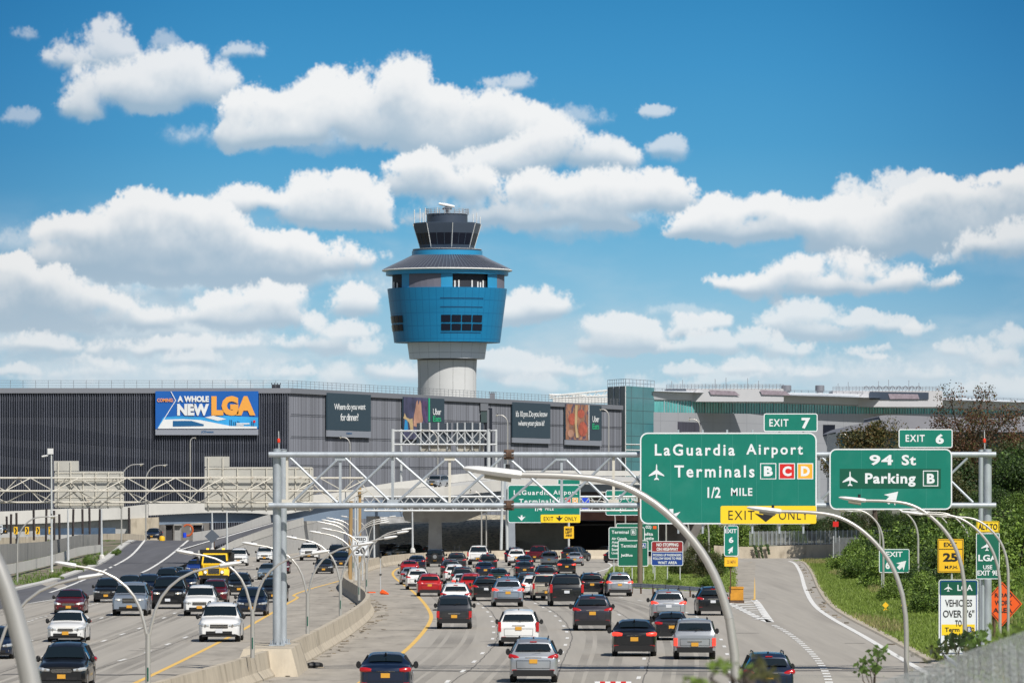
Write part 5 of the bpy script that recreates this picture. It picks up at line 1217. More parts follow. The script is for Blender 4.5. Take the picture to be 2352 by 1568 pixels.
sign_panel(t,2156,1330,2247,1504,6,Yr,m_sw,m_sw,1.5); plate(t,2158,1332,2245,1366,Yr,.01,m_green2,'green_header',4); airplane(t,2178,1349,19,18,Yr,off=.02)
word(t,'LGA',2199,2234,1342,1356,Yr,off=.02); word(t,'VEHICLES',2171,2233,1376,1392,Yr,m_sblk,bold=.01,sp=.95); word(t,"OVER 8'6\"",2166,2238,1400,1417,Yr,m_sblk,bold=.01,sp=.95); word(t,'TO',2194,2209,1423,1438,Yr,m_sblk)
plate(t,2163,1433,2239,1458,Yr,.01,m_syel,'yellow_patch'); word(t,'Term',2170,2204,1440,1450,Yr,m_sblk,off=.02); plate(t,2222,1438,2231,1451,Yr,.02,m_sblue,'blue_box'); word(t,'B',2224,2229,1440,1449,Yr,off=.03); word(t,'D',2232,2238,1440,1449,Yr,m_sblk,off=.03)
b=MB(); ring(b,rrect(2159.5,1333.5,2243.5,1500,4),rrect(2161,1335,2242,1498.5,3),plane(Yr),.015); b.build('inner_border',m_sblue,t)
rposts(t,(2170,2232),1500,1560,Yr,.05)
t=thing('road_work_sign','orange diamond sign reading Road Work Area on a dark post','warning sign',Q(2302,1520,232.))
Yr=232.; b=MB(); b.prism([(2302,1335),(2348,1386),(2302,1437),(2256,1386)],plane(Yr),-.03); b.build('panel',m_sor,t)
word(t,'ROAD',2285,2325,1361,1371,Yr,m_sblk); word(t,'WORK',2285,2325,1378,1389,Yr,m_sblk); word(t,'AREA',2281,2325,1395,1406,Yr,m_sblk); MB().bar(Q(2283,1505,Yr+.1),Q(2283,1400,Yr+.1),.10).build('post',m_rustb,t)
b=MB(); ring(b,[(2302,1338),(2345,1386),(2302,1434),(2259,1386)],[(2302,1340),(2343,1386),(2302,1432),(2261,1386)],plane(Yr),.01); b.build('border',m_sblk,t)
Yr=372.
t=thing('speed_limit_sign','white SPEED LIMIT sign on the median among the lamp arms','speed sign',Q(828,1330,Yr))
sign_panel(t,809,1230,846,1276,1.5,Yr,m_sw,m_sblk,.7,inset=1); word(t,'SPEED',814,841,1234,1241,Yr,m_sblk); word(t,'LIMIT',815,840,1244,1251,Yr,m_sblk); word(t,'50',817,838,1256,1271,Yr,m_sblk,bold=.03); rposts(t,(818,833),1276,1332,Yr,.05)
t=thing('wooden_pole','tan wooden utility pole left of the speed limit sign','pole',Q(804,1330,430.)); MB().tube([Q(804,1330,430.),Q(806,1150,430.)],[.17,.15],10).build('pole',MATS['weathered_pole'],t,smooth=True)
for u,lab in((816,'left'),(821.5,'right')):
    t=thing('conduit_pole','thin pale pole, %s of the pair between the wooden poles'%lab,'pole',Q(u,1330,440.),'pale poles by the speed sign'); MB().tube([Q(u,1332,440.),Q(u,1140,440.)],.07,6).build('pole',m_galvl,t,smooth=True)
# small signs on the fence line and slope
for u,v,w,h,m,lab in((1919.5,1203,12,12,'r','small red and white notice behind the large sign corner'),(2244,1213,13,18,'w','white notice board on a grey post below the 94 St sign'),(2369,1212,14,9,'r','small red notice right of the gantry post')):
    pass
for u,v,w,h,m,lab in((1919.5,1203,13,12,m_sred,'small red notice among the dark trees left of the 94 St sign'),(2244.5,1211,12,18,m_sw,'white parking notice on a grey post below the 94 St sign'),(2270,1207,9,9,m_sw,'tiny white notice on a thin post right of the parking notice'),(2369,1211,13,8,m_sred,'small red notice right of the gantry post')):
    if u>2352: u=2320
    if u>2240 and u<2300: u=u-1.0*0+ (2094-2244.5 if abs(u-2244.5)<1 else 2118-2270)
    t=thing('notice',lab,'notice',Q(u,v+40,560.),'small notices on the hillside'); sign_panel(t,u-w/2,v-h/2,u+w/2,v+h/2,.6,560.,m,None); rposts(t,(u,),v-h/2-4,v+42,560.3,.06,m_galv)
# diamond sign back on the ramp
t=thing('diamond_sign_back','dark diamond sign seen from behind at the foot of the rising ramp','warning sign',Q(487,1270,545.))
b=MB(); b.prism([(487,1215),(504,1231),(487,1247),(470,1231)],plane(545.),-.04); b.build('panel',mat('sign_back_dark',(.10,.12,.15),.5,.2),t); rposts(t,(492,),1240,1270,545.,.05,m_rustb)
# chevrons, plates on the far left
for i,u in enumerate((36,62,87,116)):
    t=thing('chevron_sign','yellow chevron sign, %s from the left edge in the row beside the viaduct'%('first','second','third','fourth')[i],'warning sign',Q(u,1240,520.),'chevron signs on the left')
    sign_panel(t,u-4.5,1209,u+4.5,1226,.6,520.,m_syel2,None)
    b=MB(); poly(b,[(u-3,1211),(u,1211),(u+3,1217.5),(u,1224),(u-3,1224),(u,1217.5)],plane(520.),.02); b.build('chevron',m_sblk,t); rposts(t,(u,),1226,1236,520.,.04)
t=thing('small_speed_sign','white sign at the far left edge beside the chevrons','sign',Q(2,1240,500.)); sign_panel(t,-4,1205,6,1223,.8,500.,m_sw,None); word(t,'SPEED',-3,5,1207,1211,500.,m_sblk,.02); word(t,'25',-2,4,1214,1221,500.,m_sblk,.02); rposts(t,(1,),1223,1240,500.,.05)
# ---------------------------------------------------------------- left verge walls
wl=mat('slat_fence',(.27,.265,.25),.85,var=.35,vs=1.5,stretch=(3,3,.1),world=True)
wallstrip('jersey_wall','low pale jersey wall winding behind the left verge','barrier',[(-120,1312,1340,430),(0,1298,1322,445),(60,1287,1310,470),(130,1271,1293,500),(180,1256,1276,530),(234,1250,1267,555)],m_deck,.4)
wallstrip('slat_fence','grey ribbed metal fence behind the jersey wall','fence',[(-120,1255,1312,446),(0,1249,1297,452),(60,1246,1286,480),(124,1240,1272,505),(180,1228,1256,540),(231,1226,1250,560)],wl,.1)
wallstrip('tan_barrier','sunlit tan barrier behind the grey ribbed fence','barrier',[(-120,1238,1256,560),(0,1234,1251,575),(105,1231,1248,590)],m_barr,.4)
wallstrip('tan_barrier','short tan barrier at the foot of the viaduct, right of the ribbed fence','barrier',[(236,1225,1239,600),(296,1225,1239,612),(330,1228,1241,620)],m_barr,.4)
wallstrip('blue_screen','long blue debris screen under the viaduct','screen',[(92,1213,1228,640),(180,1212,1227,645),(265,1211,1225,650)],mat('blue_tarp',(.06,.10,.16),.8,var=.25,vs=1,world=True),.1)
for i,(u,v0,v1) in enumerate(((24,1180,1285),(38.5,1177,1300),(78,1170,1240),(105,1168,1290),(125,1172,1272),(137,1180,1265),(167,1168,1258),(190,1168,1226),(206,1165,1226),(228,1168,1250),(297,1165,1224),(16,1185,1220))):
    t=thing('steel_pile','dark driven steel pile, number %s in the row from the left by the viaduct'%('one two three four five six seven eight nine ten eleven twelve'.split()[i]),'pile',Q(u,v1,520.+i*3),'dark piles left of the viaduct')
    t['label']=['dark steel pile in front of the first chevron sign','dark steel pile passing just right of the first chevron sign','dark steel pile left of the third chevron sign','dark steel pile left of the fourth chevron sign','slanted dark pile right of the fourth chevron sign','dark pile left of the blue screen','dark pile in front of the left end of the blue screen','dark pile near the middle of the blue screen','bent dark pile at the middle of the blue screen','dark pile at the end of the ribbed fence','leaning dark pile beside the viaduct abutment','short dark pile beside the parked black car'][i]
    b=MB(); w=.16; A_=Q(u,v1,520.+i*3); B2=Q(u+(2 if i%3==0 else -1)*.8,v0,520.+i*3); b.bar(A_,B2,w); b.build('pile',mat('pile_steel',(.045,.035,.035),.8,var=.4,vs=2,world=True),t)
# things under the viaduct
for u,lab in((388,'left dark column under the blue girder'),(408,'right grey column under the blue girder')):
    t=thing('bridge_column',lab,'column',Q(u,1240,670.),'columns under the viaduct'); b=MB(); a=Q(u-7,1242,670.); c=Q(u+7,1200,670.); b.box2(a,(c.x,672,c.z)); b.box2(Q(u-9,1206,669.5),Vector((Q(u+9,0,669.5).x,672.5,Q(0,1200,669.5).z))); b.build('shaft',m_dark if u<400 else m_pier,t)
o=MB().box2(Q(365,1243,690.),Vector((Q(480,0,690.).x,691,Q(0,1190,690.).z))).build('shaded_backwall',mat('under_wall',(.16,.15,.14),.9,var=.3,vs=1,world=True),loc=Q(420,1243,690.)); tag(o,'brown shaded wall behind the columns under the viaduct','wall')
t=thing('orange_hose_reel','orange ring shaped hose stored under the viaduct','hose reel',Q(433,1232,650.)); b=MB(); c=Q(431,1217,650.)
b.tube([c+Vector((.62*math.cos(w*.35-1.8),0,.66*math.sin(w*.35-1.8))) for w in range(13)],.12,8); b.build('ring',mat('hose_orange',(.45,.09,.02),.7),t,smooth=True)
t=thing('blue_drum','small blue drum beside the orange hose','drum',Q(424,1234,649.)); MB().lathe([(.2,0),(.22,.3),(.2,.6)],12,Q(424,1234,649.)).build('body',MATS['bright_blue'],t,smooth=True)
t=thing('yellow_barrel','squat yellow barrel beside the car at the ramp crest','barrel',Q(372,1241,630.)); MB().lathe([(.34,0),(.36,.25),(.3,.5),(.1,.56)],12,Q(372,1241,630.)).build('body',m_syel2,t,smooth=True)
t=thing('tent','pale pointed tent behind the ramp parapet','tent',Q(452,1212,668.)); b=MB(); f=plane(668.); 
c=Q(452,1186,669.); b.add([Q(436,1203,666.),Q(466,1203,666.),Q(466,1203,671.),Q(436,1203,671.),c],[(0,1,4),(1,2,4),(2,3,4),(3,0,4)]); b.build('canopy',mat('canvas',(.42,.37,.29),.9),t)
b=MB()
for u in(437,465): b.tube([Q(u,1203,666.2),Q(u,1222,666.2)],.05,5)
b.build('tent_pole',m_galvl,t)
t=thing('storage_tank','dark horizontal tank behind the start of the ramp parapet','tank',Q(455,1222,668.)); MB().tube([Q(444,1214,667.),Q(468,1214,667.)],.45,12).build('tank',m_garb,t,smooth=True)
# guard rail, attenuator, back wall with fence on the exit side
t=thing('guard_rail','low corrugated steel guard rail in front of the grass island','guard rail',Q(1560,1372,372.))
P=catmull([G(u,v,0) for u,v in((1452,1362),(1500,1364),(1560,1368),(1610,1372),(1660,1374))],4)
b=MB(); b.sweep(P,[(0,.45),(.05,.5),(.0,.56),(.05,.62),(0,.68),(.04,.74),(-.02,.74),(-.02,.45)]); b.build('rail',m_galv,t)
for p in P[::2]: MB().box(p+Vector((0,.12,.36)),(.12,.14,.72)).build('post',m_rustb,t)
t=thing('crash_cushion','orange crash cushion at the exit nose beside the black SUV','crash cushion',Q(1693,1385,350.))
b=MB(); c=G(1691,1383); b.box(c+Vector((0,0,.55)),(.85,2.2,.75)); b.box(c+Vector((0,0,.98)),(.9,2.3,.12)); b.build('shell',mat('cushion_orange',(.55,.25,.02),.6,var=.2,vs=2),t); MB().box(c+Vector((0,0,.08)),(.95,2.4,.16)).build('base',m_rustb,t)
wallstrip('retaining_wall','stained tan retaining wall at the end of the exit ramp','wall',[(1640,1252,1290,606),(1720,1255,1288,606),(1840,1251,1285,606),(1905,1249,1284,606),(1960,1248,1284,607)],m_barr,.5)
m_chain=mat('chain_link',(.30,.31,.31),.6,.3,var=.2,vs=3,stretch=(6,6,.3),world=True,alpha=.55)
t=thing('hill_fence','grey chain link fence with closely set posts on top of the retaining wall','fence',Q(1850,1252,606.))
b=MB(); P=[Q(u,v,606.3) for u,v in((1722,1252),(1800,1250),(1905,1248),(1990,1247),(2060,1246))]; T_=[Q(u,v,606.3) for u,v in((1722,1220),(1800,1219),(1905,1218),(1990,1216),(2060,1216))]
b.strip(T_,P); b.build('mesh_panel',m_chain,t)
for k in range(34):
    u=1722+k*10.2; v0=np.interp(u,(1722,2060),(1219,1215)); v1=np.interp(u,(1722,2060),(1252,1246)); MB().tube([Q(u,v1,606.),Q(u,v0,606.)],.045,4).build('post',m_galv,t)
t=thing('side_fence','short chain link fence corner in front of the parked silver car','fence',Q(1950,1290,590.))
b=MB(); b.strip([Q(1914,1234,590.),Q(2010,1232,588.)],[Q(1914,1290,590.),Q(2010,1290,588.)]); b.build('mesh_panel',m_chain,t)
for u in(1914,1928,2008): MB().tube([Q(u,1290,590.),Q(u,1230,590.)],.05,5).build('post',m_galvl,t)
# ---------------------------------------------------------------- litter and small things on the road
c=G(722,1533); t=thing('tyre_scrap','black torn tyre lying on the inner shoulder','tyre',c); b=MB(); b.tube([c+Vector((x,.1*math.sin(x*9),.11)) for x in(-.31,-.2,0,.2,.31)],[.08,.12,.13,.12,.09],8); b.build('rubber',m_black,t,smooth=True)
c=G(880,1365); t=thing('orange_bag','crumpled orange bag lying on the shoulder','bag',c); b=MB(); b.tube([c+Vector((-.2,0,.10)),c+Vector((-.05,.05,.2)),c+Vector((.15,-.05,.13)),c+Vector((.4,0,.05))],[.10,.19,.13,.04],7); b.build('plastic',m_sor,t)
c=G(856,1362,1.0); t=thing('orange_cover','flat orange cover on the end of the barrier','cover',c); b=MB(); b.box(c+Vector((-.1,.1,.07)),(.42,.8,.06),rot=Matrix.Rotation(.2,3,'Z')); b.build('sheet',m_sor,t)
t=thing('delineator_post','thin marker post with dark tips beside the orange bag','marker post',G(874,1364)); c=G(874,1364); b=MB(); b.tube([c,c+Vector((0,0,2.7))],.03,6); b.build('post',m_galvl,t)
b=MB(); b.tube([c+Vector((0,0,2.6)),c+Vector((0,0,2.9))],.09,8); b.tube([c+Vector((0,0,1.35)),c+Vector((0,0,1.45))],.09,8); b.build('marker',m_black,t)
t=thing('striped_barricade','red and white striped barricade board at the bottom edge','barricade',Q(1407,1600,190.))
b=MB(); r2=MB()
for k in range(7):
    x0=1366+k*12; (b if k%2==0 else r2).box2(Q(x0,1576,195.),Vector((Q(x0+12,0,195.).x,195.1,Q(0,1564,195.).z)))
b.build('white_stripe',m_sw,t); r2.build('red_stripe',m_sred,t)
b=MB()
for u in(1375,1440): b.bar(Q(u,1604,195.2),Q(u,1570,195.2),.05)
b.build('leg',m_galv,t)
rr=random.Random(21); m_rub=mat('litter_brown',(.20,.17,.13),.9,island=.6); 
b=MB()
for i in range(150):
    Y=rr.uniform(180,430); x=at(MED,Y)+.45+abs(rr.gauss(0,.5)); z=.03
    if rr.random()<.25: x=at(MED,Y)-.5-abs(rr.gauss(0,.3))
    b.box((x,Y,z),(rr.uniform(.02,.12),rr.uniform(.03,.5),rr.uniform(.01,.05)),rot=Matrix.Rotation(rr.uniform(0,3),3,'Z'))
for i in range(50):
    Y=rr.uniform(170,560); x=edge_x(Y)+.2+abs(rr.gauss(0,.4)); b.box((x,Y,.03),(rr.uniform(.05,.25),rr.uniform(.05,.5),rr.uniform(.03,.1)),rot=Matrix.Rotation(rr.uniform(0,3),3,'Z'))
o=b.build('roadside_litter',m_rub); tag(o,'brown scraps and grit gathered along barrier and kerb','litter',None,'stuff')
# ---------------------------------------------------------------- vehicles
m_cglass=mat('car_glass',(.008,.014,.018),.03,0,spec=.6)
m_tyre=mat('tyre_rubber',(.018,.018,.019),.85); m_rim=mat('rim_alloy',(.42,.43,.45),.3,.8); m_trim=mat('car_trim',(.011,.011,.012),.5)
m_tail=mat('tail_lens',(.42,.008,.012),.18,coat=.5); m_brake=mat('brake_lit',(.9,.05,.03),.3,emit=.9)
m_headl=mat('head_lens',(.55,.58,.60),.12,.3,coat=1); m_plate=mat('plate_gold',(.62,.31,.03),.5); m_platew=mat('plate_white',(.6,.62,.66),.5); m_chrome=mat('chrome',(.6,.6,.6),.15,1)
m_lit=mat('headlight_lit',(1,.86,.6),.3,emit=1.6)
PAINT={}
def paint(n,c,metal=.25,rough=.28):
    PAINT[n]=mat('paint_'+n,c,rough,metal,coat=.6); return PAINT[n]
for n,c,mt in(('white',(.74,.74,.73),0),('silver',(.40,.42,.45),.55),('bluesilver',(.28,.33,.40),.5),('grey',(.045,.048,.055),.5),('darkgrey',(.02,.021,.025),.4),('black',(.005,.006,.008),.1),('navy',(.006,.016,.045),.35),('blue',(.01,.05,.30),.3),('maroon',(.13,.008,.016),.35),('red',(.42,.012,.014),.2),('green',(.015,.035,.03),.4),('purplegrey',(.045,.042,.055),.5),('gold',(.42,.38,.31),.4),('yellow',(.85,.52,.01),0),('lightblue',(.22,.31,.40),.5)): paint(n,c,mt)
# a body is lofted through stations: (y, half width, belt z, top z, half width at top)
def stations(k):
    if k=='sedan': L,W,H=4.75,.90,1.45; S_=[(0,.70,.62,.70,.60),(.03,.82,.66,.76,.68),(.10,.88,.72,.86,.70),(.26,.90,.80,.95,.70),(.40,.90,.90,1.34,.60),(.47,.90,.92,1.43,.56),(.62,.90,.94,1.45,.57),(.76,.90,.96,1.38,.56),(.86,.89,.98,1.09,.62),(.95,.86,.97,1.05,.66),(.985,.82,.93,.99,.62),(1,.74,.86,.90,.58)]; cab=(3,4,5,7,8); 
    elif k=='suv': L,W,H=4.6,.92,1.70; S_=[(0,.74,.72,.82,.64),(.03,.86,.78,.92,.70),(.09,.91,.84,1.00,.72),(.24,.92,.94,1.10,.72),(.36,.92,1.03,1.52,.66),(.43,.92,1.05,1.64,.62),(.60,.92,1.07,1.70,.63),(.85,.92,1.10,1.66,.61),(.93,.91,1.10,1.54,.62),(.965,.90,1.09,1.12,.76),(.99,.86,1.0,1.03,.72),(1,.80,.90,.93,.68)]; cab=(3,4,5,8,9)
    elif k=='bigsuv': L,W,H=5.15,1.0,1.88; S_=[(0,.86,.90,1.02,.74),(.02,.95,.96,1.10,.80),(.06,.99,1.0,1.16,.82),(.24,1.0,1.08,1.24,.82),(.33,1.0,1.15,1.68,.76),(.40,1.0,1.17,1.84,.73),(.60,1.0,1.19,1.88,.74),(.90,1.0,1.20,1.86,.73),(.955,.99,1.20,1.74,.74),(.985,.98,1.18,1.22,.86),(.995,.95,1.1,1.12,.84),(1,.90,1.0,1.03,.80)]; cab=(3,4,5,8,9)
    elif k=='boxy': L,W,H=4.3,.91,1.74; S_=[(0,.80,.86,.96,.70),(.02,.88,.92,1.04,.74),(.07,.91,.96,1.08,.76),(.22,.91,1.02,1.14,.76),(.30,.91,1.08,1.58,.72),(.37,.91,1.10,1.70,.70),(.60,.91,1.12,1.74,.71),(.92,.91,1.14,1.72,.70),(.965,.90,1.14,1.64,.71),(.985,.89,1.12,1.16,.80),(.995,.86,1.04,1.06,.78),(1,.82,.94,.97,.74)]; cab=(3,4,5,8,9)
    elif k=='minivan': L,W,H=5.1,.99,1.76; S_=[(0,.78,.74,.82,.66),(.03,.90,.80,.92,.74),(.08,.96,.86,1.02,.78),(.17,.98,.96,1.14,.78),(.30,.99,1.04,1.60,.72),(.38,.99,1.06,1.71,.69),(.60,.99,1.08,1.76,.70),(.90,.99,1.10,1.72,.68),(.955,.98,1.10,1.60,.70),(.985,.97,1.08,1.12,.84),(.995,.94,1.0,1.02,.80),(1,.88,.9,.92,.76)]; cab=(3,4,5,8,9)
    elif k=='pickup': L,W,H=5.8,1.0,1.88; S_=[(0,.86,.92,1.04,.74),(.02,.96,.98,1.12,.80),(.06,1.0,1.04,1.18,.82),(.22,1.0,1.10,1.26,.82),(.30,1.0,1.16,1.70,.76),(.35,1.0,1.18,1.85,.72),(.50,1.0,1.18,1.88,.73),(.62,1.0,1.18,1.84,.72),(.655,1.0,1.18,1.24,.92),(.97,1.0,1.18,1.22,.93),(.992,.98,1.14,1.17,.92),(1,.94,1.08,1.10,.88)]; cab=(3,4,5,7,8)
    return L,W,H,S_,cab
def car_proto(kind):
    L_,W,H,S_,cab=stations(kind)
    wr={'sedan':.325,'suv':.36,'bigsuv':.40,'boxy':.36,'minivan':.345,'pickup':.40}[kind]
    sill={'sedan':.20,'suv':.26,'bigsuv':.30,'boxy':.30,'minivan':.22,'pickup':.34}[kind]
    wf,wb=.185*L_,L_*(.80 if kind!='pickup' else .81)
    Y=lambda t_:L_/2-t_*L_          # front is +Y
    def interp(y):
        t_=(L_/2-y)/L_
        for a,c in zip(S_,S_[1:]):
            if a[0]<=t_<=c[0]:
                k=(t_-a[0])/(c[0]-a[0]); return [a[i]+(c[i]-a[i])*k for i in range(5)]
        return list(S_[0] if t_<0 else S_[-1])
    ts=[s[0] for s in S_]
    ra=wr+.07
    for wc in(wf,wb):
        for q in(-1,-.92,-.7,-.38,0,.38,.7,.92,1): ts.append((wc+q*ra)/L_)
    ts=sorted(set(round(min(1,max(0,x)),4) for x in ts))
    keep=[ts[0]]
    for x in ts[1:]:
        if x-keep[-1]>.004: keep.append(x)
    ts=keep
    def sect(t_):
        y=Y(t_); _,w,zb,zt2,wt=interp(y); lo=sill+(.10*max(0,(.06-t_)/.06)+.10*max(0,(t_-.95)/.05))
        arch=0
        for wc in(wf,wb):
            d=abs(t_*L_-wc)
            if d<ra: arch=max(arch,wr+math.sqrt(max(0,ra*ra-d*d)))
        z0=max(lo,arch); zb=max(zb,z0+.06)
        cabin=zt2>zb+.3
        P=[(0,max(lo,.2)),(w*.62,max(lo,.2)),(w*.64,z0),(w*.985,z0),(w*1.0,z0+(zb-z0)*.45),(w*.985,z0+(zb-z0)*.8),(w*.955,zb)]
        if cabin: P+=[(wt+(w*.95-wt)*.10,zb+(zt2-zb)*.86),(wt-.03,zt2-.035),(wt*.82,zt2),(0,zt2+.025)]
        else: P+=[(w*.93,zb+(zt2-zb)*.45),(wt+.05,zt2-.02),(wt*.8,zt2+.01),(0,zt2+.03)]
        return y,P
    b=MB(); vs=[];rows=[]
    n=None
    for t_ in ts:
        y,P=sect(t_); full=[(x,z) for x,z in P]+[(-x,z) for x,z in P[-2:0:-1]]; n=len(full)
        rows.append(len(vs)); vs+=[(x,y,z) for x,z in full]
    fs=[];mi=[]
    for i in range(len(ts)-1):
        for j in range(n):
            k=(j+1)%n; fs.append((rows[i]+j,rows[i]+k,rows[i+1]+k,rows[i+1]+j)); 
            jj=min(j,n-1-j); mi.append(1 if jj<=2 else 0)
    # two end caps made of strips so the ends shade properly
    for r,fl in((rows[0],0),(rows[-1],1)):
        h=n//2
        for j in range(h):
            a,c=r+j,r+j+1; d,e=r+(n-j-1)%n if j else r,r+(n-j)%n if j else r
            q=[r+j,r+j+1,r+(n-j-1)%n,r+(n-j)%n]; q=list(dict.fromkeys(q))
            if len(q)>=3: fs.append(tuple(q)); mi.append(0)
    b.v=[Vector(p) for p in vs]; b.f=fs; b.m=mi
    root=bpy.data.objects.new('parked_proto',None); COL.objects.link(root)
    body=b.build('body',[PAINT['white'],m_trim],root,world=False,smooth=True,angle=38)
    body.material_slots[0].link='OBJECT'; body.material_slots[0].material=PAINT['white']
    # glazing as patches slightly proud of the body
    def patch(name,q,par,m=m_cglass,curve=0,nx=1):
        bb=MB(); bb.add(q,[(0,1,2,3)]); return bb.build(name,m,par,world=False)
    i0,i1,i2,i3,i4=cab
    def st(i): s=S_[i]; return Y(s[0]),s
    y0,s0=st(i0); y1,s1=st(i1); y2,s2=st(i2)
    # windshield spans station i0 -> i2 (two slopes)
    def topw(s,zf): # half width of the greenhouse at height fraction
        return s[4]
    def glass_band(name,ya,za,wa,yb,zb2,wb_,off,par,lo=.10,hi=.93,curv=.05,ins=.92):
        bb=MB(); vs2=[];n2=6
        A=Vector((0,ya,za));B2=Vector((0,yb,zb2)); d=(B2-A).normalized(); nrm=Vector((0,-d.z,d.y)); 
        if nrm.z<0 and abs(nrm.z)>1e-3: nrm=-nrm
        if abs(nrm.z)<.05: nrm=Vector((0,math.copysign(1,ya),0))
        for tt in(lo,(lo+hi)/2,hi):
            w_=(wa+(wb_-wa)*tt)*ins; c=A.lerp(B2,tt)
            for i in range(n2+1):
                x=-w_+2*w_*i/n2; vs2.append(c+Vector((x,0,0))+nrm*(off+.02*(1-(x/w_)**2)))
        fs2=[]
        for r_ in range(2):
            for i in range(n2): fs2.append((r_*(n2+1)+i,r_*(n2+1)+i+1,(r_+1)*(n2+1)+i+1,(r_+1)*(n2+1)+i))
        bb.add(vs2,fs2); return bb.build(name,m_cglass,par,world=False,smooth=True,fix=False)
    cz=s0[3]; 
    ws=glass_band('windshield',y0+.02,cz-.01,s0[4]*1.08,y1,s1[3],s1[4]*1.03,.035,root,.12,1.0,ins=.97)
    y3,s3=st(i3); y4,s4=st(i4)
    rw=glass_band('rear_window',y4-.0,s4[3]+(.10 if kind in('suv','bigsuv','boxy','minivan') else .03),s4[4]*(.98 if kind!='sedan' else 1.05),y3,s3[3]-.03,s3[4]*1.0,.035,root,.04,.90,ins=.93)
    # side windows
    zs=lambda s:(s[2]+.03,s[3]-.11)
    for sg in(-1,1):
        bb=MB(); Pts=[]
        ids=[k for k in range(i1,i3+1)]
        lo_=[];hi_=[]
        yA=y0*.35+y1*.65
        for k in ids:
            yk,s=st(k); w=s[1]; zb=s[2]+.02; ztp=s[3]-.10; x0=w*.955+.012; x1=s[4]+(w*.95-s[4])*.16+.016
            lo_.append(Vector((sg*x0,yk,zb+.02))); hi_.append(Vector((sg*x1,yk,ztp)))
        lo_.insert(0,Vector((sg*(s1[1]*.955+.012),(y0+y1)/2,s1[2]+.03))); hi_.insert(0,lo_[0]+Vector((0,-.05,.06)))
        bb.strip(lo_,hi_); g_=bb.build('side_window',m_cglass,root,world=False,smooth=True,fix=False)
        for q in([.42] if kind=='sedan' else [.36,.70]):
            bb=MB(); yy=y1+(y3-y1)*q; _,w,zb,ztp,wt=interp(yy); bb.bar(Vector((sg*(w*.955+.02),yy,zb+.02)),Vector((sg*(wt+(w*.95-wt)*.16+.02),yy,ztp-.1)),.06); bb.build('pillar',m_trim,g_,world=False)
        # mirror
        bb=MB(); c=Vector((sg*(s1[1]+.10),y1+.12,s1[2]+.08)); bb.tube([c+Vector((0,.05,0)),c,c+Vector((0,-.06,0))],[.05,.095,.085],8,flat=1.4); bb.bar(c+Vector((-sg*.14,0,-.05)),c,.05); mo=bb.build('mirror',m_trim,root,world=False,smooth=True)
    # wheels
    for wc in(wf,wb):
        for sg in(-1,1):
            y=L_/2-wc; xo=sg*(W-.01); bb=MB(); tw=.23
            c0=Vector((xo-sg*tw,y,wr)); c1=Vector((xo,y,wr))
            bb.tube([c0,c0.lerp(c1,.12),c0.lerp(c1,.88),c1],[wr*.93,wr,wr,wr*.93],18); wh=bb.build('wheel',m_tyre,root,world=False,smooth=True)
            bb=MB(); bb.tube([c1-Vector((sg*.02,0,0)),c1+Vector((sg*.006,0,0))],[wr*.62,wr*.58],14); bb.build('rim',m_rim,wh,world=False)
    # dark underbody between the wheels
    # front: grille, lights, plate, lower intake
    yf=L_/2; zc=S_[1][3]
    z_h=S_[1][2]-.04
    g_h={'sedan':.10,'suv':.16,'bigsuv':.26,'boxy':.22,'minivan':.14,'pickup':.30}[kind]
    bb=MB(); bb.box((0,yf-.01,z_h-.02-g_h*.1),(.78 if kind!='sedan' else .7,.07,g_h)); gr=bb.build('grille',m_trim,root,world=False)
    bb=MB(); bb.box((0,yf+.03,z_h-.02-g_h*.1),(.80,.015,.022)); bb.box((0,yf+.03,z_h+.04-g_h*.1),(.72,.012,.012)); bb.box((0,yf+.03,z_h-.08-g_h*.1),(.72,.012,.012)); bb.build('chrome_bar',m_chrome,gr,world=False)
    bb=MB(); bb.box((0,yf-.02,sill+.16),(1.15,.09,.13)); bb.box((0,yf-.06,sill+.03),(1.5,.12,.10)); bb.build('lower_intake',m_trim,root,world=False)
    for sg in(-1,1):
        bb=MB(); w1=S_[1][1]; ym=Y(.03); 
        bb.tube([Vector((sg*.44,yf-.01,z_h-.01)),Vector((sg*(w1*.80),yf-.05,z_h+.01)),Vector((sg*(w1*.965),ym-.10,z_h+.03)),Vector((sg*(S_[2][1]*1.0),Y(.075),z_h+.05))],[.05,.085,.085,.03],8)
        hl=bb.build('headlight',m_headl,root,world=False,smooth=True)
        bb=MB(); bb.tube([Vector((sg*.60,yf+.02,z_h)),Vector((sg*.60,yf+.05,z_h))],.05,8); lm=bb.build('bulb',m_chrome,hl,world=False); lm.material_slots[0].link='OBJECT'; lm.material_slots[0].material=m_chrome
        bb=MB(); bb.box((sg*.66,yf-.06,sill+.20),(.14,.10,.08)); bb.build('fog_light',m_chrome,root,world=False)
    bb=MB(); bb.box((0,yf+.045,sill+.235),(.31,.02,.16)); pl=bb.build('license_plate',m_plate,root,world=False); pl.material_slots[0].link='OBJECT'; pl.material_slots[0].material=m_plate
    # rear
    yr=-L_/2; zb=S_[-3][2]
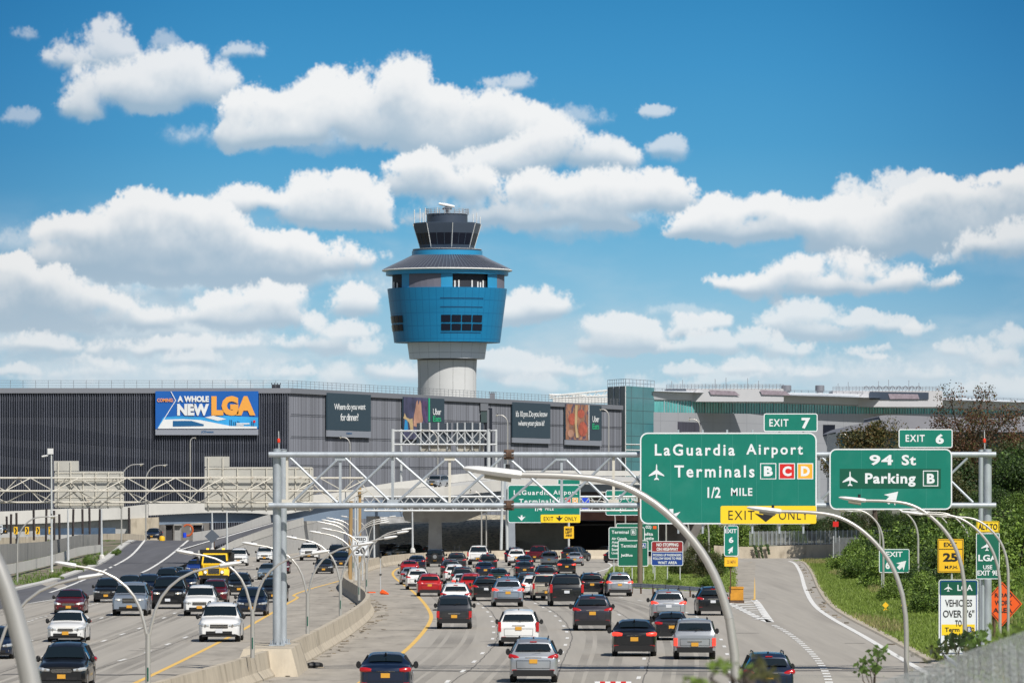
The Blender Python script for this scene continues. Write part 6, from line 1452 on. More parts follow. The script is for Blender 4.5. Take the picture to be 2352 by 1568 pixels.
    for sg in(-1,1):
        bb=MB(); wR=S_[-3][1]
        if kind in('minivan','bigsuv','pickup','boxy'):
            hh={'minivan':.46,'bigsuv':.50,'pickup':.40,'boxy':.34}[kind]; zz=zb-.12 if kind!='boxy' else zb-.35
            bb.box((sg*(wR-.055),Y(.985)-.035,zz),(.15,.14,hh))
        elif kind=='suv':
            bb.tube([Vector((sg*.50,Y(.975)-.045,zb-.13)),Vector((sg*.70,Y(.975)-.035,zb-.10)),Vector((sg*(wR-.01),Y(.965),zb-.06)),Vector((sg*(wR+.01),Y(.935),zb-.04))],[.05,.09,.10,.04],8)
        else:
            bb.tube([Vector((sg*.48,Y(.995),zb-.09)),Vector((sg*.66,Y(.990),zb-.085)),Vector((sg*(wR-.03),Y(.972),zb-.07)),Vector((sg*(wR+.01),Y(.95),zb-.06))],[.06,.095,.09,.04],8)
        o=bb.build('taillight',m_tail,root,world=False,smooth=True,angle=50); o.material_slots[0].link='OBJECT'; o.material_slots[0].material=m_tail
        bb=MB(); bb.box((sg*.72,yr+.0,sill+.24),(.18,.04,.05)); bb.build('reflector',m_tail,root,world=False)
    zpl={'sedan':.70,'suv':.84,'bigsuv':.86,'boxy':.66,'minivan':.88,'pickup':.62}[kind]
    yp={'sedan':yr+.035,'suv':yr+.03,'bigsuv':yr,'boxy':yr-.01,'minivan':yr+.02,'pickup':yr-.02}[kind]
    bb=MB(); bb.box((0,yp-.03,zpl),(.31,.05,.16)); pl=bb.build('rear_plate',m_plate,root,world=False); pl.material_slots[0].link='OBJECT'; pl.material_slots[0].material=m_plate
    bb=MB(); bb.box((0,yr+.03,sill+.13),(W*1.7,.16,.24)); bb.build('bumper_trim',m_trim,root,world=False)
    bb=MB(); bb.box((0,yp-.02,zpl+.14),(.62,.03,.03)); bb.build('plate_trim',m_chrome,root,world=False)
    bb=MB(); xa=W*.70; za1=sill+.30; za2=S_[-1][2]-.03; R1=[(-xa,za1),(xa,za1),(xa*1.02,za2),(-xa*1.02,za2)]; R2=[(-xa+.018,za1+.018),(xa-.018,za1+.018),(xa*1.02-.018,za2-.018),(-xa*1.02+.018,za2-.018)]
    bb.add([(x,yr-.006,z) for x,z in R1]+[(x,yr-.006,z) for x,z in R2],[(i,(i+1)%4,4+(i+1)%4,4+i) for i in range(4)]); bb.build('tailgate_seam',m_trim,root,world=False,fix=False)
    if kind!='sedan':
        bb=MB(); yw=Y(.955)-.10; zw=S_[-4][2]+.05 if len(S_)>4 else 1.1; bb.bar(Vector((.02,Y(.985)-.06,zw+.08)),Vector((.34,Y(.975)-.07,zw+.16)),.02); bb.build('wiper',m_trim,root,world=False)
    bb=MB(); bb.box((0,Y(.93 if kind in('suv','bigsuv','boxy','minivan') else .80)-.02,H-.12 if kind!='sedan' else 1.22),(.26,.03,.035)); bb.build('high_brake_lamp',m_tail,root,world=False)
    if kind in('suv','bigsuv','boxy'):
        for sg in(-1,1):
            bb=MB(); ya=Y(.45);yb=Y(.84); x=.56*W/.92; zt3=H+.05; bb.tube([Vector((sg*x,ya,H-.0)),Vector((sg*x,ya-.15,zt3)),Vector((sg*x,yb+.15,zt3)),Vector((sg*x,yb,H-.03))],.022,6); bb.build('roof_rail',m_trim,root,world=False)
    if kind=='pickup':
        bb=MB(); bb.box2((-.80,Y(.67),1.20),(.80,Y(.975),1.235)); bb.build('cargo_bed',m_trim,root,world=False)
    if kind in('sedan','suv','minivan','bigsuv'):
        bb=MB(); bb.tube([(0,Y(.80),S_[7][3]-.0),(0,Y(.83),S_[7][3]+.09)],[.05,.015],6); bb.build('antenna_fin',m_trim,root,world=False)
    # headrests and seats seen through the glass
    bb=MB()
    for sg in(-1,1): bb.box((sg*.36,Y(.55),1.02),(.42,.14,.45)); bb.box((sg*.36,Y(.56),1.30 if H>1.5 else 1.18),(.22,.10,.14))
    bb.build('seat',m_trim,root,world=False)
    return root
PROTO={k:car_proto(k) for k in('sedan','suv','bigsuv','boxy','minivan','pickup')}
USED=set()
def head_dir(Y,path): # heading of the road at distance Y
    a=at(path,max(112,Y-8)); c=at(path,min(585,Y+8)); return math.atan2(-(c-a),16)
MIRRORCAR=[]
def car(lab,kind,col,u,v,w=None,front=False,z=0,yaw=None,brake=False,lit=False,plate=None,name=None,cat=None,grp=None,rail=True,scale=None,Yo=None):
    Y=F*(CH-z)/(v-HV) if Yo is None else Yo
    L_=stations(kind)[0]; half=L_/2
    path=WYL if front else YL
    hd=head_dir(Y+half,path) if yaw is None else yaw
    # u is the middle of the visible nose/tail; shift towards the body's own middle
    x=(u-1176)/F*Y
    loc=Vector((x-math.sin(hd)*half,Y+half,z))
    root=PROTO[kind]
    if kind in USED: o=copy_tree(root)
    else: o=root; USED.add(kind)
    name=name or {'sedan':'sedan_car','suv':'suv_car','bigsuv':'large_suv','boxy':'boxy_suv','minivan':'minivan','pickup':'pickup_truck'}[kind]
    o.name=name; o.location=loc; o.rotation_euler=(0,0,(hd+math.pi) if front else hd)
    W=stations(kind)[1]
    if w:
        # match the width measured in the photograph
        side=L_*abs(math.sin(math.atan2(x,Y)-(-hd)))*.5; k=(w/S(Y))/(2*W+side); k=max(.93,min(1.09,k)); o.scale=(k,1,k if scale is None else scale)
    tag(o,lab,cat or {'pickup':'pickup truck','minivan':'minivan','sedan':'car'}.get(kind,'suv'),grp or ('oncoming cars on the left carriageway' if front else 'cars heading to the airport'))
    for ch in o.children:
        b0=ch.name.split('.')[0]
        if b0=='body': ch.material_slots[0].material=PAINT[col]
        if b0=='taillight' and brake: ch.material_slots[0].material=m_brake
        if plate and b0 in('license_plate','rear_plate'): ch.material_slots[0].material=plate
        if b0=='headlight' and lit:
            for g_ in ch.children:
                if g_.name.startswith('bulb'): g_.material_slots[0].material=m_lit
    return o
# --- copies must be taken before a prototype is recoloured, so the recolouring above is per object slot
FR=dict(front=True)
car('black suv with a roof rack and gold plate, lowest at the left bottom edge','suv','black',141,1583,126,**FR)
car('dark sedan cut by the left edge behind the blurred pole','sedan','navy',-16,1513,100,**FR)
car('white sedan just above the black suv in the left lane','sedan','white',150,1474,96,plate=None,**FR)
car('maroon sedan with lit headlights behind the white sedan','sedan','maroon',157,1410,77,lit=True,**FR)
car('pale blue-silver large suv with lit headlights and gold badge area','bigsuv','bluesilver',297,1414,88,lit=True,**FR)
car('black suv half hidden left of the blue-silver large suv','suv','black',243,1383,62,**FR)
car('black large suv with warm lit headlights beside the blue-silver one','bigsuv','black',385,1398,84,lit=True,plate=m_platew,**FR)
car('dark navy suv squeezed between the two large suvs','suv','navy',341,1371,58,**FR)
car('dark sedan roof showing behind the blue-silver large suv','sedan','darkgrey',296,1367,60,**FR)
car('dark suv just behind the black large suv','suv','black',379,1352,52,**FR)
car('green tinted dark sedan topmost behind the black large suv','sedan','green',397,1341,48,**FR)
car('dark suv right behind the black large suv, with one lit lamp','suv','navy',422,1360,52,lit=True,**FR)
car('maroon suv behind the white suv and in front of the yellow truck','suv','maroon',491,1386,62,lit=True,**FR)
car('white suv with dark grille and gold plate in the middle lane','suv','white',458,1414,80,**FR)
car('white suv with silver grille, nearest the yellow median line','suv','white',503,1474,102,plate=m_platew,**FR)
car('black suv right of the maroon one, gold plate','suv','black',549,1367,56,**FR)
car('dark navy suv just left of the big gantry post','suv','navy',577,1414,74,**FR)
car('white suv right of the yellow truck','suv','white',547,1299,45,**FR)
car('bright blue car partly behind the yellow truck','sedan','blue',447,1320,38,**FR)
car('white suv passing behind the gantry post','suv','white',607,1290,40,**FR)
car('white pickup seen under the lamp arms, right of the gantry post','pickup','white',709,1287,46,**FR)
car('light blue sedan half hidden by the gantry post','sedan','lightblue',613,1331,50,**FR)
car('maroon sedan just right of the gantry post','sedan','maroon',642,1317,47,**FR)
car('black suv emerging right of the gantry post','suv','black',628,1383,60,**FR)
car('dark grey hatchback with gold plate near the yellow line bend','sedan','darkgrey',743,1317,44,**FR)
car('dark blue suv left of the wooden pole','suv','navy',783,1304,42,**FR)
car('dark car just behind the dark blue suv by the wooden pole','suv','darkgrey',772,1284,38,**FR)
for u,v,k,c,l in((862,1282,'suv','navy','navy roof showing over the median barrier right of the wooden poles'),(887,1277,'sedan','lightblue','grey-blue roof over the barrier, second right of the wooden poles'),(914,1275,'suv','green','dark green roof over the barrier left of the jeep'),(966,1272,'sedan','navy','navy roof over the barrier just left of the hammerhead pier'),(1368,1280,'sedan','lightblue','blue roof over the barrier in front of the black underpass')):
    car(l,k,c,u,v-4,None,front=True,yaw=-.5,Yo=615+(v%5)*2,z=-.1)
zc=zl(640); car('dark blue sedan alone on the crest of the dark ramp','sedan','navy',348,1242,36,front=True,z=1.83,yaw=-.05,Yo=636,grp='cars on the ramps')
car('small black car behind the ribbed fence at the far left','sedan','black',8,1234,None,front=True,z=3.0,yaw=1.3,Yo=545,grp='cars on the ramps')
car('silver suv climbing the pale flyover above the gantry chords','boxy','silver',990,1119,None,front=True,z=CH-(1120-HV)/S(622),yaw=-.34,Yo=620,grp='cars on the ramps').scale=(.86,.86,.86)
car('silver car parked behind the chain link fence on the right','boxy','silver',1942,1276,None,z=-.2,yaw=-.2,Yo=612,grp='parked cars',cat='parked car')
# right carriageway, seen from behind
car('dark navy sedan, nearest and lowest in the inner lane','sedan','navy',885,1597,124)
car('dark grey small boxy suv with square tail lamps','boxy','grey',1043,1444,82)
car('white suv directly in front of the dark grey boxy suv','suv','white',1047,1402,70)
car('red suv in the inner lane','suv','red',987,1369,57)
car('white suv left of and behind the red one','suv','white',960,1354,52,plate=m_platew)
car('silver sedan hidden behind the white suv in the inner lane','sedan','silver',944,1342,42)
car('bright red sedan farthest left in the inner lane','sedan','red',941,1322,42)
car('navy sedan right behind the bright red sedan','sedan','navy',957,1308,42)
jp=car('black open jeep with a spare wheel on its back','boxy','black',999,1301,44)
car('grey suv carrying bicycles or bars on the roof','suv','grey',1049,1309,44)
car('white pickup near the far barrier','pickup','white',1097,1297,50)
car('dark grey suv right of the white pickup','suv','darkgrey',1121,1311,42)
car('grey wagon between the white suv and the rack-carrying suv','suv','grey',1036,1327,42)
car('white crossover with dark window in the second lane','suv','white',1045,1341,45)
car('dark navy sedan behind the dark grey suv of the third lane','sedan','navy',1115,1326,44)
car('grey suv with red lamps at the group of stopped cars','suv','grey',1063,1349,46)
car('small white sedan with lit brake lights','sedan','white',1064,1360,44,brake=True)
car('red hatchback beside the black suv','suv','red',1083,1368,46)
car('black suv left of the silver crossover','suv','black',1117,1380,64,plate=m_platew)
car('green dark sedan over the roof of the black suv','sedan','green',1146,1345,44)
car('silver-blue crossover with orange-red lamps in the middle of the road','suv','bluesilver',1167,1393,74,brake=True)
car('dark sedan roof right of the silver-blue crossover','sedan','darkgrey',1172,1368,52)
car('grey suv behind and right of the silver-blue crossover','suv','grey',1213,1366,50)
car('white small suv left of the white pickup','suv','white',1226,1375,48,brake=True)
car('pale gold pickup left of the big black suv','pickup','gold',1256,1379,60)
car('large black suv with tall red tail lamps','bigsuv','black',1302,1392,82,plate=m_platew)
car('black crossover right of the large black suv','suv','black',1360,1367,57)
car('silver suv in the right lane beside the grass island','suv','silver',1424,1369,63,brake=True)
car('purple-grey suv in the middle lane with gold plate','suv','purplegrey',1361,1448,90)
car('white minivan with tall red lamps','minivan','white',1191,1484,95)
car('silver suv with slanted red lamps, lowest in the middle','suv','silver',1225,1568,112)
car('black sedan with lit brake lights in the right lanes','sedan','black',1457,1507,108,brake=True)
car('silver and black boxy suv with round brake lamps','boxy','silver',1596,1514,98,brake=True)
car('dark grey sedan just behind the boxy silver suv','sedan','darkgrey',1543,1470,80)
car('silver suv with lit brake lights above the dark grey sedan','suv','silver',1536,1427,82,brake=True,plate=m_platew)
car('black suv partly behind the nearest lamp pole','suv','black',1638,1413,76,plate=m_platew)
car('navy suv nearest the bottom right, cut by the frame edge','suv','navy',1767,1606,122)
car('dark suv half hidden left of the white crossover at the far barrier','suv','navy',1176,1291,40)
car('white crossover second right of the white pickup','suv','white',1186,1299,44)
car('maroon pickup near the far barrier','pickup','maroon',1228,1291,42)
car('silver hatchback right of the maroon pickup','suv','silver',1261,1303,42)
car('grey suv left of the pale silver sedan','suv','grey',1304,1289,38)
car('pale silver sedan, rightmost by the far barrier','sedan','silver',1320,1299,40)
car('black sedan with lit red brake lights in the fourth lane','sedan','black',1302,1317,42,brake=True)
car('navy sedan roof right of the third lane','sedan','navy',1205,1308,40)
car('dark sedan directly below the other navy roof','sedan','darkgrey',1205,1325,45)
car('dark car peeking out left of the green terminal sign','sedan','black',1402,1292,42,yaw=-.3)
car('dark suv in the crowd between the third and fourth lanes','suv','darkgrey',1255,1344,46)
# spare wheel of the jeep
c=jp.location; sw=MB(); sw.tube([(0,-2.18,1.02),(0,-2.42,1.02)],[.36,.36],16); s_w=sw.build('spare_wheel',m_tyre,jp,world=False,smooth=True); MB().tube([(0,-2.41,1.02),(0,-2.44,1.02)],.2,12).build('rim',m_rim,s_w,world=False)
# bars on the roof of the grey suv
# ---- yellow dump truck facing us
def truck():
    Y=F*7/(1342-HV); x=(491-1176)/F*Y
    t=thing('dump_truck','yellow dump truck with a black bed canopy and amber roof lamps, facing the viewer','truck',(x,Y,0))
    yl=PAINT['yellow']; o=Vector((x,Y,0))
    b=MB(); b.add([o+Vector(p) for p in((-.82,-.0,.75),(.82,0,.75),(.82,0,1.35),(-.82,0,1.35),(-1.0,1.5,.75),(1.0,1.5,.75),(1.0,1.5,1.62),(-1.0,1.5,1.62))],[(0,1,2,3),(3,2,6,7),(0,3,7,4),(1,5,6,2),(4,5,1,0),(4,7,6,5)]); b.build('hood',yl,t)
    b=MB(); b.add([o+Vector(p) for p in((-1.05,1.5,.75),(1.05,1.5,.75),(1.05,1.5,1.62),(-1.05,1.5,1.62),(-.95,1.85,2.45),(.95,1.85,2.45),(-1.05,3.2,.75),(1.05,3.2,.75),(1.0,3.2,2.5),(-1.0,3.2,2.5))],[(0,1,2,3),(3,2,5,4),(0,3,4,9,6),(1,7,8,5,2),(4,5,8,9),(6,9,8,7)]); cb_=b.build('cab',yl,t)
    b=MB(); b.add([o+Vector(p) for p in((-.92,1.50,1.68),(.92,1.50,1.68),(.84,1.80,2.34),(-.84,1.80,2.34))],[(0,1,2,3)]); b.build('windshield',m_cglass,cb_)
    b=MB(); b.box(o+Vector((0,-.02,1.08)),(.86,.06,.42)); gr=b.build('grille',m_trim,t)
    b=MB(); 
    for k in range(4): b.box(o+Vector((0,-.06,.93+k*.1)),(.84,.02,.025))
    b.build('chrome_bar',m_chrome,gr)
    for sg in(-1,1):
        b=MB(); b.lathe([(.16,0),(.13,.06)],12,(0,0,0)); b.v=[o+Vector((sg*.66+p.x,-.06-p.z,.98+p.y)) for p in b.v]; hl=b.build('headlight',m_headl,t)
        b=MB(); b.lathe([(.08,0),(.07,.02)],10,(0,0,0)); b.v=[o+Vector((sg*.66+p.x,-.13-p.z,.98+p.y)) for p in b.v]; b.build('bulb',m_lit,hl)
        b=MB(); b.add([o+Vector(p) for p in((sg*.8,-.02,.7),(sg*1.2,.0,.7),(sg*1.2,.3,1.2),(sg*.8,.3,1.25),(sg*.8,1.4,.7),(sg*1.2,1.4,.7),(sg*1.2,1.1,1.2),(sg*.8,1.1,1.25))],[(0,1,2,3),(3,2,6,7),(4,5,6,7),(1,5,6,2),(0,4,7,3)]); b.build('fender',yl,t)
        b=MB(); c=o+Vector((sg*1.08,.7,.5)); b.tube([c-Vector((sg*.16,0,0)),c+Vector((sg*.12,0,0))],.5,18); wh=b.build('wheel',m_tyre,t,smooth=True); MB().tube([c+Vector((sg*.1,0,0)),c+Vector((sg*.14,0,0))],.28,12).build('rim',m_rim,wh)
        for yy in(5.2,6.5):
            b=MB(); c=o+Vector((sg*.98,yy,.5)); b.tube([c-Vector((sg*.25,0,0)),c+Vector((sg*.25,0,0))],.5,18); b.build('wheel',m_tyre,t,smooth=True)
        b=MB(); b.bar(o+Vector((sg*1.02,1.7,1.9)),o+Vector((sg*1.35,1.6,1.9)),.04); b.box(o+Vector((sg*1.36,1.6,1.9)),(.16,.08,.5)); b.build('mirror',m_trim,t)
        b=MB(); b.box(o+Vector((sg*.62,2.62,2.79)),(.22,.12,.12)); b.build('amber_lamp',mat('amber_lamp',(1,.55,.05),.3,emit=1.2),t)
    b=MB(); b.box(o+Vector((0,-.18,.62)),(2.25,.16,.28)); b.build('bumper',m_trim,t)
    b=MB(); b.box(o+Vector((0,5.2,1.75)),(2.5,4.2,1.5)); b.box(o+Vector((0,2.9,2.62)),(2.5,.9,.24)); b.build('bed',m_trim,t)
    b=MB(); b.box(o+Vector((0,4.5,.75)),(.9,6.4,.25)); b.build('chassis',m_trim,t)
    t.rotation_euler=(0,0,0)
truck()
t=thing('bicycle_rack','bars and two upright bicycle parts on the roof of a grey suv','bicycle rack',(0,0,0)); pp_=F*7/(1309-HV); x=(1049-1176)/F*pp_
t.location=(x,pp_+2,1.75); b=MB()
for k,xx in enumerate((-.25,.2)): b.tube([Vector((x+xx,pp_+1.6,1.75)),Vector((x+xx+.05,pp_+2.2,2.25))],.035,5); b.tube([Vector((x+xx-.12,pp_+2.2,2.25)),Vector((x+xx+.2,pp_+2.2,2.27))],.03,5)
b.bar(Vector((x-.6,pp_+1.6,1.78)),Vector((x+.6,pp_+1.6,1.78)),.05); b.bar(Vector((x-.6,pp_+2.6,1.78)),Vector((x+.6,pp_+2.6,1.78)),.05); b.build('bars',m_trim,t)
# ---------------------------------------------------------------- vegetation
def leafmat(n,c,isl=.45,tr=.25): return mat(n,c,.6,0,island=isl,trans=tr,var=.25,vs=.35,world=True)
m_leafd=leafmat('leaf_dark',(.030,.062,.014)); m_leafm=leafmat('leaf_mid',(.085,.15,.026)); m_leafl=leafmat('leaf_light',(.18,.27,.045)); m_leafr=leafmat('leaf_rusty',(.12,.055,.028),.5); m_leafo=leafmat('leaf_olive',(.085,.085,.028)); m_leafy=leafmat('leaf_ochre',(.14,.09,.025),.5)
m_bark=mat('bark',(.085,.065,.05),.9,var=.3,vs=3,world=True)
def crown_mesh(seed,n,R_,Hh,leaf,shape='round',clumps=14,fill=.55,mats=2):
    rr=random.Random(seed); b=MB(); C=[]
    for i in range(clumps):
        while 1:
            p=Vector((rr.uniform(-1,1),rr.uniform(-1,1),rr.uniform(-1,1)))
            if p.length<1: break
        if shape=='tall': p=Vector((p.x*.8*R_,p.y*.8*R_,(p.z*.5+.5)*Hh))
        else: p=Vector((p.x*.85*R_,p.y*.85*R_,(abs(p.z)*.85+.08)*Hh))
        if shape=='bush' : p.z*=max(.25,1-(math.hypot(p.x,p.y)/R_)**2*.8)
        C.append((p,rr.uniform(.26,.52)*R_*fill*1.6))
    vs=[];fs=[];mi=[]
    for i in range(n):
        c,r=rr.choice(C); d=Vector((rr.gauss(0,1),rr.gauss(0,1),rr.gauss(0,.8))).normalized()*r*(rr.random()**.42)
        p=c+d
        if p.z<0.02: p.z=abs(p.z)*.3
        a=Vector((rr.gauss(0,1),rr.gauss(0,1),rr.gauss(0,1))).normalized(); bb=a.cross(Vector((rr.gauss(0,1),rr.gauss(0,1),rr.gauss(0,1)))).normalized()
        s=leaf*rr.uniform(.55,1.3); o=len(vs)
        vs+=[p-a*s,p-bb*s*.55,p+a*s,p+bb*s*.55]; fs.append((o,o+1,o+2,o+3)); mi.append(0 if rr.random()<.72 else 1)
    b.v=vs;b.f=fs;b.m=mi
    return b,C
def mk(name,b,mats):
    me=bpy.data.meshes.new(name); me.from_pydata(b.v,[],b.f)
    for m in mats: me.materials.append(m)
    me.polygons.foreach_set('material_index',b.m); me.update(); return me
def limbs(C,H0,r0,seed,base=-.5):
    rr=random.Random(seed); b=MB(); top=Vector((0,0,H0))
    b.tube([Vector((0,0,base)),Vector((.05,0,H0*.5)),top],[r0,r0*.8,r0*.6],8)
    for c,r in C:
        q=Vector((0,0,min(H0,max(H0*.4,c.z*.5)))); m=q.lerp(c,.5)+Vector((rr.uniform(-.3,.3),rr.uniform(-.3,.3),rr.uniform(0,.4)))
        b.tube([q,m,c],[r0*.45,r0*.30,r0*.12],5)
        for _ in range(3):
            e=c+Vector((rr.gauss(0,1),rr.gauss(0,1),rr.gauss(.3,.8))).normalized()*r*.95; b.tube([c.lerp(m,.25),e],[r0*.13,r0*.05],4)
    return b
# tree templates: crown + trunk meshes, reused
TT={}
def tree_t(key,seed,n,R_,Hh,leaf,trunkH,r0,mats,shape='round',clumps=16,fill=.55):
    b,C=crown_mesh(seed,n,R_,Hh,leaf,shape,clumps,fill)
    for p in range(len(b.v)): b.v[p]=b.v[p]+Vector((0,0,trunkH*.7))
    C=[(c+Vector((0,0,trunkH*.7)),r) for c,r in C]
    TT[key]=(mk('crown',b,mats),limbs(C,trunkH+Hh*.3,r0,seed))
tree_t('dark1',11,19000,4.2,6.5,.125,3,.2,[m_leafd,m_leafm]); tree_t('dark2',12,19000,4.6,5.5,.125,2.5,.2,[m_leafd,m_leafo]); tree_t('mid',13,17000,3.8,5.5,.12,2.2,.18,[m_leafm,m_leafl])
tree_t('rusty',14,15000,4.4,6.0,.085,3.2,.22,[m_leafr,m_leafo],clumps=44,fill=.36); tree_t('ochre',15,19000,3.6,4.6,.10,2.2,.18,[m_leafo,m_leafy],clumps=22,fill=.5)
tree_t('olive',16,15000,4.0,6.2,.11,2.4,.18,[m_leafo,m_leafd],clumps=20)
_tm={}
def place_tree(key,lab,u,vbase,Y,htop,name='tree',grp='trees on the right hillside',rz=None):
    # htop: print row of the crown top
    cm,tb=TT[key]
    zb=CH-(vbase-HV)/S(Y); zt3=CH-(htop-HV)/S(Y); zmax=max(v.co.z for v in cm.vertices); k=(zt3-zb)/zmax
    x=(u-1176)/F*Y
    t=thing(name,lab,'tree',(x,Y,zb),grp,rz if rz is not None else random.uniform(0,6)); t.scale=(k,k,k)
    c=bpy.data.objects.new('crown',cm); COL.objects.link(c); c.parent=t
    if key not in _tm:
        o=tb.build('trunk',m_bark,t,world=False,smooth=True); _tm[key]=o.data
    else:
        o=bpy.data.objects.new('trunk',_tm[key]); COL.objects.link(o); o.parent=t
    return t
pos=[(1712,1262,640,1195,'dark2','dark tree behind the narrow EXIT 6 sign'),(1760,1262,645,1188,'dark1','dark tree below the EXIT ONLY panel, left one'),(1815,1260,640,1190,'mid','green tree below the EXIT ONLY panel, right one'),(1870,1260,642,1180,'dark1','dark tree at the right corner of the largest sign'),(1930,1262,636,1168,'dark2','dark tree behind the red notice'),(1985,1262,640,1172,'olive','olive tree just left below the 94 St sign'),(2040,1260,630,1165,'dark1','dark tree hidden by the 94 St sign bottom'),(2095,1260,600,1150,'mid','green tree under the 94 St sign'),(2150,1262,590,1140,'dark2','dark tree under the right half of the 94 St sign'),
(2010,1180,600,952,'ochre','autumn coloured small tree above the left of the 94 St sign'),(2232,1160,560,872,'rusty','tall sparse rusty brown tree rising above all others'),(2175,1180,570,985,'olive','olive tree behind the EXIT 6 tab'),(2310,1200,520,1004,'olive','olive tree at the right edge behind the gantry post'),(2240,1230,540,1010,'dark2','dark tree directly under the tall rusty tree'),(2200,1250,500,1075,'olive','dense olive tree right of the 94 St sign'),(2335,1250,480,1040,'dark1','dark tree at the right edge right of the gantry'),(2270,1260,470,1110,'dark1','dark tree behind the right gantry post'),(2352,1250,450,1120,'mid','green tree cut by the right frame edge'),(2225,1270,450,1150,'mid','bright green tree low beside the right gantry post'),(2310,1280,430,1165,'dark2','dark low tree right of the gantry foot'),(2120,1268,560,1170,'dark1','dark tree between the notice boards and the lamps'),(2380,1260,500,1010,'dark1','dark tree mostly outside the right frame edge')]
for u,vb,Y,vt,k,lab in pos: place_tree(k,lab,u,vb,Y,vt)
place_tree('olive','bushy dark green tree standing on the grass island behind the red and blue sign',1612,1345,455,1238,grp='trees on the island'); place_tree('mid','small green tree right of the near lamp on the grass island',1655,1338,470,1262,grp='trees on the island'); place_tree('dark2','low dark tree behind the NO STOPPING sign',1580,1335,475,1270,grp='trees on the island')
# shrubs on the embankment
SH={}
for key,seed,mm in(('s1',31,[m_leafm,m_leafl]),('s2',32,[m_leafl,m_leafm]),('s3',33,[m_leafd,m_leafm]),('s4',34,[m_leafl,m_leafy])):
    b,C=crown_mesh(seed,9000,1.5,1.5,.055,'bush',15,.55); SH[key]=mk('foliage',b,mm)
    sb=MB(); rr=random.Random(seed)
    for c,r in C[:7]: sb.tube([Vector((c.x*.15,c.y*.15,-.2)),c*.6,c],[.04,.03,.01],4)
    SH[key+'t']=sb
_sm={}
def shrub(key,lab,loc,k,rz,name='shrub',grp='shrubs on the slope'):
    t=thing(name,lab,'shrub',loc,grp,rz); t.scale=(k,k,k)
    c=bpy.data.objects.new('foliage',SH[key]); COL.objects.link(c); c.parent=t
    if key not in _sm: o=SH[key+'t'].build('stem',m_bark,t,world=False); _sm[key]=o.data
    else: o=bpy.data.objects.new('stem',_sm[key]); COL.objects.link(o); o.parent=t
    return t
sl_=[(2000,1262,560,2.4,'s2','bright bush beside the silver car behind the fence'),(2035,1290,520,2.2,'s3','dark bush just left of the EXIT 6 arrow sign'),(1975,1300,530,1.6,'s1','green bush at the head of the grassy slope'),(2010,1330,470,1.7,'s2','light bush lower left of the EXIT 6 arrow sign'),(2075,1290,500,2.4,'s1','tall green bush behind the EXIT 6 arrow sign'),(2115,1270,490,2.6,'s3','dark bush behind the slope lamp'),(2150,1280,470,2.6,'s1','green bush left of the yellow speed sign'),(2190,1290,440,2.4,'s2','light bush behind the yellow speed sign'),(2230,1290,430,2.5,'s1','green bush behind the dark green LGA sign'),(2130,1330,430,2.0,'s3','dark bush right of the slope lamp foot'),(2160,1350,400,1.7,'s3','dark low bush below the yellow speed sign'),(2120,1380,370,1.4,'s3','dark hollow bush left of the vehicle height sign'),(2060,1345,430,1.5,'s1','mid green bush under the EXIT 6 arrow sign'),(2335,1320,360,2.6,'s2','light bush at the right frame edge above the orange sign'),(2300,1300,390,2.4,'s1','green bush right of the LGA sign'),(2356,1430,222,1.1,'s1','big green bush covering the right of the orange sign'),(2340,1475,235,1.3,'s3','dark bush at the right edge below the orange sign'),(2140,1310,420,1.8,'s2','light bush between slope lamp and speed sign'),(2085,1325,450,1.5,'s2','light tuft bush right of the EXIT 6 sign post'),(2260,1400,300,1.3,'s1','bush behind the thick gantry foot'),(2300,1350,330,1.8,'s2','light bush behind the orange diamond sign'),(2040,1225,570,2.2,'s3','dark bush at the end of the hill fence'),(1945,1225,640,2.2,'s1','bush above the hill fence'),(1650,1250,620,2.2,'s1','bush left of the hill fence end'),(1700,1245,620,2.4,'s2','light bush at the left end of the hill fence'),
(1968,1300,500,1.7,'s2','bright bush at the left edge of the slope thicket'),(1992,1325,440,1.5,'s1','green bush left below the EXIT 6 arrow sign'),(2030,1345,400,1.5,'s2','bright bush right under the EXIT 6 arrow sign'),(2062,1375,350,1.1,'s2','bright low bush above the yellow diamond markers'),(2105,1365,360,1.3,'s2','bright bush at the foot of the slope lamp'),(2140,1400,310,1.1,'s1','green low bush left of the vehicle height sign top'),(2090,1340,400,1.6,'s1','green bush between EXIT 6 arrow sign and slope lamp'),(2015,1305,500,1.9,'s3','dark bush directly left of the EXIT 6 arrow sign')]
for i,(u,v,Y,k,key,lab) in enumerate(sl_):
    p=emb_pt(u,Y); z=p.z-.1 if u>1880 and Y<600 else CH-(v-HV)/S(Y)-1.0
    zz=CH-(v-HV)/S(Y); shrub(key,lab,(p.x,Y,z),k*(1 if Y>300 else .8),i*1.7)
for i,(u,v,k,key,lab) in enumerate(((165,1312,.75,'s2','low green weed patch on the left verge beside the pale pole'),(205,1300,.6,'s1','low green weed patch right of the bigger one on the left verge'),(130,1330,.45,'s2','small weed clump lowest on the left verge'),(268,1275,.45,'s1','small green weed clump beside the ramp kerb'),(1545,1345,.5,'s2','weed clump behind the guard rail left'),(1625,1352,.6,'s1','weed clump behind the guard rail right'))):
    p=GL(u,v) if u<400 else G(u,v); shrub(key,lab,(p.x,p.y,p.z),k,i*2.1,'weed_clump','weed clumps on the verges')
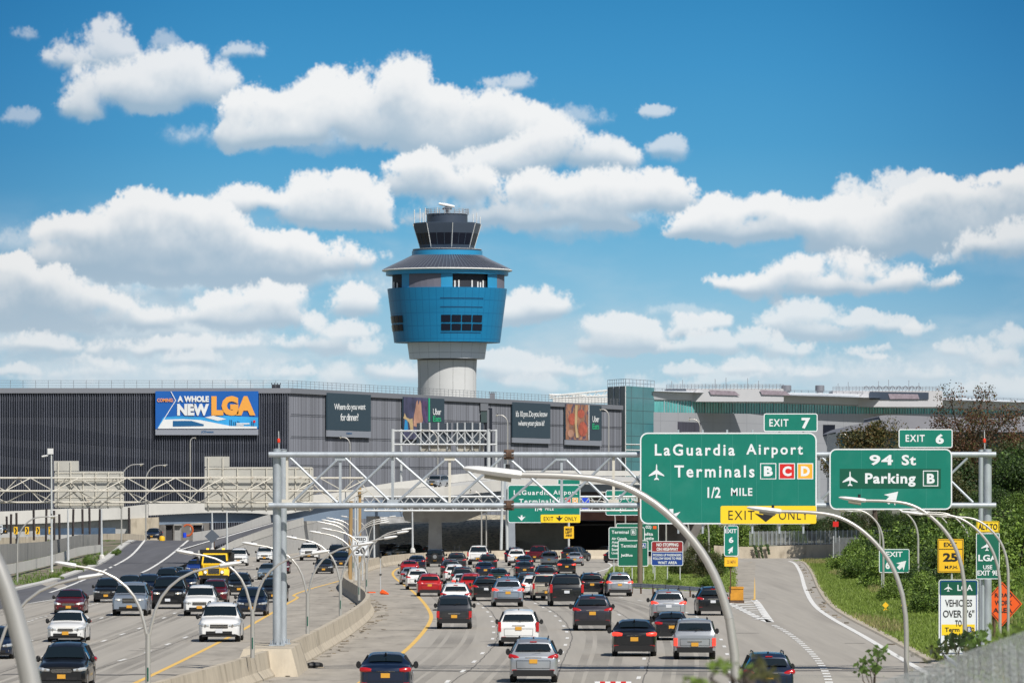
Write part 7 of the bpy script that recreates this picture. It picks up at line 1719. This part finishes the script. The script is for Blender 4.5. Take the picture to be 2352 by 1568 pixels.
# grass as blades: embankment, island, verge
def grass(name,lab,pts,m,h=.35):
    rr=random.Random(len(pts)); vs=[];fs=[]
    for p in pts:
        for k in range(3):
            a=rr.uniform(0,6.28); d=Vector((math.cos(a),math.sin(a),0))*.035*rr.uniform(.6,1.6); hh=h*rr.uniform(.4,1.3); q=p+Vector((rr.uniform(-.2,.2),rr.uniform(-.2,.2),0)); o=len(vs)
            vs+=[q-d,q+d,q+Vector((rr.uniform(-.15,.15),rr.uniform(-.15,.15),hh))]; fs.append((o,o+1,o+2))
    b=MB(); b.v=vs;b.f=fs;b.m=[0]*len(fs); o=b.build(name,m,fix=False); tag(o,lab,'grass',None,'stuff'); return o
rr=random.Random(77); pts=[];pts2=[]
m_blade=leafmat('grass_blade',(.23,.31,.06),.3,.45); m_blade2=leafmat('grass_dry',(.34,.31,.13),.3,.4); m_blade3=leafmat('grass_tall',(.14,.23,.04),.4,.4)
for i in range(42000):
    Y=200+380*rr.random()**1.1; d=1.3+16*rr.random()**1.3; p=Vector((edge_x(Y)+d,Y,ez(d)))
    (pts2 if (math.sin(Y*.07)+math.sin(d*1.1+Y*.021))>1.25 and rr.random()<.6 else pts).append(p)
grass('grass','green grass covering the slope beside the exit ramp',pts,m_blade,.2); grass('dry_grass','pale dry grass patches on the slope',pts2,m_blade2,.3)
pts=[]
for i in range(9000):
    Y=260+300*rr.random(); d=8+18*rr.random(); pts.append(Vector((edge_x(Y)+d,Y,ez(d))))
grass('tall_grass','taller dark green grass up the slope',pts,m_blade3,.5)
pts=[]
while len(pts)<4000:
    u,v=rr.uniform(1375,1690),rr.uniform(1298,1360)
    if v<1345-(u-1372)*.0+ (u-1372)*.055 and v>1302-(u-1405)*.03 and (u>1405 or v>1345-(u-1372)*1.3): pts.append(G(u,v,.1))
grass('island_grass','green grass on the island between highway and exit',pts,m_blade,.15)
pts=[]
for i in range(2500):
    k=rr.random()*(len(outer)-2); a=outer[int(k)].lerp(outer[int(k)+1],k%1); pts.append(Vector((a.x-1-rr.random()**1.5*9,a.y+rr.uniform(-4,4),a.z+.05)))
grass('verge_weeds','sparse weeds on the bare left verge',[p for i,p in enumerate(pts) if math.sin(p.y*.06)+math.sin(p.x*.9)>.5],m_blade3,.3)
# hanging plants on the retaining wall
for i,u in enumerate((1880-10-8,1890-4,1908)): pass
for i,(u,v0,v1) in enumerate(((1733,1252,1280),(1746,1252,1288),(1762,1250,1272))):
    t=thing('hanging_vine','dark vine hanging down the tan retaining wall, %s of three'%('left','middle','right')[i],'plant',Q(u,v0,605.7),'vines on the retaining wall')
    b=MB(); r2=random.Random(i); vs=[];fs=[]
    for k in range(160):
        q=r2.random(); p=Q(u+(v1-v0)*.22*q+r2.gauss(0,1.6*(1-q*.7)),v0+(v1-v0)*q,605.6-r2.random()*.2); a=Vector((r2.gauss(0,1),0,r2.gauss(0,1))).normalized()*.12; c=Vector((a.z,0.05,-a.x))*.6; o=len(vs); vs+=[p-a,p-c,p+a,p+c]; fs.append((o,o+1,o+2,o+3))
    b.v=vs;b.f=fs;b.m=[0]*len(fs); b.build('leaves',m_leafd,t,fix=False)
# near foreground: fence rail and chain link running away on the right, branches in front
t=thing('bridge_fence','blurred chain link fence of the footbridge rising into the lower right corner','fence',Q(2352,1568,30.))
A0=Q(2010,1570,41.); A1=Q(2420,1425,37.)
def fp_(s,z): p=A0.lerp(A1,s); return Vector((p.x,p.y,p.z-z))
b=MB(); Ln=(A1-A0).length; n=int(Ln/.045)+45
for i in range(n):
    for sgn in(1,-1):
        s0=(i-22)*.045/Ln; run=.9/Ln*sgn; s1=s0+run
        if s1<-.05 or s1>1.05: pass
        b.tube([fp_(s0,0),fp_(s1,.9)],.0032,3,cap=False)
b.build('mesh_panel',mat('fence_wire',(.45,.47,.47),.5,.2),t,fix=False)
b=MB(); r9=random.Random(4)
for i in range(60):
    s0=-.1+1.2*i/60+r9.uniform(-.006,.006); w_=r9.uniform(.002,.009); z1_=r9.uniform(.02,.12); p=fp_(s0,z1_); q=fp_(s0+.025,.85); b.add([p+Vector((-w_,-.01,0)),p+Vector((w_,-.01,0)),q+Vector((w_,-.01,0)),q+Vector((-w_,-.01,0))],[(0,1,2,3)])
b.build('slat',mat('fence_slat',(.50,.53,.50),.6,var=.5,vs=6,world=True),t,fix=False)
for s in(-.12,1.12): MB().tube([fp_(s,-.02),fp_(s,1.9)],.035,8).build('post',m_galv,t,smooth=True)
t=thing('fence_rail_end','short loose steel rail end behind the blurred fence','rail',Q(2180,1520,120.)); MB().tube([Q(2172,1508,120.),Q(2212,1536,118.)],.05,8).build('rail',m_galvl,t,smooth=True)
def branch(lab,name,u,v,Y,k,n,leaf,ru,rv,mm,seed):
    r2=random.Random(seed); t=thing(name,lab,'branch',Q(u,v+rv,Y),'leafy branch tips in the foreground'); s=S(Y)
    b=MB(); tips=[Q(u+r2.uniform(-ru,ru),v+r2.uniform(-rv,rv*.6),Y+r2.uniform(-1,1)) for _ in range(7)]; base=Q(u+ru*.2,v+rv*2.6,Y)
    for q in tips: b.tube([base,base.lerp(q,.6)+Vector((r2.uniform(-.1,.1),0,0)),q],[.012,.009,.004],4)
    b.build('twig',m_bark,t)
    vs=[];fs=[]
    for i in range(n):
        c=r2.choice(tips); p=c+Vector((r2.gauss(0,ru/s*.28),r2.gauss(0,.2),r2.gauss(0,rv/s*.22))); a=Vector((r2.gauss(0,1),r2.gauss(0,.5),r2.gauss(0,1))).normalized(); c2=a.cross(Vector((0,1,.3))).normalized(); l=leaf*r2.uniform(.6,1.3); o=len(vs); vs+=[p-a*l,p-c2*l*.5,p+a*l,p+c2*l*.5]; fs.append((o,o+1,o+2,o+3))
    b=MB(); b.v=vs;b.f=fs;b.m=[0]*n; b.build('leaves',mm,t,fix=False)
branch('sharp green leafy shoot standing on the exit lane foreground','leafy_branch',2003,1525,90.,1,110,.055,26,30,m_leafm,1)
branch('leafy branch in front of the foot of the vehicle height sign','leafy_branch',2195,1480,110.,1,170,.07,40,30,m_leafd,2)
branch('leafy branch right of the vehicle height sign','leafy_branch',2245,1465,112.,1,120,.07,22,32,m_leafm,3)
branch('blurred yellow-green leaves along the bottom edge by the near lamp','leafy_branch',1680,1545,30.,1,60,.022,46,22,m_leafl,4)
branch('blurred olive leaves over the navy suv roof','leafy_branch',1745,1540,28.,1,60,.022,30,26,m_leafo,5)
branch('blurred weeds grown through the chain link fence','leafy_branch',2230,1545,43.,1,420,.020,120,46,m_leafo,8)
branch('blurred bright weeds at the right end of the chain link fence','leafy_branch',2330,1500,42.,1,300,.020,50,60,m_leafl,9)
branch('blurred leaves at the bottom edge left of the near lamp','leafy_branch',1590,1568,30.,1,36,.022,34,12,m_leafl,6)
